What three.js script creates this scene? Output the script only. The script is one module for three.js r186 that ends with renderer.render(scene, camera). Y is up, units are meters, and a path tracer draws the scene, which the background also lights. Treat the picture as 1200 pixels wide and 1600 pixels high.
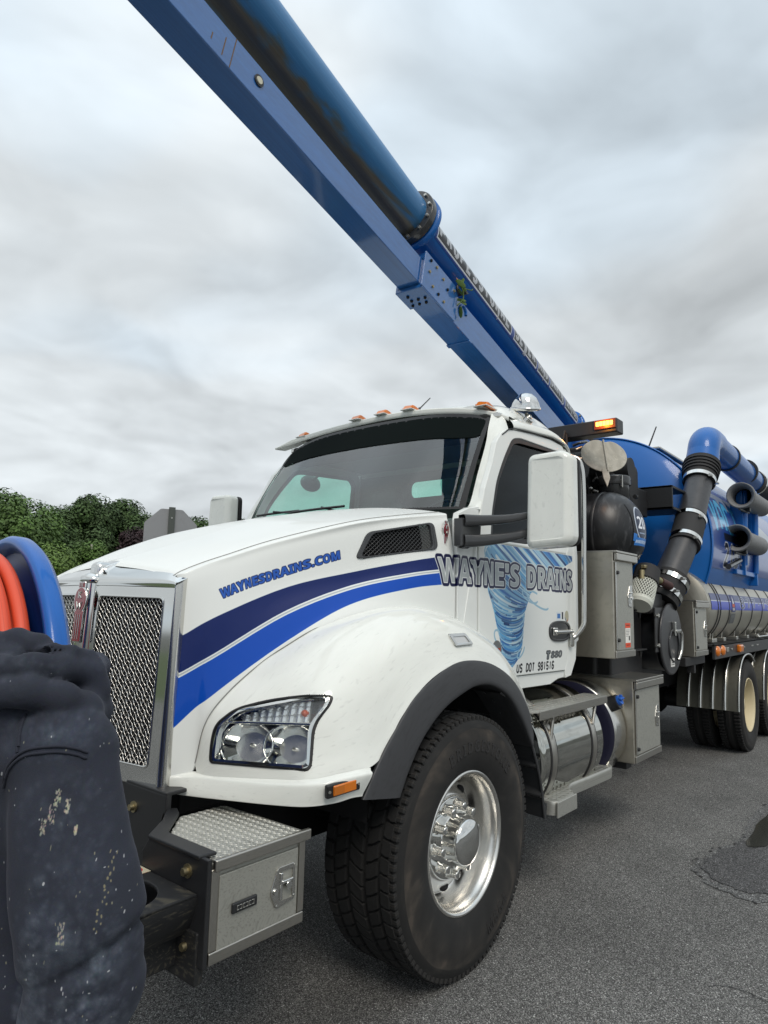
import * as THREE from 'three';
import { RoundedBoxGeometry } from 'three/addons/geometries/RoundedBoxGeometry.js';
import { mergeGeometries, mergeVertices, toCreasedNormals } from 'three/addons/utils/BufferGeometryUtils.js';
import { ImprovedNoise } from 'three/addons/math/ImprovedNoise.js';

// ---------------------------------------------------------------- camera, sky, sun, exposure
// truck frame: x runs rearwards along the truck, y up, z towards the driver's side; front axle at x = 0
const scene = new THREE.Scene();
const renderer = new THREE.WebGLRenderer({ antialias: true });
renderer.toneMapping = THREE.LinearToneMapping;
renderer.toneMappingExposure = 1.1;
renderer.shadowMap.enabled = true;
const camera = new THREE.PerspectiveCamera(74.77, 0.75, 0.05, 600);
{
  const yaw = 39.328 * Math.PI / 180, pitch = 7.615 * Math.PI / 180, roll = 1.387 * Math.PI / 180;
  const f = new THREE.Vector3(Math.cos(yaw) * Math.cos(pitch), Math.sin(pitch), -Math.sin(yaw) * Math.cos(pitch));
  const r = new THREE.Vector3(Math.sin(yaw), 0, Math.cos(yaw)), u = new THREE.Vector3().crossVectors(r, f);
  camera.position.set(-2.704, 1.6, 2.906);
  camera.up.copy(u).multiplyScalar(Math.cos(roll)).addScaledVector(r, -Math.sin(roll));
  camera.lookAt(camera.position.clone().add(f));
}
const noise3 = new ImprovedNoise();
const fbm = (x, y, z, o = 4) => { let s = 0, a = 0.5; for (let i = 0; i < o; i++) { s += a * noise3.noise(x, y, z); x *= 2.03; y *= 2.03; z *= 2.03; a *= 0.5; } return s; };
const smooth = (a, b, x) => { const t = Math.min(1, Math.max(0, (x - a) / (b - a))); return t * t * (3 - 2 * t); };
function rng(seed) { let a = seed >>> 0; return () => { a = (a + 0x6d2b79f5) | 0; let t = Math.imul(a ^ (a >>> 15), 1 | a); t = (t + Math.imul(t ^ (t >>> 7), 61 | t)) ^ t; return ((t ^ (t >>> 14)) >>> 0) / 4294967296; }; }
{
  // overcast sky: a flat layer of stratocumulus with soft darker bellies and thin bluish gaps
  const W = 2048, H = 1024, d = new Float32Array(W * H * 4);
  for (let j = 0; j < H; j++) {
    const el = ((j + 0.5) / H - 0.5) * Math.PI, y = Math.sin(el), c = Math.cos(el);
    for (let i = 0; i < W; i++) {
      const o = (j * W + i) * 4;
      if (y < -0.02) { d[o] = 0.3; d[o + 1] = 0.31; d[o + 2] = 0.31; d[o + 3] = 1; continue; }
      const az = ((i + 0.5) / W - 0.5) * 2 * Math.PI, k = 1 / (Math.max(y, 0) + 0.16), px = Math.cos(az) * c * k, pz = Math.sin(az) * c * k;
      const wx = fbm(px * 0.9 + 7, pz * 0.9, 1.3, 3), wz = fbm(px * 0.9, pz * 0.9 + 9, 4.1, 3);
      const big = fbm(px * 0.75 + wx * 0.9, pz * 0.75 + wz * 0.9, 0.5, 4), mid = fbm(px * 2.1 + wx * 1.3 + 3, pz * 2.1 + wz * 1.3, 2.2, 6), fine = fbm(px * 6.5 + wx * 2 + mid, pz * 6.5 + wz * 2, 5.2, 5);
      const thin = smooth(0.02, 0.3, fbm(px * 0.8 + 21, pz * 0.8 + wx, 7.7, 3));
      let L = 0.655 + 0.34 * big + 0.27 * mid + 0.13 * fine + 0.05 * y;
      L = 0.655 + (L - 0.655) * (0.6 + 0.4 * smooth(0.0, 0.25, y));
      L *= 1 + 0.4 * smooth(0.5, 1.0, y);                      // an overcast sky is brightest overhead
      L = Math.min(Math.max(L, 0.4), 1.2);
      d[o] = L * (0.935 - 0.07 * thin); d[o + 1] = L * (1.0 - 0.012 * thin); d[o + 2] = L * (1.04 + 0.05 * thin); d[o + 3] = 1;
    }
  }
  const sky = new THREE.DataTexture(d, W, H, THREE.RGBAFormat, THREE.FloatType);
  sky.mapping = THREE.EquirectangularReflectionMapping; sky.magFilter = sky.minFilter = THREE.LinearFilter; sky.wrapS = THREE.RepeatWrapping; sky.needsUpdate = true;
  scene.background = sky; scene.environment = sky; scene.backgroundIntensity = 1; scene.environmentIntensity = 1;
}
const sun = new THREE.DirectionalLight(0xfff6ea, 1.5);
sun.position.set(-9, 22, 14); sun.target.position.set(2, 1, 0);
sun.castShadow = true; sun.shadow.radius = 45; sun.shadow.mapSize.set(2048, 2048);
Object.assign(sun.shadow.camera, { left: -14, right: 14, top: 14, bottom: -14, near: 1, far: 60 });
scene.add(sun, sun.target);

// ---------------------------------------------------------------- helpers
const V = (x, y, z) => new THREE.Vector3(x, y, z);
const names = new Map();
const numbered = (n) => { const k = names.get(n) || 0; names.set(n, k + 1); return k ? n + '_' + String(k).padStart(3, '0') : n; };
function merge(list) {
  const gs = list.filter(Boolean).map((g) => {
    let q = g.index ? g.toNonIndexed() : g;
    for (const k of Object.keys(q.attributes)) if (!['position', 'normal', 'uv'].includes(k)) q.deleteAttribute(k);
    if (!q.attributes.normal) q.computeVertexNormals();
    if (!q.attributes.uv) q.setAttribute('uv', new THREE.BufferAttribute(new Float32Array(q.attributes.position.count * 2), 2));
    return q;
  });
  return gs.length === 1 ? gs[0] : mergeGeometries(gs);
}
function part(name, geo, mat, parent, label) {
  const m = new THREE.Mesh(Array.isArray(geo) ? merge(geo) : geo, mat);
  m.name = parent === scene ? numbered(name) : name; m.castShadow = m.receiveShadow = true;
  if (label) m.userData.label = label;
  parent.add(m); return m;
}
function parts(name, list, mat, parent) { return list.map((g) => part(name, g, mat, parent)); }      // alike pieces, each a mesh of its own
function group(name, parent) { const g = new THREE.Group(); g.name = name; parent.add(g); return g; }
function thing(name, label, category, grp) {
  const g = new THREE.Group(); g.name = numbered(name); g.userData = { label, category }; if (grp) g.userData.group = grp; scene.add(g); return g;
}
function structure(name, geo, mat) { const m = part(name, geo, mat, scene); m.userData.kind = 'structure'; return m; }
function stuff(m) { m.userData.kind = 'stuff'; return m; }
const rb = (w, h, d, x, y, z, r = 0.006, s = 2) => new RoundedBoxGeometry(w, h, d, s, Math.min(r, w / 2.01, h / 2.01, d / 2.01)).translate(x, y, z);
const bx = (x0, x1, y0, y1, z0, z1, r = 0.005) => rb(x1 - x0, y1 - y0, z1 - z0, (x0 + x1) / 2, (y0 + y1) / 2, (z0 + z1) / 2, r);
function aim(g, a, b) {       // a geometry built along +y from 0 to 1, laid from a to b
  const dir = b.clone().sub(a), l = dir.length();
  return g.scale(1, l, 1).applyQuaternion(new THREE.Quaternion().setFromUnitVectors(V(0, 1, 0), dir.normalize())).translate(a.x, a.y, a.z);
}
const cyl = (a, b, r1, r2 = r1, n = 20, open = false) => aim(new THREE.CylinderGeometry(r2, r1, 1, n, 1, open).translate(0, 0.5, 0), a, b);
const tube = (pts, r, n = 24, k = 8, closed = false, t = 0.5) => new THREE.TubeGeometry(new THREE.CatmullRomCurve3(pts, closed, 'catmullrom', t), n, r, k, closed);
const latheZ = (prof, n = 64, c = V(0, 0, 0)) => new THREE.LatheGeometry(prof.map(([r, h]) => new THREE.Vector2(r, h)), n).rotateX(Math.PI / 2).translate(c.x, c.y, c.z);
const latheX = (prof, n = 64, c = V(0, 0, 0)) => new THREE.LatheGeometry(prof.map(([r, h]) => new THREE.Vector2(r, h)), n).rotateZ(-Math.PI / 2).translate(c.x, c.y, c.z);   // h runs along +x
const latheY = (prof, n = 48, c = V(0, 0, 0)) => new THREE.LatheGeometry(prof.map(([r, h]) => new THREE.Vector2(r, h)), n).translate(c.x, c.y, c.z);
function shp(pts, holes = []) {
  const s = new THREE.Shape(pts.map(([x, y]) => new THREE.Vector2(x, y)));
  for (const h of holes) s.holes.push(new THREE.Path(h.map(([x, y]) => new THREE.Vector2(x, y))));
  return s;
}
function rounded(pts, r = 0.03, n = 5) {     // a polygon with its corners rounded off
  const out = [], N = pts.length;
  for (let i = 0; i < N; i++) {
    const p = new THREE.Vector2(...pts[i]), a = new THREE.Vector2(...pts[(i + N - 1) % N]), b = new THREE.Vector2(...pts[(i + 1) % N]);
    const rr = pts[i][2] ?? r, l = Math.min(rr, p.distanceTo(a) * 0.45, p.distanceTo(b) * 0.45), u = a.sub(p).normalize().multiplyScalar(l).add(p), v = b.sub(p).normalize().multiplyScalar(l).add(p);
    for (let k = 0; k <= n; k++) { const t = k / n; out.push([(1 - t) ** 2 * u.x + 2 * t * (1 - t) * p.x + t * t * v.x, (1 - t) ** 2 * u.y + 2 * t * (1 - t) * p.y + t * t * v.y]); }
  }
  return out;
}
const ext = (pts, d, bevel = 0.004, holes = []) => new THREE.ExtrudeGeometry(shp(pts, holes), { depth: d - 2 * bevel, bevelEnabled: bevel > 0, bevelSize: bevel, bevelThickness: bevel, bevelOffset: -bevel, bevelSegments: 2, steps: 1, curveSegments: 8 }).translate(0, 0, bevel);
function cr(p0, p1, p2, p3, t) { const a = t * t, b = a * t; return V(0, 0, 0).addScaledVector(p0, -0.5 * t + a - 0.5 * b).addScaledVector(p1, 1 - 2.5 * a + 1.5 * b).addScaledVector(p2, 0.5 * t + 2 * a - 1.5 * b).addScaledVector(p3, -0.5 * a + 0.5 * b); }
function along(P, t) {        // uniform Catmull-Rom through points, t in 0..1, with straight ends
  const n = P.length - 1, s = Math.min(Math.max(t, 0), 1) * n, i = Math.min(Math.floor(s), n - 1);
  const e0 = i > 0 ? P[i - 1] : P[0].clone().multiplyScalar(2).sub(P[1]), e3 = i + 2 <= n ? P[i + 2] : P[n].clone().multiplyScalar(2).sub(P[n - 1]);
  return cr(e0, P[i], P[i + 1], e3, s - i);
}
// a smooth sheet through a net of points (stations x rails); keep(p) may drop cells to leave an opening
function sheet(net, nu, nv, keep, uvf) {
  const N = net.map((row) => row.map((p) => p.isVector3 ? p : V(...p))), R = N[0].length;
  const pos = [], uv = [], idx = [];
  for (let i = 0; i <= nu; i++) {
    const t = i / nu, row = [];
    for (let r = 0; r < R; r++) row.push(along(N.map((s) => s[r]), t));
    for (let j = 0; j <= nv; j++) { const p = along(row, j / nv); pos.push(p.x, p.y, p.z); uv.push(...(uvf ? uvf(p) : [t, j / nv])); }
  }
  const q = V(0, 0, 0);
  for (let i = 0; i < nu; i++) for (let j = 0; j < nv; j++) {
    const a = i * (nv + 1) + j, b = a + nv + 1;
    if (keep) { q.set(0, 0, 0); for (const k of [a, b, a + 1, b + 1]) q.add(V(pos[k * 3], pos[k * 3 + 1], pos[k * 3 + 2])); if (!keep(q.multiplyScalar(0.25))) continue; }
    idx.push(a, b, a + 1, b, b + 1, a + 1);
  }
  const g = new THREE.BufferGeometry();
  g.setAttribute('position', new THREE.Float32BufferAttribute(pos, 3)); g.setAttribute('uv', new THREE.Float32BufferAttribute(uv, 2)); g.setIndex(idx);
  g.computeVertexNormals(); return g;
}
const mirrorZ = (g) => { const m = g.clone().scale(1, 1, -1); if (m.index) { const a = m.index.array; for (let i = 0; i < a.length; i += 3) { const t = a[i]; a[i] = a[i + 1]; a[i + 1] = t; } } m.computeVertexNormals(); return m; };
function inside(pt, poly) { let c = false; for (let i = 0, j = poly.length - 1; i < poly.length; j = i++) { const [xi, yi] = poly[i], [xj, yj] = poly[j]; if ((yi > pt[1]) !== (yj > pt[1]) && pt[0] < (xj - xi) * (pt[1] - yi) / (yj - yi) + xi) c = !c; } return c; }
function canvasTex(w, h, draw, srgb = true) {
  const c = document.createElement('canvas'); c.width = w; c.height = h; draw(c.getContext('2d'), w, h);
  const t = new THREE.CanvasTexture(c); if (srgb) t.colorSpace = THREE.SRGBColorSpace; t.wrapS = t.wrapT = THREE.RepeatWrapping; t.anisotropy = 8; return t;
}
function dataTex(w, h, fn, srgb = false) {
  const d = new Uint8Array(w * h * 4);
  for (let j = 0; j < h; j++) for (let i = 0; i < w; i++) { const c = fn(i / w, j / h, i, j), o = (j * w + i) * 4; d[o] = c[0] * 255; d[o + 1] = c[1] * 255; d[o + 2] = c[2] * 255; d[o + 3] = 255; }
  const t = new THREE.DataTexture(d, w, h); t.wrapS = t.wrapT = THREE.RepeatWrapping; t.magFilter = THREE.LinearFilter; t.minFilter = THREE.LinearMipmapLinearFilter; t.generateMipmaps = true;
  if (srgb) t.colorSpace = THREE.SRGBColorSpace; t.needsUpdate = true; return t;
}
// noise that repeats over one tile
const tile = (u, v, s, z, o = 4) => { const a = 2 * Math.PI * u, b = 2 * Math.PI * v; return fbm(Math.cos(a) * s + 11 + Math.cos(b) * s * 0.37, Math.sin(a) * s + Math.sin(b) * s * 0.41, Math.cos(b) * s + Math.sin(b) * s * 0.9 + z, o); };
const clamp = (x) => Math.min(1, Math.max(0, x));

// a plain stroke alphabet for painted lettering: polylines on a 4 x 6 grid
const GLYPH = {
  A: ['00 05 16 36 45 40', '02 42'], B: ['00 06 36 45 44 33 03', '33 42 41 30 00'], C: ['45 36 16 05 01 10 30 41'], D: ['00 06 26 45 41 20 00'], E: ['46 06 00 40', '03 33'], F: ['46 06 00', '03 33'],
  G: ['45 36 16 05 01 10 30 41 43 23'], H: ['00 06', '40 46', '03 43'], I: ['20 26'], J: ['46 41 30 10 01'], K: ['00 06', '46 03 40'], L: ['06 00 40'], M: ['00 06 22 46 40'], N: ['00 06 40 46'],
  O: ['10 01 05 16 36 45 41 30 10'], P: ['00 06 36 45 44 33 03'], Q: ['10 01 05 16 36 45 41 30 10', '22 40'], R: ['00 06 36 45 44 33 03', '23 40'], S: ['45 36 16 05 04 13 33 42 41 30 10 01'],
  T: ['06 46', '26 20'], U: ['06 01 10 30 41 46'], V: ['06 20 46'], W: ['06 10 24 30 46'], X: ['00 46', '06 40'], Y: ['06 23 46', '23 20'], Z: ['06 46 00 40'],
  0: ['10 01 05 16 36 45 41 30 10'], 1: ['15 26 20'], 2: ['05 16 36 45 44 00 40'], 3: ['05 16 36 45 44 33 13', '33 42 41 30 10 01'], 4: ['30 36 02 42'], 5: ['46 06 03 33 42 41 30 10 01'], 6: ['45 36 16 05 01 10 30 41 42 33 03'],
  7: ['06 46 20'], 8: ['13 04 05 16 36 45 44 33 13 02 01 10 30 41 42 33'], 9: ['43 13 04 05 16 36 45 41 30 10 01'], '.': ['20 21'], "'": ['26 14'], '-': ['13 33'], '/': ['00 46'],
};
function glyphPath(ctx, ch, x, y, w, h, slant = 0) {
  ctx.beginPath();
  for (const s of GLYPH[ch] || []) s.split(' ').forEach((q, i) => { const gx = +q[0] / 4 * w, gy = +q[1] / 6 * h, X = x + gx + gy * slant, Y = y - gy; i ? ctx.lineTo(X, Y) : ctx.moveTo(X, Y); });
}
// ---------------------------------------------------------------- materials
const std = (o) => new THREE.MeshStandardMaterial(o), phys = (o) => new THREE.MeshPhysicalMaterial(o), C = (r, g, b) => new THREE.Color().setRGB(r, g, b);
const grimeRough = dataTex(512, 512, (u, v) => { const n = tile(u, v, 2.2, 3, 5), m = tile(u, v, 9, 8, 3); const r = clamp(0.3 + 0.22 * n + 0.12 * m); return [r, r, r]; });
const scuff = (base, spread, s, seed, streak = 0) => dataTex(512, 512, (u, v) => { const n = tile(u, v, s, seed, 5), m = streak ? tile(u * 1, v * 0.5, 20, seed + 5, 2) * streak : 0, k = clamp(1 + spread * (n + m)); return [clamp(base[0] * k), clamp(base[1] * k), clamp(base[2] * k)]; }, true);
const film = dataTex(1024, 1024, (u, v, i, j) => { const n = tile(u, v, 2, 7, 5), m = tile(u, v, 7, 2, 3), h = ((i * 73856093) ^ (j * 19349663)) >>> 0, sp = (h % 9973) === 7 ? 0.25 : 0, k = clamp(0.985 + 0.03 * n - 0.05 * smooth(0.15, 0.45, m) - sp); return [k, k * 0.998, k * 0.985]; }, true);
const M = {
  white: phys({ color: C(0.785, 0.81, 0.79), map: film, roughness: 0.4, roughnessMap: grimeRough, specularIntensity: 0.5, clearcoat: 0.55, clearcoatRoughness: 0.04 }),
  whitePlain: std({ color: C(0.72, 0.73, 0.7), roughness: 0.38 }),
  chrome: std({ color: C(0.72, 0.72, 0.7), metalness: 1, roughness: 0.07 }),
  reflector: std({ color: C(0.82, 0.83, 0.83), metalness: 0.75, roughness: 0.2 }),
  chromeSoft: std({ color: C(0.62, 0.61, 0.58), metalness: 1, roughness: 0.22 }),
  aluTread: std({ color: C(0.74, 0.74, 0.72), metalness: 0.75, roughness: 0.42, map: scuff([0.88, 0.88, 0.86], 0.3, 4, 12) }),
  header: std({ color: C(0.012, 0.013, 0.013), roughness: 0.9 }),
  alu: std({ color: C(0.72, 0.71, 0.68), metalness: 1, roughness: 0.34, map: scuff([0.86, 0.85, 0.83], 0.22, 3, 2) }),
  aluRim: std({ color: C(0.72, 0.71, 0.68), metalness: 1, roughness: 0.26 }),
  aluDoor: std({ color: C(0.66, 0.66, 0.63), metalness: 0.6, roughness: 0.5, map: scuff([0.82, 0.82, 0.8], 0.3, 6, 6) }),
  stainless: std({ color: C(0.74, 0.72, 0.67), metalness: 0.92, roughness: 0.36, map: scuff([0.88, 0.87, 0.84], 0.16, 2.5, 9) }),
  black: std({ color: C(0.018, 0.019, 0.021), roughness: 0.45 }),
  blackGloss: phys({ color: C(0.012, 0.013, 0.016), roughness: 0.28, clearcoat: 0.6, clearcoatRoughness: 0.15 }),
  blackDirty: std({ color: C(0.1, 0.1, 0.1), roughness: 0.62, map: dataTex(512, 512, (u, v) => { const n = tile(u, v, 2.6, 5, 5), m = tile(u, v, 8, 1, 4), k = smooth(0.02, 0.34, n + 0.35 * m), w = smooth(0.1, 0.4, m); return [0.36 + 0.42 * k + 0.05 * w, 0.37 + 0.38 * k + 0.05 * w, 0.39 + 0.27 * k + 0.06 * w]; }, true) }),
  plastic: std({ color: C(0.045, 0.047, 0.05), roughness: 0.55, roughnessMap: grimeRough }),
  flare: std({ color: C(0.062, 0.064, 0.068), roughness: 0.5, map: scuff([0.85, 0.85, 0.86], 0.25, 5, 4) }),
  gasket: std({ color: C(0.012, 0.012, 0.013), roughness: 0.5 }),
  rubber: std({ color: C(0.022, 0.022, 0.023), roughness: 0.75 }),
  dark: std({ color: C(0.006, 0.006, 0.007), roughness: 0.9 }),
  chassis: std({ color: C(0.014, 0.014, 0.015), roughness: 0.6 }),
  blue: phys({ color: C(0.003, 0.11, 0.4), roughness: 0.4, specularIntensity: 0.5, clearcoat: 0.45, clearcoatRoughness: 0.1 }),
  blueDull: std({ color: C(0.005, 0.07, 0.3), roughness: 0.5 }),
  amber: phys({ color: C(0.75, 0.2, 0.01), roughness: 0.2, clearcoat: 0.8, transmission: 0.15, thickness: 0 }),
  amberDark: phys({ color: C(0.5, 0.14, 0.008), roughness: 0.25, clearcoat: 0.8 }),
  red: phys({ color: C(0.22, 0.008, 0.02), roughness: 0.25, clearcoat: 0.8 }),
  glass: phys({ color: C(0.62, 0.84, 0.77), roughness: 0.02, transmission: 1, thickness: 0, ior: 1.5 }),
  glassDark: phys({ color: C(0.22, 0.25, 0.26), roughness: 0.02, transmission: 1, thickness: 0, ior: 1.2 }),
  lens: phys({ color: C(0.97, 0.98, 0.98), roughness: 0.02, transmission: 1, thickness: 0, ior: 1.45 }),
  interior: std({ color: C(0.17, 0.18, 0.178), roughness: 0.9 }),
  cream: std({ color: C(0.6, 0.52, 0.34), roughness: 0.6 }),
  brass: std({ color: C(0.36, 0.31, 0.19), metalness: 1, roughness: 0.5 }),
  bolt: std({ color: C(0.55, 0.54, 0.5), metalness: 1, roughness: 0.35 }),
  capBlue: std({ color: C(0.02, 0.12, 0.5), roughness: 0.4 }),
  maroon: std({ color: C(0.05, 0.012, 0.01), roughness: 0.6 }),
};
// the vinyl on the driver's side, in metres: x from -1.2, y from 1.0
const DX = -1.2, DY = 1.0, DW = 2.95, DH = 1.15;
const sideUV = (p) => [(p.x - DX) / DW, (p.y - DY) / DH];
function sideMap(g) { const p = g.attributes.position, uv = new Float32Array(p.count * 2); for (let i = 0; i < p.count; i++) { uv[2 * i] = (p.getX(i) - DX) / DW; uv[2 * i + 1] = (p.getY(i) - DY) / DH; } g.setAttribute('uv', new THREE.BufferAttribute(uv, 2)); return g; }
const vinyl = canvasTex(2048, 798, (c, w, h) => {
  const S = w / DW, X = (x) => (x - DX) * S, Y = (y) => h - (y - DY) * S, rnd = rng(5);
  c.fillStyle = '#fff'; c.fillRect(0, 0, w, h); c.miterLimit = 1.7;
  const top = [[-1.14, 1.42], [-1.094, 1.449], [-0.975, 1.524], [-0.666, 1.655], [-0.359, 1.736], [-0.072, 1.8], [0.14, 1.838]];
  const mid = [[-1.16, 1.262], [-1.107, 1.293], [-0.972, 1.378], [-0.697, 1.544], [-0.4, 1.661], [-0.11, 1.729], [0.14, 1.765]];
  const bot = [[-1.2, 1.03], [-1.132, 1.089], [-0.985, 1.229], [-0.709, 1.428], [-0.43, 1.583], [-0.121, 1.664], [0.14, 1.696]];
  const curve = (P, dy = 0) => { const q = P.map(([x, y]) => V(x, y + dy, 0)), o = []; for (let i = 0; i <= 60; i++) { const p = along(q, i / 60); o.push([X(p.x), Y(p.y)]); } return o; };
  const band = (a, b, col) => { c.fillStyle = col; c.beginPath(); [...a, ...b.reverse()].forEach(([x, y], i) => i ? c.lineTo(x, y) : c.moveTo(x, y)); c.fill(); };
  band(curve(top), curve(mid, 0.009), '#001f66'); band(curve(mid, -0.009), curve(bot), '#0050c4');
  c.strokeStyle = '#c4cad2'; c.lineWidth = 0.006 * S; c.beginPath(); curve(mid).forEach(([x, y], i) => i ? c.lineTo(x, y) : c.moveTo(x, y)); c.stroke();
  // the whirlwind printed on the door
  const L = [[1.935, 0.52], [1.9, 0.47], [1.85, 0.45], [1.76, 0.46], [1.665, 0.49], [1.58, 0.545], [1.458, 0.594], [1.37, 0.64], [1.294, 0.622], [1.25, 0.7]], R = [[1.935, 1.6], [1.9, 1.6], [1.85, 1.42], [1.76, 1.12], [1.665, 0.965], [1.58, 0.91], [1.458, 0.89], [1.37, 0.876], [1.294, 0.81], [1.25, 0.74]];
  const edge = (T, y) => { for (let i = 0; i < T.length - 1; i++) if (y <= T[i][0] && y >= T[i + 1][0]) { const k = (T[i][0] - y) / (T[i][0] - T[i + 1][0]); return T[i][1] + k * (T[i + 1][1] - T[i][1]); } return y > T[0][0] ? T[0][1] : T[T.length - 1][1]; };
  c.save(); c.beginPath(); { const gr = (P, d) => P.map(([y, x]) => [X(x + d * (0.6 + 0.8 * rnd())), Y(y)]); [...gr(L, -0.02), ...gr(R, 0.02).reverse()].forEach(([x, y], i) => i ? c.lineTo(x, y) : c.moveTo(x, y)); } c.clip(); c.beginPath(); L.forEach(([y, x], i) => i ? c.lineTo(X(x), Y(y)) : c.moveTo(X(x), Y(y))); [...R].reverse().forEach(([y, x]) => c.lineTo(X(x), Y(y))); c.closePath(); c.fillStyle = '#7db6e2'; c.fill();
  const cols = ['#1d3c72', '#2463b4', '#3f8dd8', '#62b0e8', '#8cc8ee', '#c3e3f5', '#eef7fb', '#a9d6f2', '#3f5f93', '#86b8df', '#d6ecf8'];
  c.lineCap = 'round';
  for (let i = 0; i < 460; i++) {
    const y = 1.935 - 0.69 * Math.pow(rnd(), 0.9), l = edge(L, y), r = edge(R, y), wd = r - l, cx = (l + r) / 2, up = clamp((y - 1.6) / 0.3), a0 = rnd() * 2.4, a1 = a0 + 0.5 + rnd() * 1.6;
    c.strokeStyle = cols[Math.floor(rnd() * cols.length)]; c.globalAlpha = 0.55 + 0.4 * rnd(); c.lineWidth = (0.003 + 0.012 * rnd() * (0.5 + wd)) * S;
    c.beginPath();
    for (let k = 0; k <= 16; k++) { const a = Math.min(a0 + (a1 - a0) * k / 16, Math.PI * 1.02), ex = cx - Math.cos(a) * wd * 0.5, ey = y - Math.sin(a) * (0.05 + 0.05 * wd) - (ex - cx) * (0.06 + 0.55 * up) ; if (k) c.lineTo(X(ex), Y(ey)); else c.moveTo(X(ex), Y(ey)); }
    c.stroke();
  }
  for (let i = 0; i < 190; i++) { const x = 0.5 + 1.1 * rnd(), y = 1.95 - 0.05 * rnd(), k = 0.18 + 0.4 * rnd(); c.strokeStyle = cols[Math.floor(rnd() * cols.length)]; c.globalAlpha = 0.6 + 0.35 * rnd(); c.lineWidth = (0.004 + 0.018 * rnd()) * S; c.beginPath(); c.moveTo(X(x - 0.1), Y(y + 0.06)); c.quadraticCurveTo(X(x + k * 0.35), Y(y - 0.12 * k), X(x + k), Y(y - 0.45 * k)); c.stroke(); }
  c.globalAlpha = 1; c.restore();
  // wisps round the funnel
  for (const [x, y, rx, ry, rot] of [[1.08, 1.63, 0.15, 0.035, 0.3], [0.98, 1.65, 0.1, 0.03, 0.25], [0.6, 1.42, 0.05, 0.03, 0.7], [0.86, 1.33, 0.05, 0.02, -0.6], [0.49, 1.88, 0.04, 0.035, 0.9]]) { c.strokeStyle = '#a9cfe8'; c.lineWidth = 0.012 * S; c.beginPath(); c.ellipse(X(x), Y(y), rx * S, ry * S, rot, 0, 4.6); c.stroke(); }
  // web address along the hood
  {
    const P = [V(-0.955, 1.6, 0), V(-0.84, 1.65, 0), V(-0.72, 1.693, 0), V(-0.57, 1.748, 0), V(-0.428, 1.796, 0)], T = 'WAYNESDRAINS.COM', wid = { W: 1.35, M: 1.3, I: 0.5, '.': 0.42 };
    const tot = [...T].reduce((q, k) => q + (wid[k] || 1), 0); c.lineJoin = 'round'; c.textAlign = 'left'; c.font = `bold ${Math.round(0.05 * S)}px sans-serif`;
    for (const pass of [0, 1]) { let acc = 0; for (const q of T) {
      const ww = wid[q] || 1, p = along(P, acc / tot), p2 = along(P, Math.min(1, (acc + ww) / tot)), gw = p.distanceTo(p2) * S; acc += ww;
      c.save(); c.translate(X(p.x), Y(p.y - 0.003)); c.rotate(-Math.atan2(p2.y - p.y, p2.x - p.x)); c.transform((gw * 0.99) / c.measureText(q).width, 0, -0.22, 1, 0, 0);
      if (pass) { c.fillStyle = '#2b62c8'; c.fillText(q, 0, 0); c.strokeStyle = '#2b62c8'; c.lineWidth = 1.6; c.strokeText(q, 0, 0); } else { c.strokeStyle = '#12235a'; c.lineWidth = 0.0085 * S; c.strokeText(q, 0, 0); } c.restore();
    } }
  }
  // company name across the cowl and the door
  const word = [['W', 0.082, 0.222], ['A', 0.212, 0.335], ['Y', 0.325, 0.45], ['N', 0.447, 0.55], ['E', 0.563, 0.668], ["'", 0.672, 0.725], ['S', 0.735, 0.848], ['D', 0.945, 1.06], ['R', 1.083, 1.2], ['A', 1.195, 1.325], ['I', 1.325, 1.385], ['N', 1.392, 1.495], ['S', 1.508, 1.61]];
  c.lineJoin = 'round'; c.textAlign = 'left'; c.font = 'bold 100px sans-serif'; const capH = 71.4;
  for (const [lw, col] of [[0.044, '#f4f5f5'], [0.036, '#080c40'], [0.007, '#fafafa'], [0, '#b4b9bd']]) for (const [q, x0, x1] of word) {
    const m = 0.006, mt = c.measureText(q), l = -mt.actualBoundingBoxLeft, wq = mt.actualBoundingBoxRight - l, sx = (x1 - x0 - 2 * m) * S / wq, sy = (1.828 - 1.704) * S / capH;
    c.save(); c.beginPath(); c.translate(X(x0 + m), Y(1.704)); c.scale(sx, sy); c.strokeStyle = c.fillStyle = col;
    if (lw) { c.lineWidth = lw * S / ((sx + sy) / 2); c.strokeText(q, -l, 0); } c.fillText(q, -l, 0); c.restore();
  }
  c.globalCompositeOperation = 'source-over';
  for (let i = 0; i < 900; i++) { const x = 0.03 + 1.58 * rnd(), y = 1.69 + 0.15 * rnd(); c.fillStyle = rnd() < 0.5 ? 'rgba(255,255,255,0.10)' : 'rgba(40,44,60,0.08)'; c.fillRect(X(x), Y(y), 2, 0.012 * S); }
  const line = (T, x0, x1, y0, y1, lw, col, slant = 0.25) => { const n = T.length, st = (x1 - x0) / n; [...T].forEach((q, i) => { glyphPath(c, q, X(x0 + i * st + st * 0.12), Y(y0), st * 0.6 * S, (y1 - y0) * S, slant); c.lineCap = 'butt'; c.lineJoin = 'miter'; c.lineWidth = lw * S; c.strokeStyle = col; c.stroke(); }); };
  c.save(); c.translate(X(0.806), Y(1.222)); c.rotate(0.012); c.translate(-X(0.806), -Y(1.222)); line('US DOT 981516', 0.806, 1.3, 1.218, 1.26, 0.0105, '#14151d', 0.18); c.restore();
  
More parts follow.
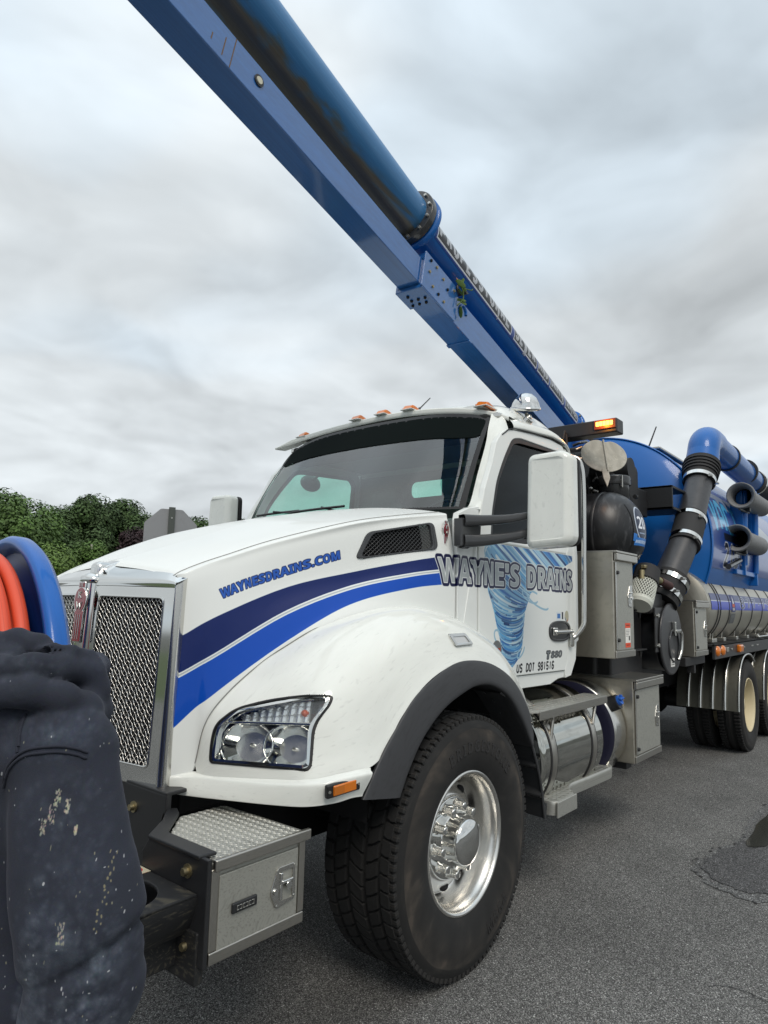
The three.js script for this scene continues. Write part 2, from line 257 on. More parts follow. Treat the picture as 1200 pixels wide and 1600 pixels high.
  for (const [q, x, hh, col, o] of [['T', 1.19, 0.058, '#26282b', 0.016], ['880', 1.25, 0.056, '#26282b', 0.005], ['T', 1.19, 0.058, '#80848a', 0.003], ['880', 1.25, 0.056, '#6a6e73', 0]]) { c.save(); c.font = `bold ${Math.round(hh * S)}px sans-serif`; c.translate(X(x), Y(1.276)); c.transform(q === 'T' ? 1.4 : 1.75, 0, -0.25, 1, 0, 0); c.lineWidth = o * S; c.strokeStyle = c.fillStyle = col; c.strokeText(q, 0, 0); c.fillText(q, 0, 0); c.restore(); }
  // small round stickers
  c.fillStyle = '#77797c'; c.beginPath(); c.arc(X(0.585), Y(1.352), 0.052 * S, 0, 7); c.fill(); c.fillStyle = '#b4482c'; c.fillRect(X(0.545), Y(1.362), 0.08 * S, 0.02 * S); c.fillStyle = '#5b5d60'; c.fillRect(X(0.545), Y(1.332), 0.07 * S, 0.006 * S);
  c.fillStyle = '#eef3fa'; c.fillRect(X(1.34), Y(1.562), 0.07 * S, 0.056 * S); c.fillStyle = '#4f86cf'; c.fillRect(X(1.353), Y(1.55), 0.045 * S, 0.03 * S); c.fillStyle = '#334'; c.fillRect(X(1.42), Y(1.56), 0.022 * S, 0.045 * S);
  c.fillStyle = '#c9c3ae'; c.beginPath(); c.arc(X(1.5), Y(1.532), 0.038 * S, 0, 7); c.fill(); c.fillStyle = '#b9553f'; c.beginPath(); c.arc(X(1.5), Y(1.532), 0.034 * S, 0.3, 1.6); c.fill(); c.fillStyle = '#5b78a8'; c.beginPath(); c.arc(X(1.5), Y(1.532), 0.034 * S, 1.7, 3.1); c.fill();
});
vinyl.wrapS = vinyl.wrapT = THREE.ClampToEdgeWrapping;
M.side = phys({ color: C(0.77, 0.795, 0.775), map: vinyl, roughness: 0.4, specularIntensity: 0.4, clearcoat: 0.3, clearcoatRoughness: 0.04 });

// ---------------------------------------------------------------- ground
{
  // asphalt: pale and dark stones in a dark binder, at two scales so that the repeat does not show
  const stones = (seed) => { const r = rng(seed), n = 512, h = new Float32Array(n * n), tone = new Float32Array(n * n).fill(0);
    for (let k = 0; k < 26000; k++) { const x = r() * n, y = r() * n, s = 0.8 + 2.6 * r() * r(), e = 0.6 + 0.7 * r(), a = r() * 3.14, t = r(), ca = Math.cos(a), sa = Math.sin(a), R = Math.ceil(s * 1.5);
      for (let j = -R; j <= R; j++) for (let i = -R; i <= R; i++) { const u = (i * ca + j * sa) / s, v = (-i * sa + j * ca) / (s * e), q = 1 - u * u - v * v; if (q > 0) { const o = ((Math.floor(y + j) + n) % n) * n + (Math.floor(x + i) + n) % n, z = Math.sqrt(q) * (0.5 + 0.5 * t); if (z > h[o]) { h[o] = z; tone[o] = t; } } } }
    return { h, tone, n }; };
  const st = stones(12);
  const col = dataTex(st.n, st.n, (u, v, i, j) => { const o = j * st.n + i, t = st.tone[o], g = st.h[o] > 0.12 ? 0.42 + 0.23 * t + (t > 0.94 ? 0.2 : 0) : 0.26; return [g, g, g * 0.985]; }, true);
  const bump = dataTex(st.n, st.n, (u, v, i, j) => { const q = st.h[j * st.n + i]; return [q, q, q]; });
  col.repeat.set(1.85, 1.85); bump.repeat.set(1.85, 1.85);
  const asphalt = std({ map: col, bumpMap: bump, bumpScale: 0.004, roughness: 0.86, vertexColors: true });
  const size = 24, n = 420, g = new THREE.PlaneGeometry(size, size, n, n).rotateX(-Math.PI / 2).translate(1, 0, 0), p = g.attributes.position, c = new Float32Array(p.count * 3), uv = g.attributes.uv;
  for (let i = 0; i < p.count; i++) {
    const x = p.getX(i), z = p.getZ(i); uv.setXY(i, x, z);
    let k = 1 + 0.42 * fbm(x * 0.5, z * 0.5, 3, 4) + 0.34 * fbm(x * 2.3, z * 2.3, 9, 5);
    const oil = smooth(0.16, 0.42, fbm(x * 0.7 + 5, z * 0.9, 17, 4)); k *= 1 - 0.34 * oil; { const sp = smooth(0.3, 0.4, fbm(x * 3.1 + 40, z * 3.1, 31, 3)); k *= 1 - 0.35 * sp; }
    c[3 * i] = k; c[3 * i + 1] = k; c[3 * i + 2] = k;
  }
  g.setAttribute('color', new THREE.BufferAttribute(c, 3)); structure('asphalt_lot', g, asphalt);
  const far = new THREE.PlaneGeometry(900, 900).rotateX(-Math.PI / 2).translate(0, -0.012, 0), fu = far.attributes.uv; for (let i = 0; i < fu.count; i++) fu.setXY(i, fu.getX(i) * 300, fu.getY(i) * 300);
  structure('ground', far, std({ color: C(0.075, 0.078, 0.07), roughness: 0.95 }));
  // a worn-out hollow with darker loose asphalt, its broken rim, and water standing in the deeper end
  const ring = [[1.75, 1.78], [1.95, 1.64], [2.12, 1.6], [2.22, 1.66], [2.4, 1.63], [2.6, 1.72], [2.95, 1.72], [3.4, 1.69], [3.9, 1.7], [4.5, 1.74], [4.6, 1.95], [3.9, 2.02], [3.3, 1.98], [2.8, 1.95], [2.45, 2.0], [2.1, 2.16], [1.8, 2.2], [1.68, 2.05]];
  const rr = rng(3), jag = []; for (let i = 0; i < ring.length; i++) { const a = ring[i], b = ring[(i + 1) % ring.length]; for (let k = 0; k < 5; k++) { const t = k / 5; jag.push([a[0] + (b[0] - a[0]) * t + (rr() - 0.5) * 0.05, -(a[1] + (b[1] - a[1]) * t + (rr() - 0.5) * 0.045)]); } }
  const wetCol = col.clone(); wetCol.repeat.set(1.4, 1.4); wetCol.needsUpdate = true;
  const patchMat = std({ map: wetCol, color: C(0.82, 0.83, 0.85), bumpMap: bump, bumpScale: 0.005, roughness: 0.7 });
  const flat = (pts, y) => { const q = new THREE.ShapeGeometry(shp(pts)).rotateX(-Math.PI / 2).translate(0, y, 0), a = q.attributes.position; for (let i = 0; i < a.count; i++) q.attributes.uv.setXY(i, a.getX(i), a.getZ(i)); return q; };
  structure('worn_asphalt', flat(jag, 0.004), patchMat);
  const inner = jag.map(([x, z]) => [2.35 + (x - 2.35) * 0.84, -1.86 + (z + 1.86) * 0.78 + 0.012]).filter(([x]) => x < 2.75);
  structure('pothole', flat(inner, 0.008), std({ map: wetCol, color: C(0.6, 0.6, 0.63), bumpMap: bump, bumpScale: 0.008, roughness: 0.6 }));
  const pool = []; for (let i = 0; i < 40; i++) { const a = i / 40 * 6.283, w = 1 + 0.14 * noise3.noise(Math.cos(a) * 2.5, Math.sin(a) * 2.5, 3); pool.push([3.45 + 0.85 * Math.cos(a) * w, -(1.85 + 0.085 * Math.sin(a) * w + 0.012 * Math.sin(a * 3) + 0.02 * noise3.noise(Math.cos(a) * 9, Math.sin(a) * 9, 1))]); }
  structure('puddle_water', flat(pool, 0.012), phys({ color: C(0.03, 0.031, 0.027), roughness: 0.12, ior: 1.33 }));
  // hairline cracks in the paving
  for (const [x0, z0, a0, n] of [[2.0, 2.3, 0.5, 26], [0.6, 2.05, 1.1, 20], [-0.6, 2.0, 0.2, 22], [3.4, 2.2, -0.4, 22], [-1.0, 1.55, 2.4, 12]]) { const L = [], Rr = []; let x = x0, z = z0, a = a0; for (let i = 0; i < n; i++) { const w = 0.0016 + 0.003 * rr() * Math.sin(Math.PI * (i + 0.5) / n); L.push([x - Math.sin(a) * w, -(z + Math.cos(a) * w)]); Rr.unshift([x + Math.sin(a) * w, -(z - Math.cos(a) * w)]); a += (rr() - 0.5) * 1.1; x += Math.cos(a) * 0.045; z += Math.sin(a) * 0.045; a = a0 + (a - a0) * 0.8; } structure('crack', flat([...L, ...Rr], 0.0042), M.dark); }
  // broken lumps along the rim and scattered grit
  const lump = [], grit = [];
  for (let i = 0; i < jag.length; i++) { if (rr() < 0.5) continue; const s = 0.003 + 0.006 * rr(); lump.push(new THREE.IcosahedronGeometry(s, 0).scale(1 + rr(), 0.6, 1 + rr()).rotateY(rr() * 6).translate(jag[i][0] + (rr() - 0.5) * 0.05, 0.006, -jag[i][1] + (rr() - 0.5) * 0.05)); }
  for (let i = 0; i < 500; i++) { const x = -1.6 + 6 * rr(), z = 1.2 + 2.6 * rr(), s = 0.0015 + 0.004 * rr() * rr(); grit.push(new THREE.IcosahedronGeometry(s, 0).scale(1.3, 0.8, 1).rotateY(rr() * 6).translate(x, s * 0.5, z)); }
  const lm = stuff(part('broken_asphalt', lump, std({ color: C(0.045, 0.045, 0.047), roughness: 0.9 }), scene)); Object.assign(lm.userData, { label: 'loose dark asphalt crumbs along the rim of the pothole', category: 'rubble' });
  const gm = stuff(part('grit', grit, std({ color: C(0.2, 0.19, 0.17), roughness: 0.9 }), scene)); Object.assign(gm.userData, { label: 'pale grit scattered over the asphalt beside the truck', category: 'grit' });
}
// ---------------------------------------------------------------- the truck
const truck = thing('vacuum_truck', 'white conventional-cab sewer vacuum truck with blue boom, blue stripes and company lettering', 'truck');
const TAU = Math.PI * 2;

// hood: stations front to rear, rails from the centreline over the shoulder crease down to the fender valley
const hoodNet = [
  [[-1.1, 1.757, 0], [-1.092, 1.735, 0.28], [-1.086, 1.705, 0.505], [-1.083, 1.672, 0.552], [-1.094, 1.449, 0.566], [-1.107, 1.293, 0.575], [-1.128, 1.09, 0.582], [-1.128, 0.9, 0.588]],
  [[-1.02, 1.782, 0], [-1.01, 1.768, 0.29], [-1.0, 1.745, 0.53], [-1.0, 1.712, 0.577], [-1.04, 1.48, 0.596], [-1.045, 1.33, 0.607], [-1.055, 1.15, 0.617], [-1.06, 0.95, 0.625]],
  [[-0.93, 1.812, 0], [-0.93, 1.8, 0.3], [-0.91, 1.782, 0.565], [-0.905, 1.745, 0.605], [-0.965, 1.528, 0.622], [-0.972, 1.378, 0.64], [-0.985, 1.229, 0.66], [-0.995, 1.165, 0.668]],
  [[-0.7, 1.89, 0], [-0.7, 1.883, 0.34], [-0.7, 1.864, 0.635], [-0.7, 1.822, 0.675], [-0.68, 1.655, 0.7], [-0.697, 1.544, 0.735], [-0.709, 1.452, 0.755], [-0.712, 1.405, 0.766]],
  [[-0.36, 2.008, 0], [-0.36, 2.0, 0.41], [-0.36, 1.972, 0.775], [-0.36, 1.925, 0.808], [-0.359, 1.736, 0.825], [-0.385, 1.661, 0.845], [-0.4, 1.6, 0.865], [-0.41, 1.548, 0.884]],
  [[-0.08, 2.085, 0], [-0.08, 2.073, 0.45], [-0.08, 2.03, 0.842], [-0.08, 1.985, 0.89], [-0.072, 1.8, 0.93], [-0.1, 1.729, 0.95], [-0.11, 1.655, 0.962], [-0.12, 1.56, 0.965]],
  [[0.19, 2.142, 0], [0.19, 2.126, 0.5], [0.19, 2.075, 0.905], [0.19, 2.028, 0.965], [0.19, 1.84, 1.005], [0.19, 1.76, 1.012], [0.19, 1.655, 1.016], [0.19, 1.5, 1.014]],
];
for (const s of hoodNet) { const [x, y, z] = s[7]; s.push([x + 0.006, y - 0.03, z - 0.004]); }
const ventPoly = rounded([[-0.352, 1.798], [0.08, 1.872], [0.078, 2.004], [-0.285, 1.924]], 0.03);
const grow = (poly, d) => { const cx = poly.reduce((s, q) => s + q[0], 0) / poly.length, cy = poly.reduce((s, q) => s + q[1], 0) / poly.length; return poly.map(([x, y]) => { const l = Math.hypot(x - cx, y - cy); return [x + (x - cx) / l * d, y + (y - cy) / l * d]; }); };
{ const f = hoodNet[0].map(([x, y, z], i) => [x - 0.03, y - (i < 3 ? 0.022 : 0.004), Math.max(0, z - (i < 3 ? 0.012 : 0.03))]); hoodNet.unshift(f); }
const hoodFull = sheet(hoodNet, 90, 80, null, sideUV);
function surface(g) {        // height z of a sheet over (x, y), by the triangle under the point
  const p = g.attributes.position, ix = g.index.array, cell = new Map(), S = 0.02;
  for (let t = 0; t < ix.length; t += 3) { const X = [0, 1, 2].map((k) => p.getX(ix[t + k])), Y = [0, 1, 2].map((k) => p.getY(ix[t + k]));
    for (let i = Math.floor(Math.min(...X) / S); i <= Math.floor(Math.max(...X) / S); i++) for (let j = Math.floor(Math.min(...Y) / S); j <= Math.floor(Math.max(...Y) / S); j++) { const k = i + ',' + j; if (!cell.has(k)) cell.set(k, []); cell.get(k).push(t); } }
  return (x, y) => { let best = -9; for (const t of cell.get(Math.floor(x / S) + ',' + Math.floor(y / S)) || []) {
    const [a, b, c] = [0, 1, 2].map((k) => ix[t + k]), x1 = p.getX(a), y1 = p.getY(a), x2 = p.getX(b), y2 = p.getY(b), x3 = p.getX(c), y3 = p.getY(c), d = (y2 - y3) * (x1 - x3) + (x3 - x2) * (y1 - y3);
    if (Math.abs(d) < 1e-12) continue; const u = ((y2 - y3) * (x - x3) + (x3 - x2) * (y - y3)) / d, v = ((y3 - y1) * (x - x3) + (x1 - x3) * (y - y3)) / d; if (u < -0.01 || v < -0.01 || u + v > 1.01) continue;
    best = Math.max(best, u * p.getZ(a) + v * p.getZ(b) + (1 - u - v) * p.getZ(c)); } return best; };
}
function drape(g, surf, lift = 0) { const p = g.attributes.position; for (let i = 0; i < p.count; i++) { const z = surf(p.getX(i), p.getY(i)); p.setZ(i, p.getZ(i) + (z > -8 ? z : 1) + lift); } g.computeVertexNormals(); return g; }
const hoodZ = surface(hoodFull);
const hoodHalf = sheet(hoodNet, 130, 110, (p) => !(p.y > 1.7 && inside([p.x, p.y], ventPoly)), sideUV);
const hoodOther = mirrorZ(hoodFull); for (let i = 0; i < hoodOther.attributes.uv.count; i++) hoodOther.attributes.uv.setXY(i, 0.02, 0.97);
const hood = part('hood', [hoodHalf, hoodOther], M.side, truck);
// the fine shut line along the shoulder
{ const c = []; for (let i = 0; i <= 30; i++) { const p = along(hoodNet.map((s) => V(...s[2])), i / 30); c.push(p.add(V(0, 0.0012, 0.004))); } part('shut_line', tube(c, 0.0016, 60, 4), std({ color: C(0.3, 0.3, 0.29), roughness: 0.8 }), hood); }
// air intake on the hood side
{
  const g = group('air_intake', truck);
  part('frame', drape(ext(grow(ventPoly, 0.013), 0.02, 0.004, [grow(ventPoly, -0.014)]), hoodZ, -0.011), M.plastic, g);
  part('recess', drape(ext(grow(ventPoly, 0.012), 0.01, 0), hoodZ, -0.1), M.dark, g);
  const wires = [];
  for (const s of [1, -1]) for (let k = -24; k < 34; k++) {
    const pts = [], x0 = -0.4 + k * 0.022, f = (t) => [x0 + t * 0.24 * (s > 0 ? 1.25 : -1.25) + (s > 0 ? 0 : 0.1), 1.77 + t * 0.27];
    for (let i = 0; i <= 26; i++) { const q = f(i / 26); if (inside(q, grow(ventPoly, -0.004)) && hoodZ(q[0], q[1]) > -8) pts.push(V(q[0], q[1], hoodZ(q[0], q[1]) - 0.012)); }
    if (pts.length > 1) wires.push(tube(pts, 0.0021, pts.length * 2, 4));
  }
  stuff(part('wire_mesh', wires, M.plastic, g));
}
// maker's badge shape: a red roundel with letters and a barred tail
function badge(parent, place, s = 1) {
  const g = group('badge', parent), e = (n, rx, ry, cy = 0) => Array.from({ length: n }, (_, i) => [rx * Math.cos(i / n * TAU), cy + ry * Math.sin(i / n * TAU)]);
  const bar = (x0, y0, x1, y1, w = 0.0035) => { const a = V(x0, y0, 0.007), b = V(x1, y1, 0.007); return cyl(a, b, w, w, 6); };
  const tail = [[-0.024, -0.17], [0.024, -0.17], [0.026, -0.045], [-0.026, -0.045]];
  part('rim', place([ext(e(36, 0.042, 0.058), 0.008, 0.002), ext(rounded([[-0.028, -0.175], [0.028, -0.175], [0.03, -0.03], [-0.03, -0.03]], 0.008), 0.007, 0.002), ext(rounded([[-0.024, 0.035], [0.024, 0.035], [0.022, 0.078], [-0.022, 0.078]], 0.008), 0.007, 0.002)], s), M.chrome, g);
  part('enamel', place([ext(e(36, 0.036, 0.051), 0.01, 0.001), ext(rounded(tail, 0.005), 0.009, 0.001), ext([[-0.018, 0.052], [0.018, 0.052], [0.017, 0.073], [-0.017, 0.073]], 0.009, 0.001)], s), M.red, g);
  const lines = [bar(-0.009, 0.008, -0.009, 0.036), bar(-0.008, 0.02, 0.01, 0.036), bar(-0.006, 0.022, 0.011, 0.008), bar(-0.018, -0.008, -0.009, -0.038), bar(-0.009, -0.038, 0, -0.014), bar(0, -0.014, 0.009, -0.038), bar(0.009, -0.038, 0.018, -0.008), bar(-0.009, 0.055, -0.009, 0.072, 0.0022), bar(0.0, 0.055, 0.0, 0.072, 0.0022), bar(0.009, 0.055, 0.009, 0.072, 0.0022)];
  for (const x of [-0.013, 0, 0.013]) lines.push(bar(x, -0.06, x, -0.16, 0.0022));
  part('lettering', place(lines.map((q) => q.translate(0, 0, 0.003)), s), M.chromeSoft, g);
}
badge(truck, (l, s) => merge(l).scale(0.62 * s, 0.62 * s, 1).translate(0.158, 1.975, 0.972));

// fender: from the valley seam out over the crown to the black flare
const fenderNet = [
  [[-1.05, 0.957, 0.628], [-1.051, 0.94, 0.637], [-1.052, 0.925, 0.646], [-1.053, 0.91, 0.658]],
  [[-1.035, 1.112, 0.66], [-1.03, 1.05, 0.7], [-1.025, 0.985, 0.73], [-1.022, 0.914, 0.755]],
  [[-0.96, 1.22, 0.688], [-0.965, 1.14, 0.79], [-0.955, 1.04, 0.885], [-0.945, 0.922, 0.975]],
  [[-0.82, 1.335, 0.722], [-0.865, 1.245, 0.865], [-0.885, 1.12, 1.0], [-0.89, 0.94, 1.115]],
  [[-0.71, 1.41, 0.766], [-0.765, 1.335, 0.925], [-0.8, 1.2, 1.075], [-0.745, 0.962, 1.19]],
  [[-0.598, 1.474, 0.805], [-0.63, 1.425, 0.965], [-0.65, 1.28, 1.115], [-0.61, 1.0, 1.205]],
  [[-0.46, 1.53, 0.86], [-0.48, 1.492, 0.985], [-0.5, 1.37, 1.125], [-0.49, 1.135, 1.206]],
  [[-0.3, 1.57, 0.91], [-0.31, 1.545, 1.0], [-0.325, 1.45, 1.125], [-0.325, 1.253, 1.206]],
  [[-0.157, 1.58, 0.95], [-0.15, 1.565, 1.03], [-0.15, 1.485, 1.13], [-0.143, 1.318, 1.206]],
  [[-0.02, 1.57, 0.975], [0.0, 1.552, 1.05], [0.02, 1.48, 1.138], [0.045, 1.336, 1.206]],
  [[0.2, 1.52, 0.99], [0.205, 1.5, 1.07], [0.225, 1.43, 1.148], [0.252, 1.301, 1.206]],
  [[0.42, 1.425, 0.995], [0.425, 1.405, 1.085], [0.435, 1.335, 1.155], [0.447, 1.21, 1.206]],
  [[0.6, 1.285, 1.0], [0.605, 1.268, 1.09], [0.608, 1.195, 1.155], [0.6, 1.06, 1.206]],
  [[0.7, 1.1, 1.0], [0.71, 1.09, 1.09], [0.71, 1.03, 1.16], [0.695, 0.93, 1.206]],
];
const HL = { o: V(-1.033, 0.973, 0.7), u: V(0.37139, 0, 0.92848), v: V(0.29027, 0.94988, -0.11611), n: V(-0.88194, 0.31263, 0.35278) };
const hlPoly = rounded([[-0.001, -0.006, 0.02], [-0.003, 0.06, 0.05], [0.004, 0.135, 0.05], [0.075, 0.204, 0.04], [0.2, 0.246, 0.08], [0.332, 0.272, 0.08], [0.458, 0.284, 0.02], [0.455, 0.245, 0.03], [0.413, 0.16, 0.04], [0.426, 0.002, 0.03]], 0.03, 6);
const hlLocal = (p) => { const d = p.clone().sub(HL.o); return [d.dot(HL.u), d.dot(HL.v), d.dot(HL.n)]; };
const fenderFull = sheet(fenderNet, 130, 60, null, sideUV);
const fenderZ = surface(fenderFull);
const fender = part('fender', sheet(fenderNet, 220, 110, (p) => { if (p.x > -0.7) return true; const [a, b] = hlLocal(p); return !inside([a, b], hlPoly); }, null), M.white, truck);
part('fender', mirrorZ(fenderFull), M.white, truck);
// seam between hood and fender
{ const c = fenderNet.slice(0, 8).map((s) => V(...s[0]).add(V(-0.002, 0.0015, 0.003))); part('shut_line', tube(c, 0.0022, 80, 4), std({ color: C(0.22, 0.22, 0.21), roughness: 0.8 }), fender); }
// lower valance with its ledge
{
  const st = [[-1.128, 0.91, 0.575, -1.13, 0.853, 0.572], [-1.053, 0.91, 0.66, -1.077, 0.846, 0.662], [-1.0, 0.915, 0.82, -1.02, 0.85, 0.82], [-0.945, 0.924, 1.0, -0.958, 0.856, 0.995], [-0.9, 0.938, 1.128, -0.915, 0.866, 1.115], [-0.82, 0.954, 1.19, -0.835, 0.874, 1.175], [-0.735, 0.958, 1.212, -0.765, 0.882, 1.196], [-0.68, 0.955, 1.214, -0.71, 0.878, 1.2]];
  const net = st.map(([x, y, z, x2, y2, z2], i) => { const ox = i < 4 ? -0.014 : -0.008, oz = i < 4 ? 0.006 : 0.014; return [[x + 0.012, y + 0.018, z - 0.012], [x, y + 0.012, z], [x + ox, y - 0.002, z + oz], [x2 + ox * 0.7, y2 + 0.012, z2 + oz * 0.7], [x2, y2, z2], [x2 + 0.05, y2 - 0.002, z2 - 0.07]]; });
  const g = sheet(net, 60, 30); part('valance', [g, mirrorZ(g)], M.white, truck);
}
// black wheel-arch flare
{
  const O = [[-0.715, 0.868], [-0.642, 0.967], [-0.548, 1.073], [-0.381, 1.219], [-0.143, 1.318], [0.045, 1.336], [0.252, 1.301], [0.447, 1.21], [0.6, 1.06], [0.68, 0.92]];
  const I = [[-0.5, 0.836], [-0.443, 0.93], [-0.345, 1.045], [-0.2, 1.14], [-0.04, 1.195], [0.08, 1.218], [0.22, 1.205], [0.38, 1.135], [0.52, 1.0], [0.645, 0.86]];
  const net = O.map(([x, y], i) => { const [a, b] = I[i], m = (t) => [x + (a - x) * t, y + (b - y) * t], q = i > 8 ? 0.004 : 0.02; return [[x, y, 1.2], [...m(0.03), 1.2 + q * 0.8], [...m(0.5), 1.206 + q], [...m(0.93), 1.213 + q * 0.7], [a, b, 1.2], [a + 0.01, b - 0.004, 1.16], [a + 0.02, b, 1.02]]; });
  const g = sheet(net, 110, 36); part('arch_flare', g, M.flare, truck); part('arch_flare', mirrorZ(g), M.flare, truck);
  // ribbed splash liner behind the wheel
  const L = [[0.3, 1.17], [0.44, 1.1], [0.56, 0.98], [0.66, 0.83], [0.74, 0.66], [0.79, 0.46]], dense = []; for (let i = 0; i <= 40; i++) { const q = along(L.map(([x, y]) => V(x, y, 0)), i / 40); dense.push(q); }
  part('splash_liner', sheet(dense.map((q, i) => { const rib = (i % 7) < 1 ? 0.014 : 0; return [1.2, 1.05, 0.9, 0.72].map((z) => V(q.x + 0.02 - rib * 1.3 + (1.2 - z) * 0.16, q.y - rib * 0.3, z)); }), 160, 8), M.plastic, truck);
  part('liner_edge', tube(dense.map((q) => V(q.x + 0.02, q.y, 1.2)), 0.008, 80, 8), M.plastic, truck);
  const spikes = []; for (let i = 3; i < 38; i += 5) { const q = dense[i]; spikes.push(cyl(V(q.x, q.y, 1.1), V(q.x - 0.05, q.y + 0.012, 1.12), 0.006, 0.002, 6)); } parts('liner_clip', spikes, M.plastic, truck);
}
// inner wheel well so that the arch is dark and closed
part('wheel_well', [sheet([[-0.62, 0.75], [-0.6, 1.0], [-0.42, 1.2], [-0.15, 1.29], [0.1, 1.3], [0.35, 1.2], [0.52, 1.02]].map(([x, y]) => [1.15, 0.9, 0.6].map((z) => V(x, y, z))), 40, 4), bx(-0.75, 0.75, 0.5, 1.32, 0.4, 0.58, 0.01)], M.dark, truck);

// headlight: dark gasket, bright housing with two bowls and a ribbed turn lamp, clear lens
{
  const g = group('headlight', truck), mat = new THREE.Matrix4().makeBasis(HL.u, HL.v, HL.n).setPosition(HL.o), inv = mat.clone().invert(), hlSurf = surface(fenderFull.clone().applyMatrix4(inv)), lay = (q, lift) => drape(q, hlSurf, lift);
  const put = (n, q, m) => part(n, (Array.isArray(q) ? merge(q) : q).applyMatrix4(mat), m, g);
  put('gasket', lay(ext(grow(hlPoly, 0.002), 0.03, 0.002, [grow(hlPoly, -0.005)]), -0.026), M.gasket);
  const inner = grow(hlPoly, -0.0065);
  put('bezel', lay(ext(inner, 0.045, 0.004, [grow(hlPoly, -0.02)]), -0.046), M.chrome);
  const lensNet = []; put('lens', lay(ext(grow(hlPoly, -0.006), 0.005, 0.001), -0.004), M.lens);
  put('housing', ext(grow(hlPoly, -0.01), 0.01, 0.001).translate(0, 0, -0.1), M.reflector);
  put('divider', [rb(0.4, 0.012, 0.07, 0.215, 0.15, -0.04, 0.004).applyMatrix4(new THREE.Matrix4().makeRotationZ(0.05)), rb(0.012, 0.16, 0.05, 0.412, 0.085, -0.045, 0.004)], M.chrome);
  const bowl = (cx, cy, r) => { const prof = []; for (let i = 0; i <= 14; i++) { const t = i / 14; prof.push([r * t + 0.001, 0.1 * t * t - 0.1]); } return latheZ([...prof, [r + 0.006, 0.004], [r + 0.009, -0.004]], 40, V(cx, cy, -0.012)); };
  put('reflector', bowl(0.122, 0.09, 0.108).scale(1.0, 0.76, 1).translate(0, 0.008, -0.022), M.chrome); put('reflector', bowl(0.308, 0.1, 0.106).scale(1, 0.76, 1).translate(0, 0.008, -0.018), M.chrome);
  for (const x of [0.126, 0.308]) put('bulb', latheZ([[0.001, 0.02], [0.007, 0.016], [0.008, 0.0], [0.006, -0.02]], 16, V(x, 0.08, -0.085)), M.chromeSoft);
  const ribs = []; for (let i = 0; i < 9; i++) { const x = 0.09 + i * 0.032, h0 = 0.166 + i * 0.0012, h1 = Math.min(0.268, 0.19 + i * 0.011); ribs.push(new THREE.CylinderGeometry(0.019, 0.019, h1 - h0, 10, 1, true, -1.4, 2.8).rotateY(0).translate(x, (h0 + h1) / 2, -0.06)); for (let k = 1; k < 3; k++) ribs.push(rb(0.03, 0.003, 0.012, x, h0 + (h1 - h0) * k / 3, -0.041, 0.001)); }
  put('turn_reflector', ribs, M.reflector);
  put('turn_bulb', latheZ([[0.001, 0.02], [0.012, 0.016], [0.014, 0], [0.012, -0.03]], 16, V(0.345, 0.212, -0.045)), std({ color: C(0.55, 0.09, 0.03), roughness: 0.3 }));
}
// amber side marker below the headlight and clear repeater on the fender crown
{
  const g = group('side_marker', truck), mat = new THREE.Matrix4().makeBasis(V(0.985, 0.075, 0.155).normalize(), V(-0.07, 0.99, 0.02).normalize(), V(-0.155, -0.03, 0.987).normalize()).setPosition(-0.82, 0.93, 1.2);
  const put = (n, q, m) => part(n, merge(Array.isArray(q) ? q : [q]).applyMatrix4(mat), m, g);
  put('base', rb(0.152, 0.047, 0.02, 0, 0, 0, 0.006), M.gasket); put('lens', rb(0.105, 0.036, 0.012, 0.002, 0, 0.009, 0.004), M.amber); put('reflex_strip', rb(0.046, 0.032, 0.004, -0.026, 0, 0.0145, 0.002), M.amberDark);
  for (const x of [-0.066, 0.067]) put('screw', cyl(V(x, 0, 0.008), V(x, 0, 0.013), 0.006, 0.005, 12), M.bolt);
  const r = group('side_repeater', truck);
  part('frame', drape(ext(rounded([[-0.082, 1.46], [0.062, 1.462], [0.1, 1.407], [-0.056, 1.404]], 0.015), 0.014, 0.003, [rounded([[-0.062, 1.45], [0.05, 1.452], [0.074, 1.416], [-0.045, 1.414]], 0.008)]), fenderZ, -0.002), M.chrome, r);
  part('lens', drape(ext(rounded([[-0.065, 1.452], [0.052, 1.454], [0.078, 1.414], [-0.047, 1.412]], 0.008), 0.01, 0.002), fenderZ, -0.002), std({ color: C(0.62, 0.63, 0.63), roughness: 0.15, metalness: 0.4 }), r);
}

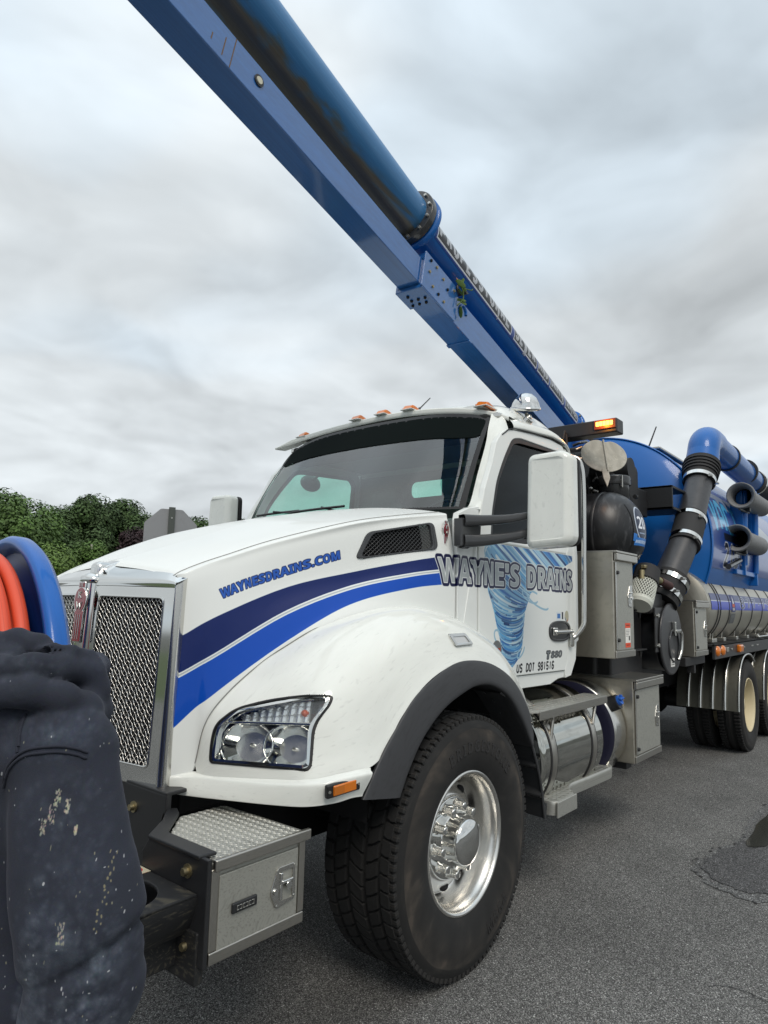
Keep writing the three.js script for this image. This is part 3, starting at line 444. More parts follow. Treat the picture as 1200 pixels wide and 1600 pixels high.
// radiator grille: two halves meeting at a bright centre bar
{
  const g = group('grille', truck), o = V(-1.16605, 0.87122, 0.55), uu = V(0.143922, -0.005446, 0.989574), v = V(0.037813, 0.999285, 0), n = V(-0.988866, 0.037418, 0.144025);
  const mat = new THREE.Matrix4().makeBasis(uu, v, n).setPosition(o);
  const hole = rounded([[-0.468, 0.072], [-0.06, 0.072], [-0.062, 0.718], [-0.466, 0.72]], 0.025);
  const both = (list) => { const q = merge(list).applyMatrix4(mat); const m = q.clone().scale(1, 1, -1), P = m.attributes.position.array, N = m.attributes.normal.array; for (let i = 0; i < P.length; i += 9) for (const A of [P, N]) for (let k = 0; k < 3; k++) { const t = A[i + k]; A[i + k] = A[i + 3 + k]; A[i + 3 + k] = t; } return [q, m]; };
  const frame = ext([[-0.555, -0.008], [0.004, -0.004], [0.002, 0.765], [-0.555, 0.768]], 0.03, 0.004, [hole]).translate(0, 0, -0.03);
  part('surround', both([frame, ext(grow(hole, 0.012), 0.036, 0.003, [grow(hole, 0.001)]).translate(0, 0, -0.032)]), M.chrome, g);
  // rolled outer edge and the polished cap over the top
  const edge = []; for (let i = 0; i <= 12; i++) { const t = i / 12, a = V(0, 0, 0).copy(o).addScaledVector(v, -0.006 + 0.772 * t).addScaledVector(uu, 0.002), b = V(-1.128 + 0.045 * t, 0.868 + 0.81 * t, 0.59 - 0.038 * t); edge.push([a, a.clone().lerp(b, 0.12).addScaledVector(n, 0.016).add(V(0, 0, 0.01)), a.clone().lerp(b, 0.5).addScaledVector(n, 0.012).add(V(0, 0, 0.02)), b]); }
  const eg = sheet(edge, 24, 16); part('edge_trim', [eg, mirrorZ(eg)], M.chromeSoft, g);
  const cap = [[-0.555, 0.768, -1.1, 1.757, 0], [-0.52, 0.768, -1.1, 1.754, 0.045], [-0.495, 0.768, -1.098, 1.742, 0.085], [-0.3, 0.768, -1.092, 1.733, 0.28], [-0.1, 0.767, -1.088, 1.712, 0.46], [-0.02, 0.765, -1.086, 1.696, 0.52], [0.004, 0.762, -1.083, 1.675, 0.552]].map(([a, b, x, y, z], i) => { const f = o.clone().addScaledVector(uu, a).addScaledVector(v, b), e = V(x, y, z), up = i < 2 ? 0.026 : i < 3 ? 0.012 : 0.006; return [f, f.clone().lerp(e, 0.1).add(V(-0.006, 0.016, 0)), f.clone().lerp(e, 0.45).add(V(-0.012, up, 0)), e]; });
  const cg = sheet(cap, 60, 16); part('top_cap', [cg, mirrorZ(cg)], M.chrome, g);
  // crossed crimped wires
  const wires = [], A0 = -0.475, A1 = -0.053, B0 = 0.065, B1 = 0.727, pitch = 0.0158;
  for (const s of [1, -1]) for (let k = -60; k < 60; k++) {
    const c = k * pitch, pts = []; let ph = k % 2 ? 0 : Math.PI;
    for (let t = 0; t <= 1.2; t += pitch / 4) { const a = s > 0 ? A0 - 0.7 + c * 1.414 + t : A1 + 0.7 - c * 1.414 - t, b = B0 + t * 1.25; if (a > A0 && a < A1 && b < B1) pts.push(V(a, b, -0.012 + 0.0022 * s * Math.sin(t / pitch * Math.PI * 0.707 * 1.414 + ph))); }
    if (pts.length > 2) wires.push(tube(pts, 0.002, pts.length, 4));
  }
  stuff(part('wire_mesh', both(wires), M.chromeSoft, g));
  part('backing', both([bx(-0.5, -0.03, 0.04, 0.74, -0.07, -0.05)]), M.dark, g);
  // centre bar standing proud, with the badge at its top
  const bar = []; for (let i = 0; i <= 8; i++) { const t = i / 8, y = 0.86 + 0.79 * t, x = -1.245 + 0.03 * t; bar.push([V(x + 0.03, y, -0.055), V(x - 0.008, y, -0.045), V(x - 0.022, y, -0.015), V(x - 0.022, y, 0.015), V(x - 0.008, y, 0.045), V(x + 0.03, y, 0.055)]); }
  part('centre_bar', [sheet(bar, 8, 24), new THREE.SphereGeometry(0.06, 24, 12).scale(0.75, 0.55, 1).translate(-1.2, 1.665, 0), bx(-1.2, -1.11, 1.66, 1.748, -0.04, 0.04, 0.03)], M.chrome, g);
  badge(truck, (l) => merge(l).scale(1.3, 1.05, 1.0).rotateY(-Math.PI / 2).rotateZ(-0.04).translate(-1.238, 1.575, 0));
  part('hood_latch_ring', new THREE.TorusGeometry(0.012, 0.003, 8, 20).rotateY(1.2).translate(-1.175, 1.7, 0.05), M.black, truck);
}
// ---------------------------------------------------------------- cab: flat lower sides, upper sides leaning in
{
  const lean = (g, outZ = 1.03) => { const p = g.attributes.position; for (let i = 0; i < p.count; i++) { const y = p.getY(i); if (y > 1.94) p.setZ(i, p.getZ(i) - 0.085 * (y - 1.94)); } g.computeVertexNormals(); return g; };
  const split = (pts) => pts;
  const slab = (pts, t = 0.035, z = 1.03, holes = [], b = 0.004) => lean(sideMap(ext(pts, t, b, holes).translate(0, 0, z - t)));
  const other = (g) => { const m = mirrorZ(g.index ? g : mergeVertices(g)); for (let i = 0; i < m.attributes.uv.count; i++) m.attributes.uv.setXY(i, 0.02, 0.97); return m; };
  const winPts = rounded([[0.52, 1.955, 0.02], [0.555, 2.11], [0.633, 2.3], [0.735, 2.45, 0.08], [0.87, 2.605, 0.09], [0.98, 2.628, 0.03], [1.555, 2.648, 0.05], [1.6, 2.6, 0.06], [1.6, 2.06, 0.06], [1.1, 2.04, 0.04], [0.98, 1.962, 0.05]], 0.05);
  const doorLow = [[0.4, 1.215], [0.8, 1.199], [1.462, 1.19], [1.495, 1.24], [1.505, 1.94], [0.392, 1.94]];
  const doorUp = [[0.392, 1.944], [1.505, 1.944], [1.64, 2.1], [1.64, 2.66], [1.6, 2.705], [1.42, 2.712], [1.139, 2.695], [0.9, 2.664], [0.8, 2.648], [0.735, 2.612], [0.664, 2.54], [0.6, 2.413], [0.493, 2.24], [0.423, 2.08]];
  const cabin = group('cab', truck);
  // cowl panel, rear pillar and sill
  const cowl = [[0.2, 1.32], [0.386, 1.22], [0.386, 1.94], [0.416, 2.085], [0.43, 2.128], [0.32, 2.108], [0.215, 2.068], [0.2, 2.03]];
  const rear = [[1.504, 1.25], [1.47, 1.19], [1.48, 1.142], [1.56, 1.15], [1.64, 1.25], [1.655, 1.36], [1.688, 1.375], [1.69, 1.94], [1.7, 2.62], [1.665, 2.69], [1.645, 2.69], [1.645, 2.1], [1.51, 1.942]];
  const sill = [[0.7, 1.205], [0.8, 1.193], [1.474, 1.184], [1.47, 1.145], [1.38, 1.14], [1.27, 1.115], [0.78, 1.122]];
  const panel = (pts, z) => [slab(pts, 0.035, z)];
  const L = merge([...panel(cowl, 1.028), ...panel(rear, 1.03), ...panel(sill, 1.02)]);
  parts('side_panel', [L, other(L)], M.side, cabin);
  // doors
  for (const s of [1, -1]) {
    const d = group('door', truck), w = (q) => s > 0 ? q : other(q);
    const skin = merge([slab(doorLow, 0.035, 1.033, [], 0.005), slab(doorUp, 0.035, 1.033, [winPts], 0.005)]);
    part('skin', w(skin), M.side, d);
    part('window_seal', w(slab(winPts, 0.03, 1.029, [grow(winPts, -0.028)], 0.003)), M.gasket, d);
    part('window', w(slab(grow(winPts, -0.02), 0.006, 1.01, [], 0)), s > 0 ? M.glassDark : M.glass, d);
    if (s > 0) {
      const oval = (rx, ry, n = 40) => Array.from({ length: n }, (_, i) => [1.383 + rx * Math.sign(Math.cos(i / n * TAU)) * Math.abs(Math.cos(i / n * TAU)) ** 0.75, 1.44 + ry * Math.sign(Math.sin(i / n * TAU)) * Math.abs(Math.sin(i / n * TAU)) ** 0.75]);
      part('handle_cup', [ext(oval(0.155, 0.066), 0.012, 0.003, [oval(0.128, 0.052)]).translate(0, 0, 1.03), ext(oval(0.13, 0.054), 0.004, 0).translate(0, 0, 1.0335)], M.blackGloss, d);
      part('handle', [rb(0.255, 0.027, 0.03, 1.4, 1.437, 1.057, 0.012), rb(0.06, 0.05, 0.02, 1.29, 1.44, 1.046, 0.008)], M.chrome, d);
      part('belt_seam', tube([V(0.4, 1.942, 1.033), V(0.9, 1.942, 1.034), V(1.5, 1.942, 1.033)], 0.002, 12, 4), M.white, d);
    }
  }
  // dark behind the shut lines
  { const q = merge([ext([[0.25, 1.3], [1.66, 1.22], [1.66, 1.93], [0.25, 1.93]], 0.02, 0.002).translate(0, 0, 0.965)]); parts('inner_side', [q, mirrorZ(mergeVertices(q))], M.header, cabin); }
  // windscreen pillars
  const pil = [[[0.3, 2.105, 0.985], [0.36, 2.11, 1.005], [0.422, 2.11, 1.02]], [[0.436, 2.149, 0.945], [0.445, 2.15, 0.995], [0.44, 2.13, 1.016]], [[0.548, 2.342, 0.928], [0.555, 2.335, 0.975], [0.548, 2.32, 1.0]], [[0.666, 2.541, 0.91], [0.675, 2.535, 0.955], [0.664, 2.522, 0.982]], [[0.72, 2.65, 0.895], [0.745, 2.64, 0.945], [0.74, 2.6, 0.976]], [[0.8, 2.76, 0.87], [0.84, 2.74, 0.93], [0.83, 2.65, 0.972]]];
  const pg = sheet(pil, 40, 12); parts('pillar', [pg, mirrorZ(pg)], M.white, cabin);
  // roof
  const roofSt = [[0.87, 2.745, 2.805, 2.85, 2.882], [1.0, 2.772, 2.872, 2.925, 2.942], [1.2, 2.786, 2.895, 2.955, 2.972], [1.42, 2.8, 2.9, 2.96, 2.98], [1.58, 2.78, 2.872, 2.93, 2.95], [1.68, 2.72, 2.8, 2.855, 2.87], [1.715, 2.6, 2.62, 2.63, 2.64]];
  const lowY = (x) => x < 0.9 ? 2.64 + (x - 0.8) * 0.3 : x < 1.42 ? 2.67 + (x - 0.9) * 0.09 : x < 1.64 ? 2.717 - (x - 1.42) * 0.05 : 2.68;
  const roofNet = roofSt.map(([x, a, b, c, d]) => { const yl = Math.min(lowY(x), a - 0.01); return [[x, yl, 0.972], [x, yl + 0.018, 0.984], [x, (yl + a) / 2 + 0.012, 0.966], [x, a, 0.925], [x, b, 0.8], [x, c, 0.45], [x, d, 0]]; });
  const rg = sheet(roofNet, 60, 50); part('roof', [rg, mirrorZ(rg)], M.white, cabin);
  // drip line above the door
  { const c = []; for (let x = 0.74; x <= 1.66; x += 0.04) c.push(V(x, (x < 0.82 ? 2.6 + (x - 0.74) * 0.6 : lowY(x) + 0.004), 0.976)); part('door_gap', tube(c, 0.0045, 50, 5), M.gasket, cabin); }
  // rear wall with its window, floor, headliner
  const rw = rounded([[-0.4, 2.45], [0.4, 2.45], [0.4, 2.585], [-0.4, 2.585]], 0.06);
  part('rear_wall', ext([[-0.97, 1.2], [0.97, 1.2], [0.97, 2.66], [-0.97, 2.66]], 0.03, 0.003, [rw]).rotateY(Math.PI / 2).translate(1.66, 0, 0), M.interior, cabin);
  part('rear_window', ext(grow(rw, -0.004), 0.006, 0).rotateY(Math.PI / 2).translate(1.675, 0, 0), M.glass, cabin);
  part('interior', [bx(0.3, 1.66, 1.2, 1.24, -0.96, 0.96), bx(0.42, 0.78, 1.7, 2.08, -0.9, 0.9, 0.05), bx(0.9, 1.66, 2.7, 2.73, -0.92, 0.92, 0.01)], M.interior, cabin);
  for (const z of [0.48, -0.48]) { const s = group('seat', truck); part('backrest', rb(0.14, 0.75, 0.5, 1.42, 2.0, z, 0.06).applyMatrix4(new THREE.Matrix4()), M.interior, s); part('cushion', rb(0.5, 0.14, 0.5, 1.18, 1.62, z, 0.05), M.interior, s); part('headrest', rb(0.1, 0.16, 0.27, 1.46, 2.42, z, 0.04), M.interior, s); }
  part('steering_wheel', new THREE.TorusGeometry(0.22, 0.014, 10, 36).rotateY(Math.PI / 2).rotateZ(-0.6).translate(0.85, 2.1, 0.46), M.plastic, truck);
  part('header', bx(0.76, 0.92, 2.625, 2.76, -0.86, 0.86, 0.02), M.header, cabin);
  // windscreen
  const ws = group('windscreen', truck);
  const gl = [-0.94, -0.8, -0.5, 0, 0.5, 0.8, 0.94].map((z) => { const k = (z / 0.94) ** 2, k4 = k * k; return [[0.27 + 0.15 * k, 2.12 - 0.005 * k, z * 0.985], [0.36 + 0.14 * k, 2.285, z * 0.98], [0.5 + 0.105 * k, 2.5 - 0.03 * k4, z * 0.965], [0.7 + 0.08 * k, 2.8 - 0.075 * k4, z * 0.935]]; });
  part('glass', sheet(gl, 60, 40, null), phys({ color: C(0.68, 0.88, 0.82), roughness: 0.015, transmission: 1, thickness: 0, ior: 2.15 }), ws);
  const N = gl.map((r) => r.map((p) => V(...p))), at = (t, s) => { const row = [0, 1, 2, 3].map((k) => along(N.map((r) => r[k]), t)); return along(row, s); };
  const strip = (f0, f1, n = 40) => { const net = []; for (let i = 0; i <= n; i++) { const a = f0(i / n), b = f1(i / n); net.push([at(...a).add(V(-0.003, 0.004, 0)), at(...b).add(V(-0.003, 0.004, 0))]); } return sheet(net, n, 3); };
  const wv = (s) => 0.036 + 0.016 * (1 - s);
  part('black_border', [strip((t) => [1, t], (t) => [1 - wv(t), t]), strip((t) => [0, t], (t) => [wv(t) * 0.7, t]), strip((t) => [t, 0], (t) => [t, 0.03]), strip((t) => [t, 1], (t) => [t, 0.965])], M.gasket, ws);
  part('visor_reflection_band', strip((t) => [0.03 + 0.94 * t, 0.975], (t) => [0.03 + 0.94 * t, 0.795 + 0.05 * Math.abs(2 * t - 1) ** 10], 60), phys({ color: C(0.006, 0.009, 0.009), roughness: 0.8, specularIntensity: 0.06 }), ws);  // dark reflection of the visor underside, painted as an opaque strip on the glass
  // wipers
  for (const s of [1, -1]) { const w = group('wiper', truck), a = V(0.3, 2.135, 0.1 * s + 0.02), b = V(0.36, 2.17, 0.62 * s - 0.1); part('blade', tube([V(0.285, 2.165, -0.02 * s - 0.3), V(0.27, 2.168, -0.1), V(0.275, 2.172, 0.15)].map((p) => s > 0 ? p : V(p.x + 0.05, p.y + 0.008, p.z - 0.45)), 0.008, 16, 6), M.black, w); part('arm', tube([a, V(0.28, 2.18, s > 0 ? -0.05 : -0.5)], 0.007, 8, 6), M.black, w); }
  // sun visor
  const roofY = (z) => { const a = Math.abs(z); return a < 0.45 ? 2.945 - 0.015 * (a / 0.45) ** 2 : a < 0.8 ? 2.93 - 0.05 * ((a - 0.45) / 0.35) ** 1.3 : 2.88 - 0.1 * ((a - 0.8) / 0.15); }; const vis = []; for (let i = 0; i <= 44; i++) { const z = -1.065 + 2.03 * i / 44, L = Math.min(0, z) / 1.065, k = Math.max(0, z) / 0.95, x = 0.795 - 0.03 * L ** 4 + 0.05 * k ** 4, yl = 2.853 - 0.078 * L * L - 0.112 * k * k - 0.02 * k ** 8, tip = smooth(0.86, 1.065, -z), yu = yl + 0.038 * (1 - 0.3 * k ** 6) * (1 - 0.75 * tip), wing = smooth(0.84, 0.92, -z); const back = V(1.02, roofY(z) + 0.004, z * 0.96).lerp(V(x + 0.13 - 0.06 * tip, yu - 0.004, z), wing); vis.push([[x + 0.075 + 0.03 * wing, yl + 0.006, z], [x + 0.012, yl - 0.003, z], [x, yl, z], [x - 0.004, (yl + yu) / 2, z], [x + 0.004, yu, z], [x + 0.07, yu + 0.01 * (1 - wing) * (1 - k), z * 0.995], [back.x, back.y, back.z]]); }
  part('sun_visor', sheet(vis, 90, 30), M.white, truck);
  parts('visor_bracket', [1, -1].map((s) => bx(0.8, 0.9, 2.735, 2.765, s * 0.9 - 0.02, s * 0.9 + 0.02)), M.chromeSoft, truck);
  // five marker lamps
  for (const [z, x, y] of [[0, 0.82, 2.892], [0.235, 0.82, 2.886], [-0.235, 0.82, 2.889], [0.8, 0.835, 2.818], [-0.8, 0.835, 2.845]]) {
    const l = group('marker_lamp', truck), sh = [[-0.055, 0], [0.075, 0], [0.06, 0.016], [-0.012, 0.034], [-0.03, 0.034]];
    part('lens', ext(rounded(sh, 0.008, 3), 0.085, 0.012).translate(0, 0, -0.0425).rotateX(z * 0.25).translate(x, y, z), M.amber, l); part('base', rb(0.14, 0.006, 0.095, x + 0.008, y, z, 0.002).applyMatrix4(new THREE.Matrix4()), M.whitePlain, l);
  }
  part('antenna', [cyl(V(0.86, 2.89, 0.27), V(0.87, 2.915, 0.27), 0.012, 0.008, 10), cyl(V(0.87, 2.91, 0.27), V(0.95, 3.0, 0.3), 0.0045, 0.0035, 8)], M.black, truck);
  // chrome work lamp on the roof edge
  { const l = group('spot_lamp', truck), c = V(1.22, 2.9, 0.885);
    const R = new THREE.Matrix4().makeRotationZ(0.28).premultiply(new THREE.Matrix4().makeRotationX(0.2)).setPosition(c);
    const put = (n, q, m) => part(n, q.applyMatrix4(R), m, l);
    put('shell', latheY([[0.001, 0.095], [0.035, 0.09], [0.066, 0.066], [0.086, 0.03], [0.094, 0.0]], 40), M.chrome); put('ring', latheY([[0.094, 0.004], [0.1, 0.0], [0.1, -0.014], [0.09, -0.02], [0.08, -0.014]], 40), M.chrome); put('lens', latheY([[0.001, -0.022], [0.05, -0.02], [0.088, -0.012]], 32), std({ color: C(0.55, 0.57, 0.56), roughness: 0.12, metalness: 0.5 }));
    part('mount', [cyl(V(1.18, 2.79, 0.93), V(1.2, 2.85, 0.9), 0.014, 0.012, 12), new THREE.SphereGeometry(0.022, 14, 10).translate(1.185, 2.815, 0.925), cyl(V(1.16, 2.8, 0.945), V(1.16, 2.78, 0.92), 0.03, 0.034, 16)], M.chromeSoft, l); }
  // grab rail up the back corner
  part('grab_rail', tube([V(1.6, 2.615, 0.985), V(1.62, 2.62, 1.04), V(1.635, 2.57, 1.085), V(1.64, 2.4, 1.1), V(1.63, 1.95, 1.1), V(1.62, 1.55, 1.1), V(1.61, 1.47, 1.095), V(1.58, 1.41, 1.06), V(1.55, 1.385, 1.035)], 0.016, 60, 12), M.chromeSoft, truck);
  parts('grab_rail_foot', [rb(0.05, 0.1, 0.03, 1.545, 1.385, 1.04, 0.012), rb(0.05, 0.07, 0.03, 1.6, 2.62, 0.985, 0.01)], M.chromeSoft, truck);
}
// door mirrors on double arms
for (const s of [1, -1]) {
  const g = group('door_mirror', truck), w = (q) => s > 0 ? q : mirrorZ(q.index ? q : mergeVertices(q));
  const shell = rounded([[1.255, 1.893, 0.05], [1.515, 1.905, 0.06], [1.512, 2.37, 0.06], [1.468, 2.4, 0.05], [1.262, 2.395, 0.045]], 0.05, 8);
  const mm = new THREE.ExtrudeGeometry(shp(shell), { depth: 0.03, bevelEnabled: true, bevelSize: 0.034, bevelThickness: 0.035, bevelOffset: -0.034, bevelSegments: 7, steps: 1 }).translate(0, 0, 0.035).rotateY(-Math.PI / 2).translate(0.6, 0, 0);   // shape lies in (z, y); depth runs along x
  for (let i = 0, p = mm.attributes.position; i < p.count; i++) { const y = p.getY(i), z = p.getZ(i), bulge = 0.03 * (1 - ((z - 1.385) / 0.14) ** 2) + (y < 2.065 && p.getX(i) < 0.55 ? 0.012 : 0); if (p.getX(i) < 0.56) p.setX(i, p.getX(i) - bulge); }
  mm.computeVertexNormals();
  part('shell', w(mm), M.white, g);
  part('glass_rim', w(ext(grow(shell, -0.004), 0.03, 0.006).rotateY(-Math.PI / 2).translate(0.628, 0, 0)), M.gasket, g);
  part('mount', w(merge([ext([[0.14, 1.888], [0.21, 1.878], [0.325, 1.93], [0.335, 2.05], [0.24, 2.045], [0.138, 2.028]], 0.05, 0.008).translate(0, 0, 1.035)])), M.plastic, g);
  const arm = (y0, y1, y2, h) => sheet([[0.17, y0, 1.075], [0.3, y0 + 0.012, 1.12], [0.44, y1, 1.19], [0.57, y2, 1.27]].map(([x, y, z], i) => { const t = h - i * 0.004; return [[x, y + t, z - 0.03], [x - 0.012, y + t, z + 0.012], [x - 0.014, y, z + 0.022], [x - 0.012, y - t, z + 0.012], [x, y - t, z - 0.03], [x + 0.02, y, z - 0.04], [x, y + t, z - 0.03]]; }), 24, 24);
  part('arm', w(arm(2.018, 2.05, 2.083, 0.03)), M.plastic, g); part('arm', w(arm(1.915, 1.952, 1.992, 0.032)), M.plastic, g);
}
part('look_down_mirror', [new THREE.SphereGeometry(0.115, 24, 16).scale(1, 0.62, 0.35).translate(1.26, 2.585, -1.16), cyl(V(1.26, 2.6, -1.14), V(1.24, 2.68, -0.99), 0.012, 0.012, 8)], M.plastic, truck);
// ---------------------------------------------------------------- wheels
const tyreSkin = (dust) => dataTex(1024, 256, (u, v) => {          // v runs round the section: outer bead, sidewall, shoulder, tread, inner side
  const n = tile(u, v * 0.5, 5, 3, 4), m = tile(u, v, 26, 6, 2), sh = Math.exp(-(((v - 0.36) / 0.06) ** 2)) + 0.5 * Math.exp(-(((v - 0.26) / 0.05) ** 2));
  const d = clamp(dust * (sh * (0.75 + 1.1 * n) + 0.25 * smooth(0.1, 0.4, n)) + 0.12 * smooth(0.25, 0.5, m) * sh), k = 0.115 + 0.03 * n;
  return [k + d * 0.19, k + d * 0.16, k + d * 0.13]; }, true);
function wheelSection(r, hw, rim) {      // half widths from the middle; outer side first
  return [[rim - 0.004, hw - 0.045], [rim + 0.004, hw - 0.034], [rim + 0.012, hw - 0.026], [rim + (r - rim) * 0.2, hw - 0.01], [rim + (r - rim) * 0.42, hw], [rim + (r - rim) * 0.6, hw - 0.003], [rim + (r - rim) * 0.75, hw - 0.01], [rim + (r - rim) * 0.78, hw - 0.008], [rim + (r - rim) * 0.9, hw - 0.02], [r - 0.016, hw - 0.03], [r - 0.013, hw - 0.036], [r - 0.013, 0], [r - 0.013, -(hw - 0.036)], [r - 0.016, -(hw - 0.03)], [rim + (r - rim) * 0.7, -(hw - 0.008)], [rim + (r - rim) * 0.42, -hw], [rim, -(hw - 0.03)]];
}
function treadBlocks(r, hw, rows, n) {   // staggered blocks with bevelled edges on the running surface
  const out = [], gap = 0.16;
  rows.forEach(([z0, z1, kind], ri) => { for (let k = 0; k < n; k++) {
    const a0 = (k + (ri % 2) * 0.5) / n * TAU, da = TAU / n * (1 - gap), skew = kind * 0.35 * TAU / n, P = [];
    const pt = (t, z, h) => { const zz = (z - z0) / (z1 - z0) - 0.5, a = a0 + t * da + skew * zz * 2 + (Math.abs(zz) > 0.4 ? 0 : 0.04 * da); return [Math.cos(a) * (r + h), Math.sin(a) * (r + h), z]; };
    const b = (z1 - z0) * 0.07, base = [pt(0, z0, -0.014), pt(1, z0, -0.014), pt(1, z1, -0.014), pt(0, z1, -0.014)], top = [pt(0.06, z0 + b, 0), pt(0.94, z0 + b, 0), pt(1.0, (z0 + z1) / 2, 0), pt(0.94, z1 - b, 0), pt(0.06, z1 - b, 0), pt(0.0, (z0 + z1) / 2, 0)];
    const bs = [base[0], base[1], pt(1.06, (z0 + z1) / 2, -0.014), base[2], base[3], pt(-0.06, (z0 + z1) / 2, -0.014)];
    for (let i = 0; i < 6; i++) { const j = (i + 1) % 6; P.push(...bs[i], ...bs[j], ...top[j], ...bs[i], ...top[j], ...top[i]); }
    for (let i = 1; i < 5; i++) P.push(...top[0], ...top[i], ...top[i + 1]);
    const g = new THREE.BufferGeometry(); g.setAttribute('position', new THREE.Float32BufferAttribute(P, 3)); g.setAttribute('uv', new THREE.Float32BufferAttribute(new Float32Array(P.length / 3 * 2).map((_, i) => i % 2 ? 0.6 : k / n), 2)); g.computeVertexNormals(); out.push(g);
  } });
  return out;
}
const tyreMat = std({ map: tyreSkin(0.8), color: C(0.75, 0.76, 0.77), roughness: 0.82 }), rearTyreMat = std({ map: tyreSkin(0.45), color: C(0.8, 0.8, 0.82), roughness: 0.8 });
async function sidewallText() {
  const { FontLoader } = await import('three/addons/loaders/FontLoader.js'); const { TextGeometry } = await import('three/addons/geometries/TextGeometry.js');
  const font = await new FontLoader().loadAsync('fonts/droid/droid_sans_bold.typeface.json'), out = [];
  for (const [text, mid, rad, flip, size] of [['BRIDGESTONE', 1.35, 0.39, 0, 0.05], ['M864', -1.02, 0.445, 1, 0.052]]) {
    const ws = [...text].map((q) => { const g = new TextGeometry(q, { font, size, depth: 0.004, curveSegments: 3, bevelEnabled: false }); g.computeBoundingBox(); return [g, g.boundingBox.max.x + 0.01]; }), tot = ws.reduce((s, q) => s + q[1], 0);
    let x = -tot / 2; for (const [g, w] of ws) { const a = mid - (flip ? -1 : 1) * (x + w / 2) / rad; out.push(g.translate(-w / 2, 0, 0).rotateZ(a - Math.PI / 2 + (flip ? Math.PI : 0)).translate(rad * Math.cos(a), rad * Math.sin(a), 0)); x += w; }
  }
  return out;
}
const letters = await sidewallText();
function frontWheel(s) {
  const g = group('wheel', truck), cz = s * 1.035; g.position.set(0, 0.545, cz); if (s < 0) g.rotation.y = Math.PI;
  const r = 0.55, hw = 0.212, lugs = [];
  for (let k = 0; k < 96; k++) { const a = k / 96 * TAU; lugs.push(rb(0.022, 0.026, 0.034, 0, 0, 0, 0.004).rotateZ(a).translate(Math.cos(a) * (r - 0.016), Math.sin(a) * (r - 0.016), hw - 0.036)); }
  const bl = treadBlocks(r, hw, [[0.125, 0.172, 0.2], [0.052, 0.112, -0.6], [-0.035, 0.035, 0.8], [-0.112, -0.052, -0.6], [-0.172, -0.125, 0.2]], 54);
  const t = part('tyre', [latheZ(wheelSection(r, hw, 0.298), 128), ...bl, ...lugs], tyreMat, g);
  part('tyre_lettering', letters.map((q) => q.clone().translate(0, 0, hw - 0.0035)), std({ color: C(0.02, 0.019, 0.019), roughness: 0.5 }), g);
  part('rim', latheZ([[0.3, 0.164], [0.3065, 0.172], [0.3065, 0.18], [0.298, 0.186], [0.289, 0.182], [0.284, 0.17], [0.281, 0.15], [0.268, 0.138], [0.266, 0.1], [0.259, 0.09], [0.256, 0.062], [0.247, 0.046], [0.24, 0.044], [0.205, 0.075], [0.19, 0.085], [0.18, 0.09], [0.1, 0.09], [0.1, 0.05]], 96), M.aluRim, g);
  for (let k = 0; k < 10; k++) { const a = (k + 0.5) / 10 * TAU; part('hand_hole', latheZ([[0.001, 0.004], [0.017, 0.004], [0.022, 0.0], [0.0225, -0.01]], 20).scale(1.25, 0.8, 1).rotateX(0).rotateZ(a + Math.PI / 2).translate(Math.cos(a) * 0.221, Math.sin(a) * 0.221, 0.066), M.dark, g); }
  part('hub_cover', latheZ([[0.178, 0.088], [0.178, 0.096], [0.172, 0.1], [0.1, 0.103], [0.093, 0.112], [0.09, 0.17], [0.098, 0.176], [0.1, 0.186], [0.09, 0.196], [0.06, 0.208], [0.03, 0.213], [0.001, 0.214]], 72), M.chrome, g);
  for (let k = 0; k < 10; k++) { const a = (k + 0.2) / 10 * TAU; part('lug_nut', latheZ([[0.027, 0.094], [0.027, 0.106], [0.021, 0.112], [0.0195, 0.15], [0.016, 0.155], [0.001, 0.156]], 6).translate(Math.cos(a) * 0.143, Math.sin(a) * 0.143, 0), M.chrome, g); }
}
frontWheel(1); frontWheel(-1);
part('front_axle', [cyl(V(0.05, 0.5, -0.85), V(0.05, 0.5, 0.85), 0.07, 0.07, 12), bx(-0.05, 0.15, 0.6, 0.72, -0.55, 0.55, 0.02)], M.chassis, truck);
function rearWheels(x, s) {
  const g = group('wheel', truck); g.position.set(x, 0.513, s * 0.885); if (s < 0) g.rotation.y = Math.PI;
  const r = 0.515, hw = 0.14;
  for (const dz of [0.16, -0.17]) {
    const lugs = []; for (let k = 0; k < 80; k++) { const a = k / 80 * TAU; lugs.push(rb(0.026, 0.022, 0.06, 0, 0, 0, 0.005).rotateZ(a).translate(Math.cos(a) * (r - 0.006), Math.sin(a) * (r - 0.006), 0.085), rb(0.026, 0.022, 0.06, 0, 0, 0, 0.005).rotateZ(a).translate(Math.cos(a) * (r - 0.006), Math.sin(a) * (r - 0.006), -0.085)); }
    part('tyre', merge([latheZ(wheelSection(r, hw, 0.298), 72), ...lugs, latheZ([[r + 0.002, 0.03], [r + 0.002, -0.03]], 60)]).translate(0, 0, dz), rearTyreMat, g);
    part('rim', latheZ(dz > 0 ? [[0.297, 0.105], [0.306, 0.112], [0.3, 0.122], [0.288, 0.116], [0.28, 0.09], [0.268, 0.05], [0.25, -0.03], [0.24, -0.09], [0.2, -0.11], [0.1, -0.12], [0.1, 0.02], [0.07, 0.06], [0.001, 0.065]] : [[0.297, 0.12], [0.28, 0.1], [0.26, -0.1], [0.297, -0.12]], 64, V(0, 0, dz)), M.cream, g);
  }
  for (let k = 0; k < 10; k++) { const a = k / 10 * TAU; part('lug_nut', cyl(V(Math.cos(a) * 0.143, Math.sin(a) * 0.143, 0.045), V(Math.cos(a) * 0.143, Math.sin(a) * 0.143, 0.09), 0.018, 0.016, 6), M.cream, g); }
}
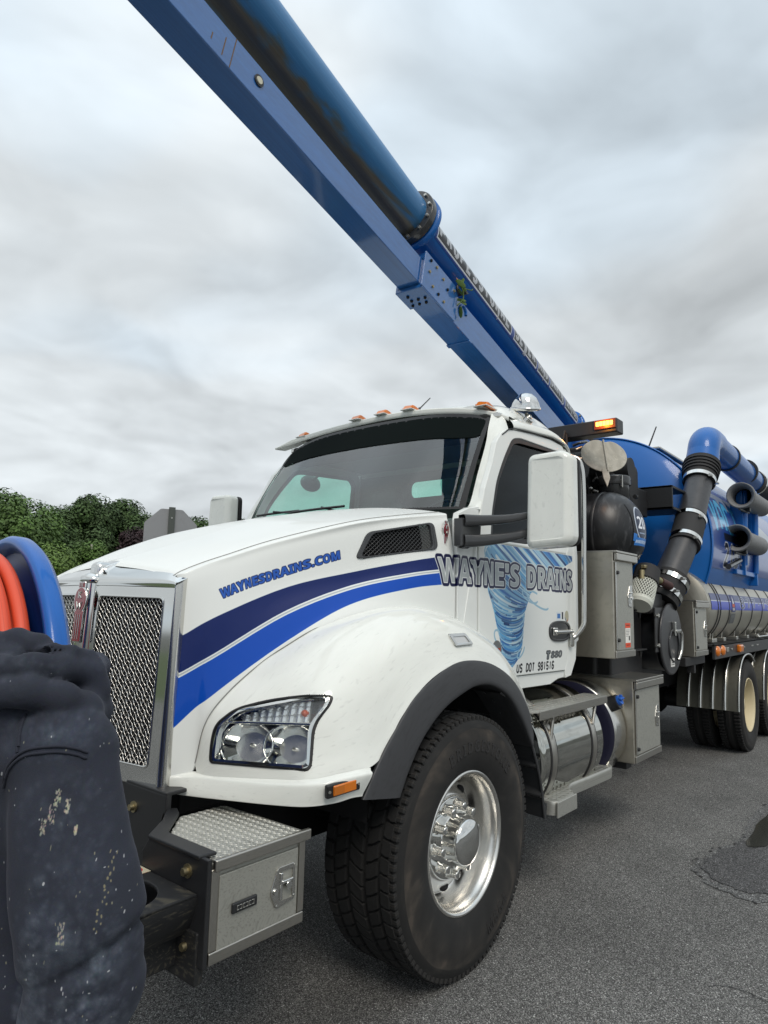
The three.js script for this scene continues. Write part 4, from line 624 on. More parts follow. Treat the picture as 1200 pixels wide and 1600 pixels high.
for (const x of [6.21, 7.55]) for (const s of [1, -1]) rearWheels(x, s);
for (const x of [6.21, 7.55]) part('rear_axle', [cyl(V(x, 0.513, -0.9), V(x, 0.513, 0.9), 0.11, 0.11, 14), new THREE.SphereGeometry(0.27, 20, 14).translate(x, 0.53, 0)], M.chassis, truck);
// frame rails and dark running gear under the body
for (const z of [0.43, -0.43]) part('frame_rail', bx(-1.0, 9.5, 0.72, 0.98, z - 0.04, z + 0.04, 0.01), M.chassis, truck);
part('gearbox', [bx(0.3, 1.6, 0.5, 1.1, -0.35, 0.35, 0.08), cyl(V(1.6, 0.75, 0), V(6.0, 0.6, 0), 0.06, 0.06, 14), bx(2.9, 5.2, 0.55, 1.05, -0.5, 0.45, 0.06)], M.chassis, truck);
part('engine', [bx(-0.85, 0.5, 0.8, 1.5, -0.38, 0.38, 0.08), bx(-1.06, -0.98, 0.85, 1.6, -0.5, 0.5, 0.02)], M.chassis, truck);
// ---------------------------------------------------------------- front bumper with its end box
// a plate in one plane: outline in (u, v), then laid out by a matrix
const basis = (u, v, o) => new THREE.Matrix4().makeBasis(u.normalize(), v.clone().normalize(), u.clone().cross(v).normalize()).setPosition(o);
function rivets(list, r, h, mat, parent, name = 'rivet') { for (const [p, n] of list) part(name, cyl(p, p.clone().addScaledVector(n, h), r, r * 0.8, 12), mat, parent); }
{
  const g = group('bumper_box', truck), x0 = -1.345, x1 = -0.955, y0 = 0.505, y1 = 0.797, z = 1.147;
  const top = [[-1.335, 1.147], [x1, z], [-0.962, 0.71], [-1.165, 0.71], [-1.292, 0.843]];
  part('body', ext(top.map(([x, zz]) => [x, zz]), y1 - y0 - 0.012, 0.004).rotateX(Math.PI / 2).translate(0, y1 - 0.006, 0), M.aluDoor, g);
  part('tread_plate', ext(top.map(([x, zz]) => [x + 0.003, zz]), 0.006, 0.002).rotateX(Math.PI / 2).translate(0, y1 + 0.003, 0), M.aluTread, g);
  const lug = new THREE.SphereGeometry(1, 8, 4, 0, TAU, 0, Math.PI / 2), lugs = [];
  for (let i = 0; i < 40; i++) for (let j = 0; j < 40; j++) { const u = -1.4 + i * 0.0165 + (j % 2) * 0.00825, w = 0.68 + j * 0.0125, in1 = inside([u, w], top.map(([x, zz]) => [x * 0.985 - 0.018, zz * 0.985 + 0.014])); if (in1) lugs.push(lug.clone().scale(0.0095, 0.0022, 0.0022).rotateY((i + j) % 2 ? 0.62 : -0.95).translate(u, y1 + 0.003, w)); }
  stuff(part('tread_pattern', lugs, M.aluTread, g));
  part('drip_lip', [rb(0.405, 0.036, 0.018, -1.14, y1 - 0.006, z + 0.012, 0.005)], M.alu, g);
  parts('frame', [rb(0.03, 0.236, 0.012, x0 + 0.012, 0.662, z + 0.003, 0.004), rb(0.028, 0.236, 0.012, x1 - 0.012, 0.662, z + 0.003, 0.004), rb(0.39, 0.036, 0.014, -1.15, y0 + 0.02, z + 0.004, 0.004)], M.alu, g);
  part('door', rb(0.33, 0.222, 0.008, -1.151, 0.645, z + 0.004, 0.003), M.aluDoor, g);
  // paddle latch in a recessed, part-hexagonal plate
  const l = group('latch', truck), lp = rounded([[-1.112, 0.642], [-1.09, 0.7], [-1.08, 0.716], [-1.005, 0.716], [-1.0, 0.6], [-1.085, 0.588]], 0.012);
  part('plate', ext(lp, 0.006, 0.002, [rounded([[-1.075, 0.703], [-1.013, 0.703], [-1.013, 0.606], [-1.075, 0.606]], 0.008)]).translate(0, 0, z + 0.008), M.chromeSoft, l);
  part('well', [bx(-1.075, -1.013, 0.606, 0.703, z + 0.001, z + 0.0095, 0.001)], M.aluDoor, l);
  part('paddle', [rb(0.05, 0.012, 0.014, -1.044, 0.668, z + 0.018, 0.004), rb(0.012, 0.085, 0.01, -1.068, 0.655, z + 0.015, 0.003), cyl(V(-1.04, 0.655, z + 0.01), V(-1.04, 0.655, z + 0.028), 0.014, 0.012, 16)], M.chrome, l);
  part('lock', cyl(V(-1.092, 0.644, z + 0.01), V(-1.092, 0.644, z + 0.02), 0.01, 0.009, 16), M.chrome, l);
  rivets([[-1.085, 0.706], [-1.008, 0.708], [-1.006, 0.61], [-1.082, 0.597]].map(([x, y]) => [V(x, y, z + 0.013), V(0, 0, 1)]), 0.004, 0.003, M.chrome, l);
  const n = group('name_badge', truck), nb = new THREE.Matrix4().makeRotationZ(0.0).setPosition(-1.218, 0.646, z + 0.012);
  part('base', rb(0.1, 0.032, 0.01, 0, 0, 0, 0.005).applyMatrix4(nb), M.black, n);
  part('lettering', [-0.03, -0.018, -0.006, 0.006, 0.018, 0.03].flatMap((x, i) => [rb(0.009, 0.0025, 0.003, x, 0.006, 0.006, 0.001), rb(0.009, 0.0025, 0.003, x, -0.006, 0.006, 0.001), rb(0.0025, 0.012, 0.003, x + (i % 2 ? 0.003 : -0.003), 0, 0.006, 0.001)]).map((q) => q.applyMatrix4(nb)), M.bolt, n);
}
{
  const g = group('bumper', truck), steel = M.blackDirty, HOLE = [-1.54, 0.945, 0.122, 0.125];
  const side = (s) => {
    const w = (q) => s > 0 ? q : mirrorZ(q.index ? q : mergeVertices(q));
    // front plate of the end bay, set back centre plate, angled flange along the top
    part('end_plate', w(ext([[0.80, 0.5], [1.158, 0.505], [1.158, 0.812], [0.84, 0.812], [0.80, 0.76]], 0.016, 0.004).rotateY(-Math.PI / 2).translate(-1.349, 0, 0)), M.black, g);
    part('top_flange', w(ext([[-1.372, 0.84], [-1.372, 1.12], [-1.31, 1.125], [-1.31, 0.86], [-1.168, 0.715], [-1.14, 0.66], [-1.17, 0.64], [-1.255, 0.74]], 0.012, 0.004).rotateX(Math.PI / 2).translate(0, 0.818, 0)), M.black, g);
    part('angled_plate', w(sheet([[-1.365, 0.84], [-1.26, 0.735], [-1.17, 0.62]].map(([x, z]) => [0.806, 0.7, 0.6, 0.49].map((y) => V(x, y, z))), 8, 4)), M.black, g);
    // step shelf with its round hole, carried out ahead of the plate
    const hole = Array.from({ length: 40 }, (_, i) => [HOLE[0] + HOLE[2] * Math.cos(i / 40 * TAU), HOLE[1] + HOLE[3] * Math.sin(i / 40 * TAU)]);
    part('step_shelf', w(ext([[-1.366, 0.66], [-1.366, 1.112], [-1.62, 1.116], [-1.7, 1.06], [-1.74, 0.66]], 0.012, 0.004, [hole]).rotateX(Math.PI / 2).translate(0, 0.708, 0)), steel, g);
    part('step_face', w(sheet([[-1.366, 1.114, 0.7], [-1.48, 1.116, 0.7], [-1.62, 1.118, 0.7], [-1.7, 1.06, 0.7], [-1.725, 0.85, 0.7], [-1.74, 0.66, 0.7]].map(([x, z, y]) => [0, 0.03, 0.08, 0.12].map((d) => V(x + 0.02 * (d / 0.12) ** 2 * 2, y - d, z - 0.05 * (d / 0.12) ** 2))), 40, 8)), steel, g);
    part('gusset', w(bx(-1.6, -1.366, 0.48, 0.6, 0.72, 0.74)), M.blackDirty, g); part('gusset', w(bx(-1.56, -1.366, 0.48, 0.6, 1.0, 1.03)), M.blackDirty, g);
  };
  side(1); side(-1);
  part('centre_plate', [bx(-1.19, -1.165, 0.55, 0.87, -0.66, 0.66, 0.005), bx(-1.19, -1.1, 0.865, 0.88, -0.66, 0.66, 0.005)], M.black, g);
  part('lower_plate', bx(-1.372, -1.34, 0.45, 0.6, 0.7, 1.13, 0.006), M.blackDirty, g);
  for (const [x, y, z] of [[-1.192, 0.79, 0.45], [-1.366, 0.76, 1.06], [-1.366, 0.55, 1.075], [-1.345, 0.51, 0.8]]) { const b = group('bolt', truck); part('washer', cyl(V(x + 0.004, y, z), V(x - 0.004, y, z), 0.021, 0.021, 20), M.brass, b); part('head', cyl(V(x - 0.003, y, z), V(x - 0.02, y, z), 0.013, 0.012, 6), M.brass, b); }
  // warning sticker: a struck-out footprint in a red ring
  part('sticker', rb(0.085, 0.002, 0.085, 0, 0, 0, 0.0005), std({ color: C(1, 1, 1), roughness: 0.6, map: canvasTex(128, 128, (c) => { c.fillStyle = '#c9c2a8'; c.fillRect(0, 0, 128, 128); c.fillStyle = '#2c2823'; c.beginPath(); c.ellipse(52, 62, 14, 26, 0.2, 0, 7); c.fill(); c.beginPath(); c.ellipse(78, 68, 12, 22, 0.2, 0, 7); c.fill(); c.strokeStyle = '#c23a2c'; c.lineWidth = 9; c.beginPath(); c.arc(64, 64, 46, 0, 7); c.stroke(); c.beginPath(); c.moveTo(32, 32); c.lineTo(96, 96); c.stroke(); }) }), truck).position.set(-1.41, 0.7095, 0.82);
}
// ---------------------------------------------------------------- tanks, steps and lockers along the driver's side
function locker(name, x0, x1, y0, y1, z0, z, latchY, sticker) {
  const g = group(name, truck), t = 0.035;
  part('body', bx(x0, x1, y0, y1, z0, z, 0.006), M.stainless, g);
  part('lid_lip', [bx(x0 + 0.004, x1 + 0.03, y1 - 0.062, y1 - 0.012, z + 0.004, z + 0.03, 0.006), bx(x0, x1 + 0.03, y1 - 0.01, y1 + 0.006, z0, z + 0.03, 0.004)], M.alu, g);
  part('sill', bx(x0 + 0.004, x1 - 0.002, y0 + 0.004, y0 + 0.05, z + 0.001, z + 0.012, 0.004), M.alu, g);
  part('door', bx(x0 + t, x1 - 0.025, y0 + 0.056, y1 - 0.07, z + 0.002, z + 0.01, 0.004), M.aluDoor, g);
  part('hinge', [cyl(V(x0 + t - 0.006, y0 + 0.06, z + 0.007), V(x0 + t - 0.006, y1 - 0.075, z + 0.007), 0.006, 0.006, 8)], M.chromeSoft, g);
  for (const k of [0.17, 0.8]) part('rubber_bumper', cyl(V(x0 + t + 0.006, y0 + (y1 - y0) * k, z + 0.008), V(x0 + t + 0.006, y0 + (y1 - y0) * k, z + 0.026), 0.014, 0.012, 14), M.black, g);
  const xl = x1 - 0.095;
  part('latch_plate', ext(rounded([[xl - 0.04, latchY - 0.07], [xl + 0.03, latchY - 0.08], [xl + 0.034, latchY + 0.08], [xl - 0.012, latchY + 0.075], [xl - 0.05, latchY]], 0.008), 0.006, 0.002).translate(0, 0, z + 0.009), M.chromeSoft, g);
  part('latch_paddle', [rb(0.04, 0.012, 0.016, xl, latchY + 0.025, z + 0.02, 0.004), rb(0.01, 0.1, 0.012, xl - 0.012, latchY, z + 0.018, 0.003), cyl(V(xl + 0.002, latchY - 0.012, z + 0.012), V(xl + 0.002, latchY - 0.012, z + 0.03), 0.014, 0.012, 14)], M.chrome, g);
  if (sticker) part('warning_label', rb(0.1, 0.17, 0.001, (x0 + x1) / 2 + 0.04, y0 + 0.155, z + 0.0108, 0.0004), std({ roughness: 0.5, map: canvasTex(128, 224, (c) => { c.fillStyle = '#e8e6df'; c.fillRect(0, 0, 128, 224); c.fillStyle = '#e2502a'; c.fillRect(0, 0, 128, 46); c.fillRect(0, 182, 128, 42); c.fillStyle = '#555'; for (let i = 0; i < 5; i++) c.fillRect(14, 62 + i * 14, 96 - i * 9, 4); c.fillStyle = '#222'; c.fillRect(82, 120, 30, 40); c.fillStyle = '#7d2110'; c.fillRect(20, 16, 88, 10); c.fillRect(26, 198, 76, 8); }) }), g);
  return g;
}
locker('tall_locker', 1.887, 2.273, 1.251, 1.985, 0.5, 1.2, 1.68, true);
part('locker_rivet', cyl(V(1.886, 1.7, 0.98), V(1.88, 1.7, 0.98), 0.012, 0.009, 10), M.whitePlain, truck);
locker('low_locker', 2.165, 2.735, 0.522, 1.09, 0.42, 1.22, 0.8, false);
parts('locker_foot', [bx(2.2, 2.3, 0.47, 0.52, 0.7, 1.15, 0.004), bx(2.55, 2.64, 0.48, 0.52, 0.7, 1.15, 0.004)], M.chassis, truck);
locker('rear_locker', 3.855, 4.282, 1.171, 1.675, 0.55, 1.2, 1.42, false);
part('locker_shelf', [bx(3.7, 4.35, 1.09, 1.168, 0.5, 1.16, 0.006), bx(3.95, 4.0, 1.02, 1.09, 1.1, 1.165, 0.003)], M.chassis, truck);
{
  // fuel tank and the exhaust-fluid tank behind it
  const g = group('fuel_tank', truck), c = V(0, 0.735, 0.835), r = 0.345;
  const polish = std({ color: C(0.66, 0.66, 0.64), metalness: 1, roughness: 0.24, roughnessMap: grimeRough, map: scuff([0.9, 0.9, 0.88], 0.25, 3, 14, 0.5) });
  part('barrel', latheX([[0.001, 0.84], [0.25, 0.845], [0.325, 0.86], [r, 0.89], [r, 1.7], [r - 0.008, 1.735], [0.3, 1.755], [0.001, 1.765]], 96, c), polish, g);
  for (const x of [0.98, 1.56]) { part('strap', latheX([[r + 0.002, x - 0.03], [r + 0.008, x - 0.026], [r + 0.008, x + 0.026], [r + 0.002, x + 0.03]], 96, c), M.alu, g); part('strap_liner', latheX([[r + 0.001, x - 0.042], [r + 0.005, x - 0.04], [r + 0.005, x + 0.04], [r + 0.001, x + 0.042]], 96, c), M.rubber, g); }
  const d = group('fluid_tank', truck);
  part('barrel', latheX([[0.001, 1.93], [0.3, 1.932], [0.338, 1.945], [r - 0.002, 1.965], [r, 2.12], [r - 0.02, 2.15], [0.001, 2.155]], 96, c), M.chromeSoft, d);
  part('end_face', latheX([[0.001, 1.922], [0.3, 1.924], [0.335, 1.935]], 72, c), std({ color: C(0.018, 0.018, 0.04), roughness: 0.35 }), d);
  part('filler_neck', cyl(V(2.03, 0.735 + 0.3 * 0.6, 0.835 + 0.3 * 0.8), V(2.03, 0.735 + 0.4 * 0.55, 0.835 + 0.4 * 0.83), 0.055, 0.05, 24), M.black, d);
  part('cap', [cyl(V(2.03, 0.945, 1.145), V(2.03, 0.968, 1.18), 0.036, 0.033, 20), rb(0.066, 0.016, 0.022, 2.03, 0.977, 1.186, 0.005), rb(0.016, 0.06, 0.022, 2.03, 0.972, 1.182, 0.005)], M.capBlue, d);
  part('tank_cradle', [bx(0.95, 1.02, 0.45, 0.8, 0.45, 0.56), bx(1.53, 1.6, 0.45, 0.8, 0.45, 0.56), bx(1.78, 1.9, 0.5, 0.95, 0.45, 0.9, 0.02)], M.chassis, truck);
}
{
  // upper step: pierced tread with a folded front edge
  const slots = (poly, dx, dz, w, l, a) => { const h = []; const xs = poly.map((p) => p[0]), ys = poly.map((p) => p[1]), inn = grow(poly, -0.022); let r = 0; for (let y = Math.min(...ys) + 0.02; y < Math.max(...ys) - 0.01; y += dz, r++) for (let x = Math.min(...xs) + 0.02 + (r % 2) * dx / 2; x < Math.max(...xs) - 0.02; x += dx) { const e = []; for (let k = 0; k < 8; k++) { const t = k / 8 * TAU, u = Math.cos(t) * l, v = Math.sin(t) * w; e.push([x + u * Math.cos(a) - v * Math.sin(a), y + u * Math.sin(a) + v * Math.cos(a)]); } if (e.every((q) => inside(q, inn))) h.push(e.reverse()); } return h; };
  const g = group('upper_step', truck), P = [[0.7, 1.03], [1.76, 1.03], [1.76, 1.185], [0.78, 1.185], [0.7, 1.12]];
  part('tread', ext(P, 0.01, 0.001, slots(P, 0.046, 0.036, 0.008, 0.013, 0.5)).rotateX(Math.PI / 2).translate(0, 1.022, 0), M.aluTread, g);
  part('front_edge', [bx(0.78, 1.762, 0.972, 1.021, 1.183, 1.191, 0.003), bx(0.695, 0.703, 0.975, 1.021, 1.03, 1.12, 0.003)], M.alu, g);
  parts('bracket', [cyl(V(1.0, 0.985, 1.165), V(0.97, 0.84, 1.16), 0.011, 0.011, 8), cyl(V(1.62, 0.985, 1.165), V(1.57, 0.86, 1.165), 0.011, 0.011, 8)], M.alu, g);
  const pegs = []; for (let i = 0; i < 9; i++) pegs.push(cyl(V(0.86 + i * 0.05, 0.965, 1.175), V(0.86 + i * 0.05, 0.945, 1.168), 0.012, 0.007, 8)); stuff(part('pierced_lip', pegs, M.alu, g));
  const q = group('lower_step', truck), Q = rounded([[0.87, 0.98], [1.3, 0.98], [1.97, 0.96], [1.985, 1.13], [1.9, 1.145], [1.5, 1.13], [1.32, 1.12], [1.22, 1.15], [1.15, 1.225], [0.88, 1.235]], 0.06, 6);
  part('tread', ext(Q, 0.012, 0.001, slots(Q, 0.052, 0.036, 0.009, 0.016, 0.45)).rotateX(Math.PI / 2).translate(0, 0.535, 0), M.aluTread, q);
  const wall = Q.filter(([x, z]) => z > 1.05); wall.sort((a, b) => a[0] - b[0]);
  part('rolled_edge', sheet(wall.map(([x, z]) => [[x, 0.534, z + 0.001], [x, 0.52, z + 0.006], [x, 0.5, z + 0.005], [x, 0.462, z + 0.002]]), 60, 6), M.aluTread, q);
  part('end_lip', bx(0.885, 1.14, 0.452, 0.534, 1.232, 1.242, 0.003), M.aluTread, q);
  part('hanger', [bx(1.0, 1.04, 0.35, 0.53, 0.9, 0.94), bx(1.6, 1.64, 0.35, 0.5, 0.95, 0.99), cyl(V(1.62, 0.44, 1.05), V(1.62, 0.53, 1.05), 0.014, 0.014, 8)], M.chassis, q);
}
// ---------------------------------------------------------------- blower, silencer and vacuum pipework behind the cab
{
  const g = group('silencer', truck), c = V(2.72, 2.2, 0), r = 0.34, dome = []; for (let i = 0; i <= 12; i++) { const t = i / 12 * Math.PI / 2; dome.push([r * Math.cos(t) + 0.0005, 0.87 + 0.27 * Math.sin(t)]); }
  const dusty = std({ color: C(1, 1, 1), roughness: 0.38, map: dataTex(512, 512, (u, v) => { const n = tile(u, v, 2.2, 4, 5), d = smooth(0.02, 0.4, n) * 0.16; return [0.1 + d, 0.105 + d, 0.115 + d]; }, true) });
  part('drum', latheZ([...dome.reverse(), [r, 0.86], [r, -0.5], [0.2, -0.56], [0.001, -0.6]], 72, c), dusty, g);
  part('seam', latheZ([[r, 0.86], [r + 0.006, 0.855], [r + 0.006, 0.835], [r, 0.83]], 72, c), dusty, g);
  part('saddle', [bx(2.45, 2.99, 1.75, 1.9, 0.1, 0.7, 0.02), bx(2.3, 3.3, 1.05, 1.75, -0.6, 0.9, 0.03)], M.chassis, g);
  // anniversary emblem on the domed end
  const e = []; for (let i = 0; i <= 16; i++) { const row = []; for (let j = 0; j <= 10; j++) { const u = (i / 16 - 0.5), v = (j / 10 - 0.5), x = -0.02 + u * 0.26, y = 0.03 + v * 0.37, q = Math.min(0.999, (x * x + y * y) / r / r); row.push(V(c.x + x, c.y + y, 0.87 + 0.27 * Math.sqrt(1 - q) + 0.004)); } e.push(row); }
  const art = canvasTex(256, 340, (k) => { k.fillStyle = '#141519'; k.fillRect(0, 0, 256, 340); k.save(); k.beginPath(); k.ellipse(128, 138, 100, 128, 0, 0, 7); k.fillStyle = '#b9c4d2'; k.fill(); k.beginPath(); k.ellipse(128, 138, 90, 118, 0, 0, 7); k.fillStyle = '#1d2a44'; k.fill(); k.fillStyle = '#e6ebf2'; k.font = 'bold 128px sans-serif'; k.textAlign = 'center'; k.fillText('20', 128, 178); k.fillStyle = '#8fa3c0'; k.fillRect(74, 206, 108, 8); k.restore(); k.fillStyle = '#2f78c8'; k.fillRect(22, 244, 216, 58); k.beginPath(); k.moveTo(4, 214); k.lineTo(46, 222); k.lineTo(46, 280); k.lineTo(4, 270); k.fill(); k.fillStyle = '#dfeaf6'; k.font = 'bold 32px sans-serif'; k.textAlign = 'center'; k.fillText('ANNIVERSARY', 130, 285, 196); });
  part('emblem', sheet(e, 24, 20), std({ map: art, roughness: 0.3 }), g);
}
{
  const f = group('air_filter', truck);
  part('can', latheY([[0.001, 2.5], [0.125, 2.5], [0.125, 2.64]], 40, V(2.95, 0, 0.83)), M.plastic, f);
  part('cap', latheY([[0.125, 2.63], [0.138, 2.635], [0.138, 2.7], [0.128, 2.712], [0.001, 2.716]], 40, V(2.95, 0, 0.83)), M.plastic, f);
  part('clip', [rb(0.02, 0.06, 0.012, 2.85, 2.64, 0.93, 0.003), cyl(V(2.84, 2.6, 0.94), V(2.84, 2.7, 0.94), 0.006, 0.006, 8)], M.bolt, f);
  // pale heart-shaped flap with a keel, tilted over the air intake
  const w = group('intake_flap', truck), pts = []; for (let i = 0; i < 64; i++) { const a = i / 64 * TAU, rr = 1 - 0.16 * Math.exp(-(((a - Math.PI / 2) / 0.22) ** 2)); pts.push([0.185 * Math.cos(a) * rr, 0.14 * Math.sin(a) * rr]); }
  const m = basis(V(0.62, 0.0, 0.78), V(0.1, 1, -0.12), V(2.54, 2.815, 0.9)), grey = std({ color: C(0.9, 0.9, 0.9), roughness: 0.85, map: dataTex(256, 256, (u, v) => { const n = tile(u, v, 3, 2, 5), l = smooth(0.9, 1, 1 - Math.abs(tile(u, v, 2.2, 9, 3)) * 9) * 0.14; return [0.76 + 0.14 * n + l, 0.745 + 0.14 * n + l, 0.7 + 0.14 * n + l * 0.8]; }, true) });
  part('disc', ext(pts, 0.012, 0.003).rotateZ(-0.12).applyMatrix4(m), grey, w);
  part('keel', ext([[-0.03, -0.12], [0.02, -0.12], [0.03, -0.19], [0.0, -0.27], [-0.025, -0.19]], 0.014, 0.003).translate(0, 0, 0.004).applyMatrix4(m), grey, w);
  part('rib', [rb(0.012, 0.27, 0.02, 0.01, 0.0, 0.016, 0.004).rotateZ(0.05).applyMatrix4(m)], grey, w);
  // warning beam across the back of the cab
  const b = group('warning_beam', truck);
  part('housing', [bx(2.22, 2.36, 2.918, 3.03, -1.05, 1.13, 0.012)], M.black, b);
  part('bezel', bx(2.205, 2.222, 2.948, 3.024, 0.955, 1.125, 0.006), std({ color: C(0.12, 0.03, 0.01), roughness: 0.4 }), b);
  for (let i = 0; i < 5; i++) part('lamp', rb(0.008, 0.034, 0.023, 2.202, 2.99, 0.985 + i * 0.027, 0.003), std({ color: C(1, 0.6, 0.15), emissive: C(1, 0.5, 0.08), emissiveIntensity: 3.2 }), b);
  const pl = new THREE.PointLight(0xffa030, 0.12, 6); pl.position.set(2.15, 2.99, 1.04); pl.castShadow = true; scene.add(pl);
  // engine-side clutter: hoses, lines, brackets, fittings
  const k = group('pump_unit', truck), rnd = rng(41);
  part('casing', [bx(2.35, 3.0, 2.45, 2.8, -0.3, 0.62, 0.05), bx(3.0, 3.55, 2.2, 2.93, -0.2, 0.86, 0.09), cyl(V(3.1, 2.8, 0.5), V(3.1, 2.8, 0.93), 0.1, 0.1, 24), bx(2.6, 3.1, 2.84, 2.94, 0.5, 0.8, 0.03), bx(2.1, 2.35, 1.3, 2.85, -0.4, 0.42, 0.04), cyl(V(2.5, 2.75, 0.2), V(2.5, 2.75, 0.75), 0.11, 0.11, 24), cyl(V(2.2, 2.35, 0.35), V(2.2, 2.35, 0.68), 0.16, 0.15, 24)], M.chassis, k);
  for (let i = 0; i < 36; i++) { const z0 = 0.4 + 0.36 * rnd(), y0 = 2.38 + 0.55 * rnd(), x0 = 2.15 + 1.0 * rnd(); part('hose', tube([V(x0, y0, z0), V(x0 + 0.2 * (rnd() - 0.5), y0 + 0.2 * (rnd() - 0.7), z0 + 0.08 * rnd()), V(x0 + 0.35 * (rnd() - 0.5), y0 + 0.4 * (rnd() - 0.6), z0 + 0.1 * (rnd() - 0.4)), V(x0 + 0.5 * (rnd() - 0.5), y0 - 0.35 * rnd(), z0 - 0.1 * rnd())], 0.007 + 0.01 * rnd(), 20, 7), rnd() < 0.75 ? M.rubber : M.plastic, k); }
  for (let i = 0; i < 22; i++) { const p = V(2.1 + 0.5 * rnd(), 2.4 + 0.5 * rnd(), 0.55 + 0.3 * rnd()), d = V(rnd() - 0.5, rnd() - 0.5, rnd() - 0.5).normalize().multiplyScalar(0.03 + 0.05 * rnd()); part('fitting', cyl(p, p.clone().add(d), 0.007 + 0.008 * rnd(), 0.007, 7), M.bolt, k); }
  part('blue_motor', latheZ([[0.001, 0.66], [0.1, 0.655], [0.13, 0.62], [0.13, 0.2], [0.001, 0.18]], 32, V(2.02, 2.62, 0.1)), M.blueDull, k);
  part('red_valve', new THREE.SphereGeometry(0.032, 16, 12).translate(2.52, 1.86, 1.05), std({ color: C(0.3, 0.01, 0.02), roughness: 0.4 }), k);
  part('brass_valve', [cyl(V(2.72, 1.83, 1.12), V(2.72, 1.9, 1.12), 0.03, 0.022, 12), rb(0.06, 0.03, 0.04, 2.75, 1.925, 1.13, 0.008)], M.brass, k);
}
{
  // pierced breather on its rubber elbow
  const g = group('breather', truck), a = V(2.86, 1.89, 1.12), b = V(2.66, 1.63, 1.12), at = (t) => a.clone().lerp(b, t);
  part('boot', [cyl(at(-0.05), at(0.34), 0.098, 0.102, 28), cyl(at(0.33), at(0.37), 0.106, 0.106, 28)], M.rubber, g);
  part('core', cyl(at(0.36), at(0.96), 0.082, 0.086, 28), M.black, g);
  const L = a.distanceTo(b), w = []; for (const s of [1, -1]) for (let k = 0; k < 26; k++) { const P = []; for (let i = 0; i <= 10; i++) { const t = i / 10, q = k / 26 * TAU + s * t * 1.1; P.push(V(Math.cos(q) * 0.091, (0.37 + 0.56 * t) * L, Math.sin(q) * 0.091)); } w.push(tube(P, 0.0048, 12, 4)); }
  const M4 = new THREE.Matrix4().makeRotationFromQuaternion(new THREE.Quaternion().setFromUnitVectors(V(0, 1, 0), b.clone().sub(a).normalize())).setPosition(a), pale = std({ color: C(0.56, 0.58, 0.52), roughness: 0.55 });
  stuff(part('mesh_guard', w.map((q) => q.applyMatrix4(M4)), pale, g));
  part('end_cap', [cyl(at(0.9), at(0.98), 0.094, 0.096, 28), cyl(at(0.98), at(1.06), 0.096, 0.085, 28)], pale, g);
  part('lever', cyl(V(2.78, 1.86, 1.16), V(3.05, 1.825, 1.16), 0.026, 0.026, 12), std({ color: C(0.22, 0.2, 0.1), roughness: 0.5 }), truck);
  part('lever_grip', cyl(V(3.05, 1.825, 1.16), V(3.3, 1.79, 1.16), 0.033, 0.036, 14), M.maroon, truck);
}
{
  // vacuum housing with a round inspection door
  const g = group('vacuum_housing', truck), c = V(3.32, 1.345, 0);
  part('drum', latheZ([[0.001, 1.12], [0.26, 1.12], [0.27, 1.1], [0.27, 0.2], [0.001, 0.2]], 56, c), M.blackGloss, g);
  part('inspection_door', [latheZ([[0.001, 1.165], [0.285, 1.162], [0.298, 1.155], [0.298, 1.14], [0.27, 1.135]], 64, c)], std({ color: C(0.05, 0.051, 0.053), roughness: 0.32, map: scuff([0.9, 0.9, 0.92], 0.35, 2, 4) }), g);
  part('side_flange', [bx(2.965, 3.2, 1.245, 1.605, 1.125, 1.138, 0.004), bx(3.02, 3.3, 1.55, 1.72, 0.85, 1.1, 0.02), cyl(V(3.32, 1.55, 0.9), V(3.34, 1.72, 0.98), 0.15, 0.14, 28)], std({ color: C(0.04, 0.041, 0.043), roughness: 0.4 }), g);
  part('door_ring', new THREE.TorusGeometry(0.135, 0.007, 8, 40).translate(3.35, 1.29, 1.168), M.plastic, g);
  part('door_latch', [rb(0.035, 0.12, 0.03, 3.33, 1.43, 1.18, 0.006), rb(0.13, 0.03, 0.03, 3.39, 1.41, 1.19, 0.008), tube([V(3.44, 1.41, 1.195), V(3.47, 1.37, 1.2), V(3.46, 1.25, 1.195), V(3.4, 1.17, 1.185)], 0.014, 20, 8)], M.chromeSoft, g);
  for (const y of [1.3, 1.54]) part('hinge_bolt', [cyl(V(2.95, y, 1.145), V(3.03, y, 1.145), 0.008, 0.008, 8), rb(0.03, 0.03, 0.02, 3.02, y, 1.145, 0.005)], M.bolt, g);
  for (const y of [1.27, 1.58]) part('stay', [rb(0.26, 0.012, 0.05, 2.78, y, 1.06, 0.003), cyl(V(2.82, y - 0.01, 1.06), V(2.82, y - 0.06, 1.06), 0.016, 0.008, 8)], M.chassis, g);
  part('label_plate', rb(0.11, 0.07, 0.002, 3.31, 1.15, 1.164, 0.0006), std({ roughness: 0.5, map: canvasTex(128, 80, (k) => { k.fillStyle = '#dcdcd8'; k.fillRect(0, 0, 128, 80); k.fillStyle = '#444'; for (let i = 0; i < 3; i++) k.fillRect(16, 20 + i * 18, 96, 7); }) }), g);
  part('backing_box', [bx(2.35, 3.05, 1.0, 1.72, 0.2, 1.0, 0.02), bx(3.0, 3.9, 0.95, 1.75, 0.0, 0.9, 0.03)], M.chassis, g);
}
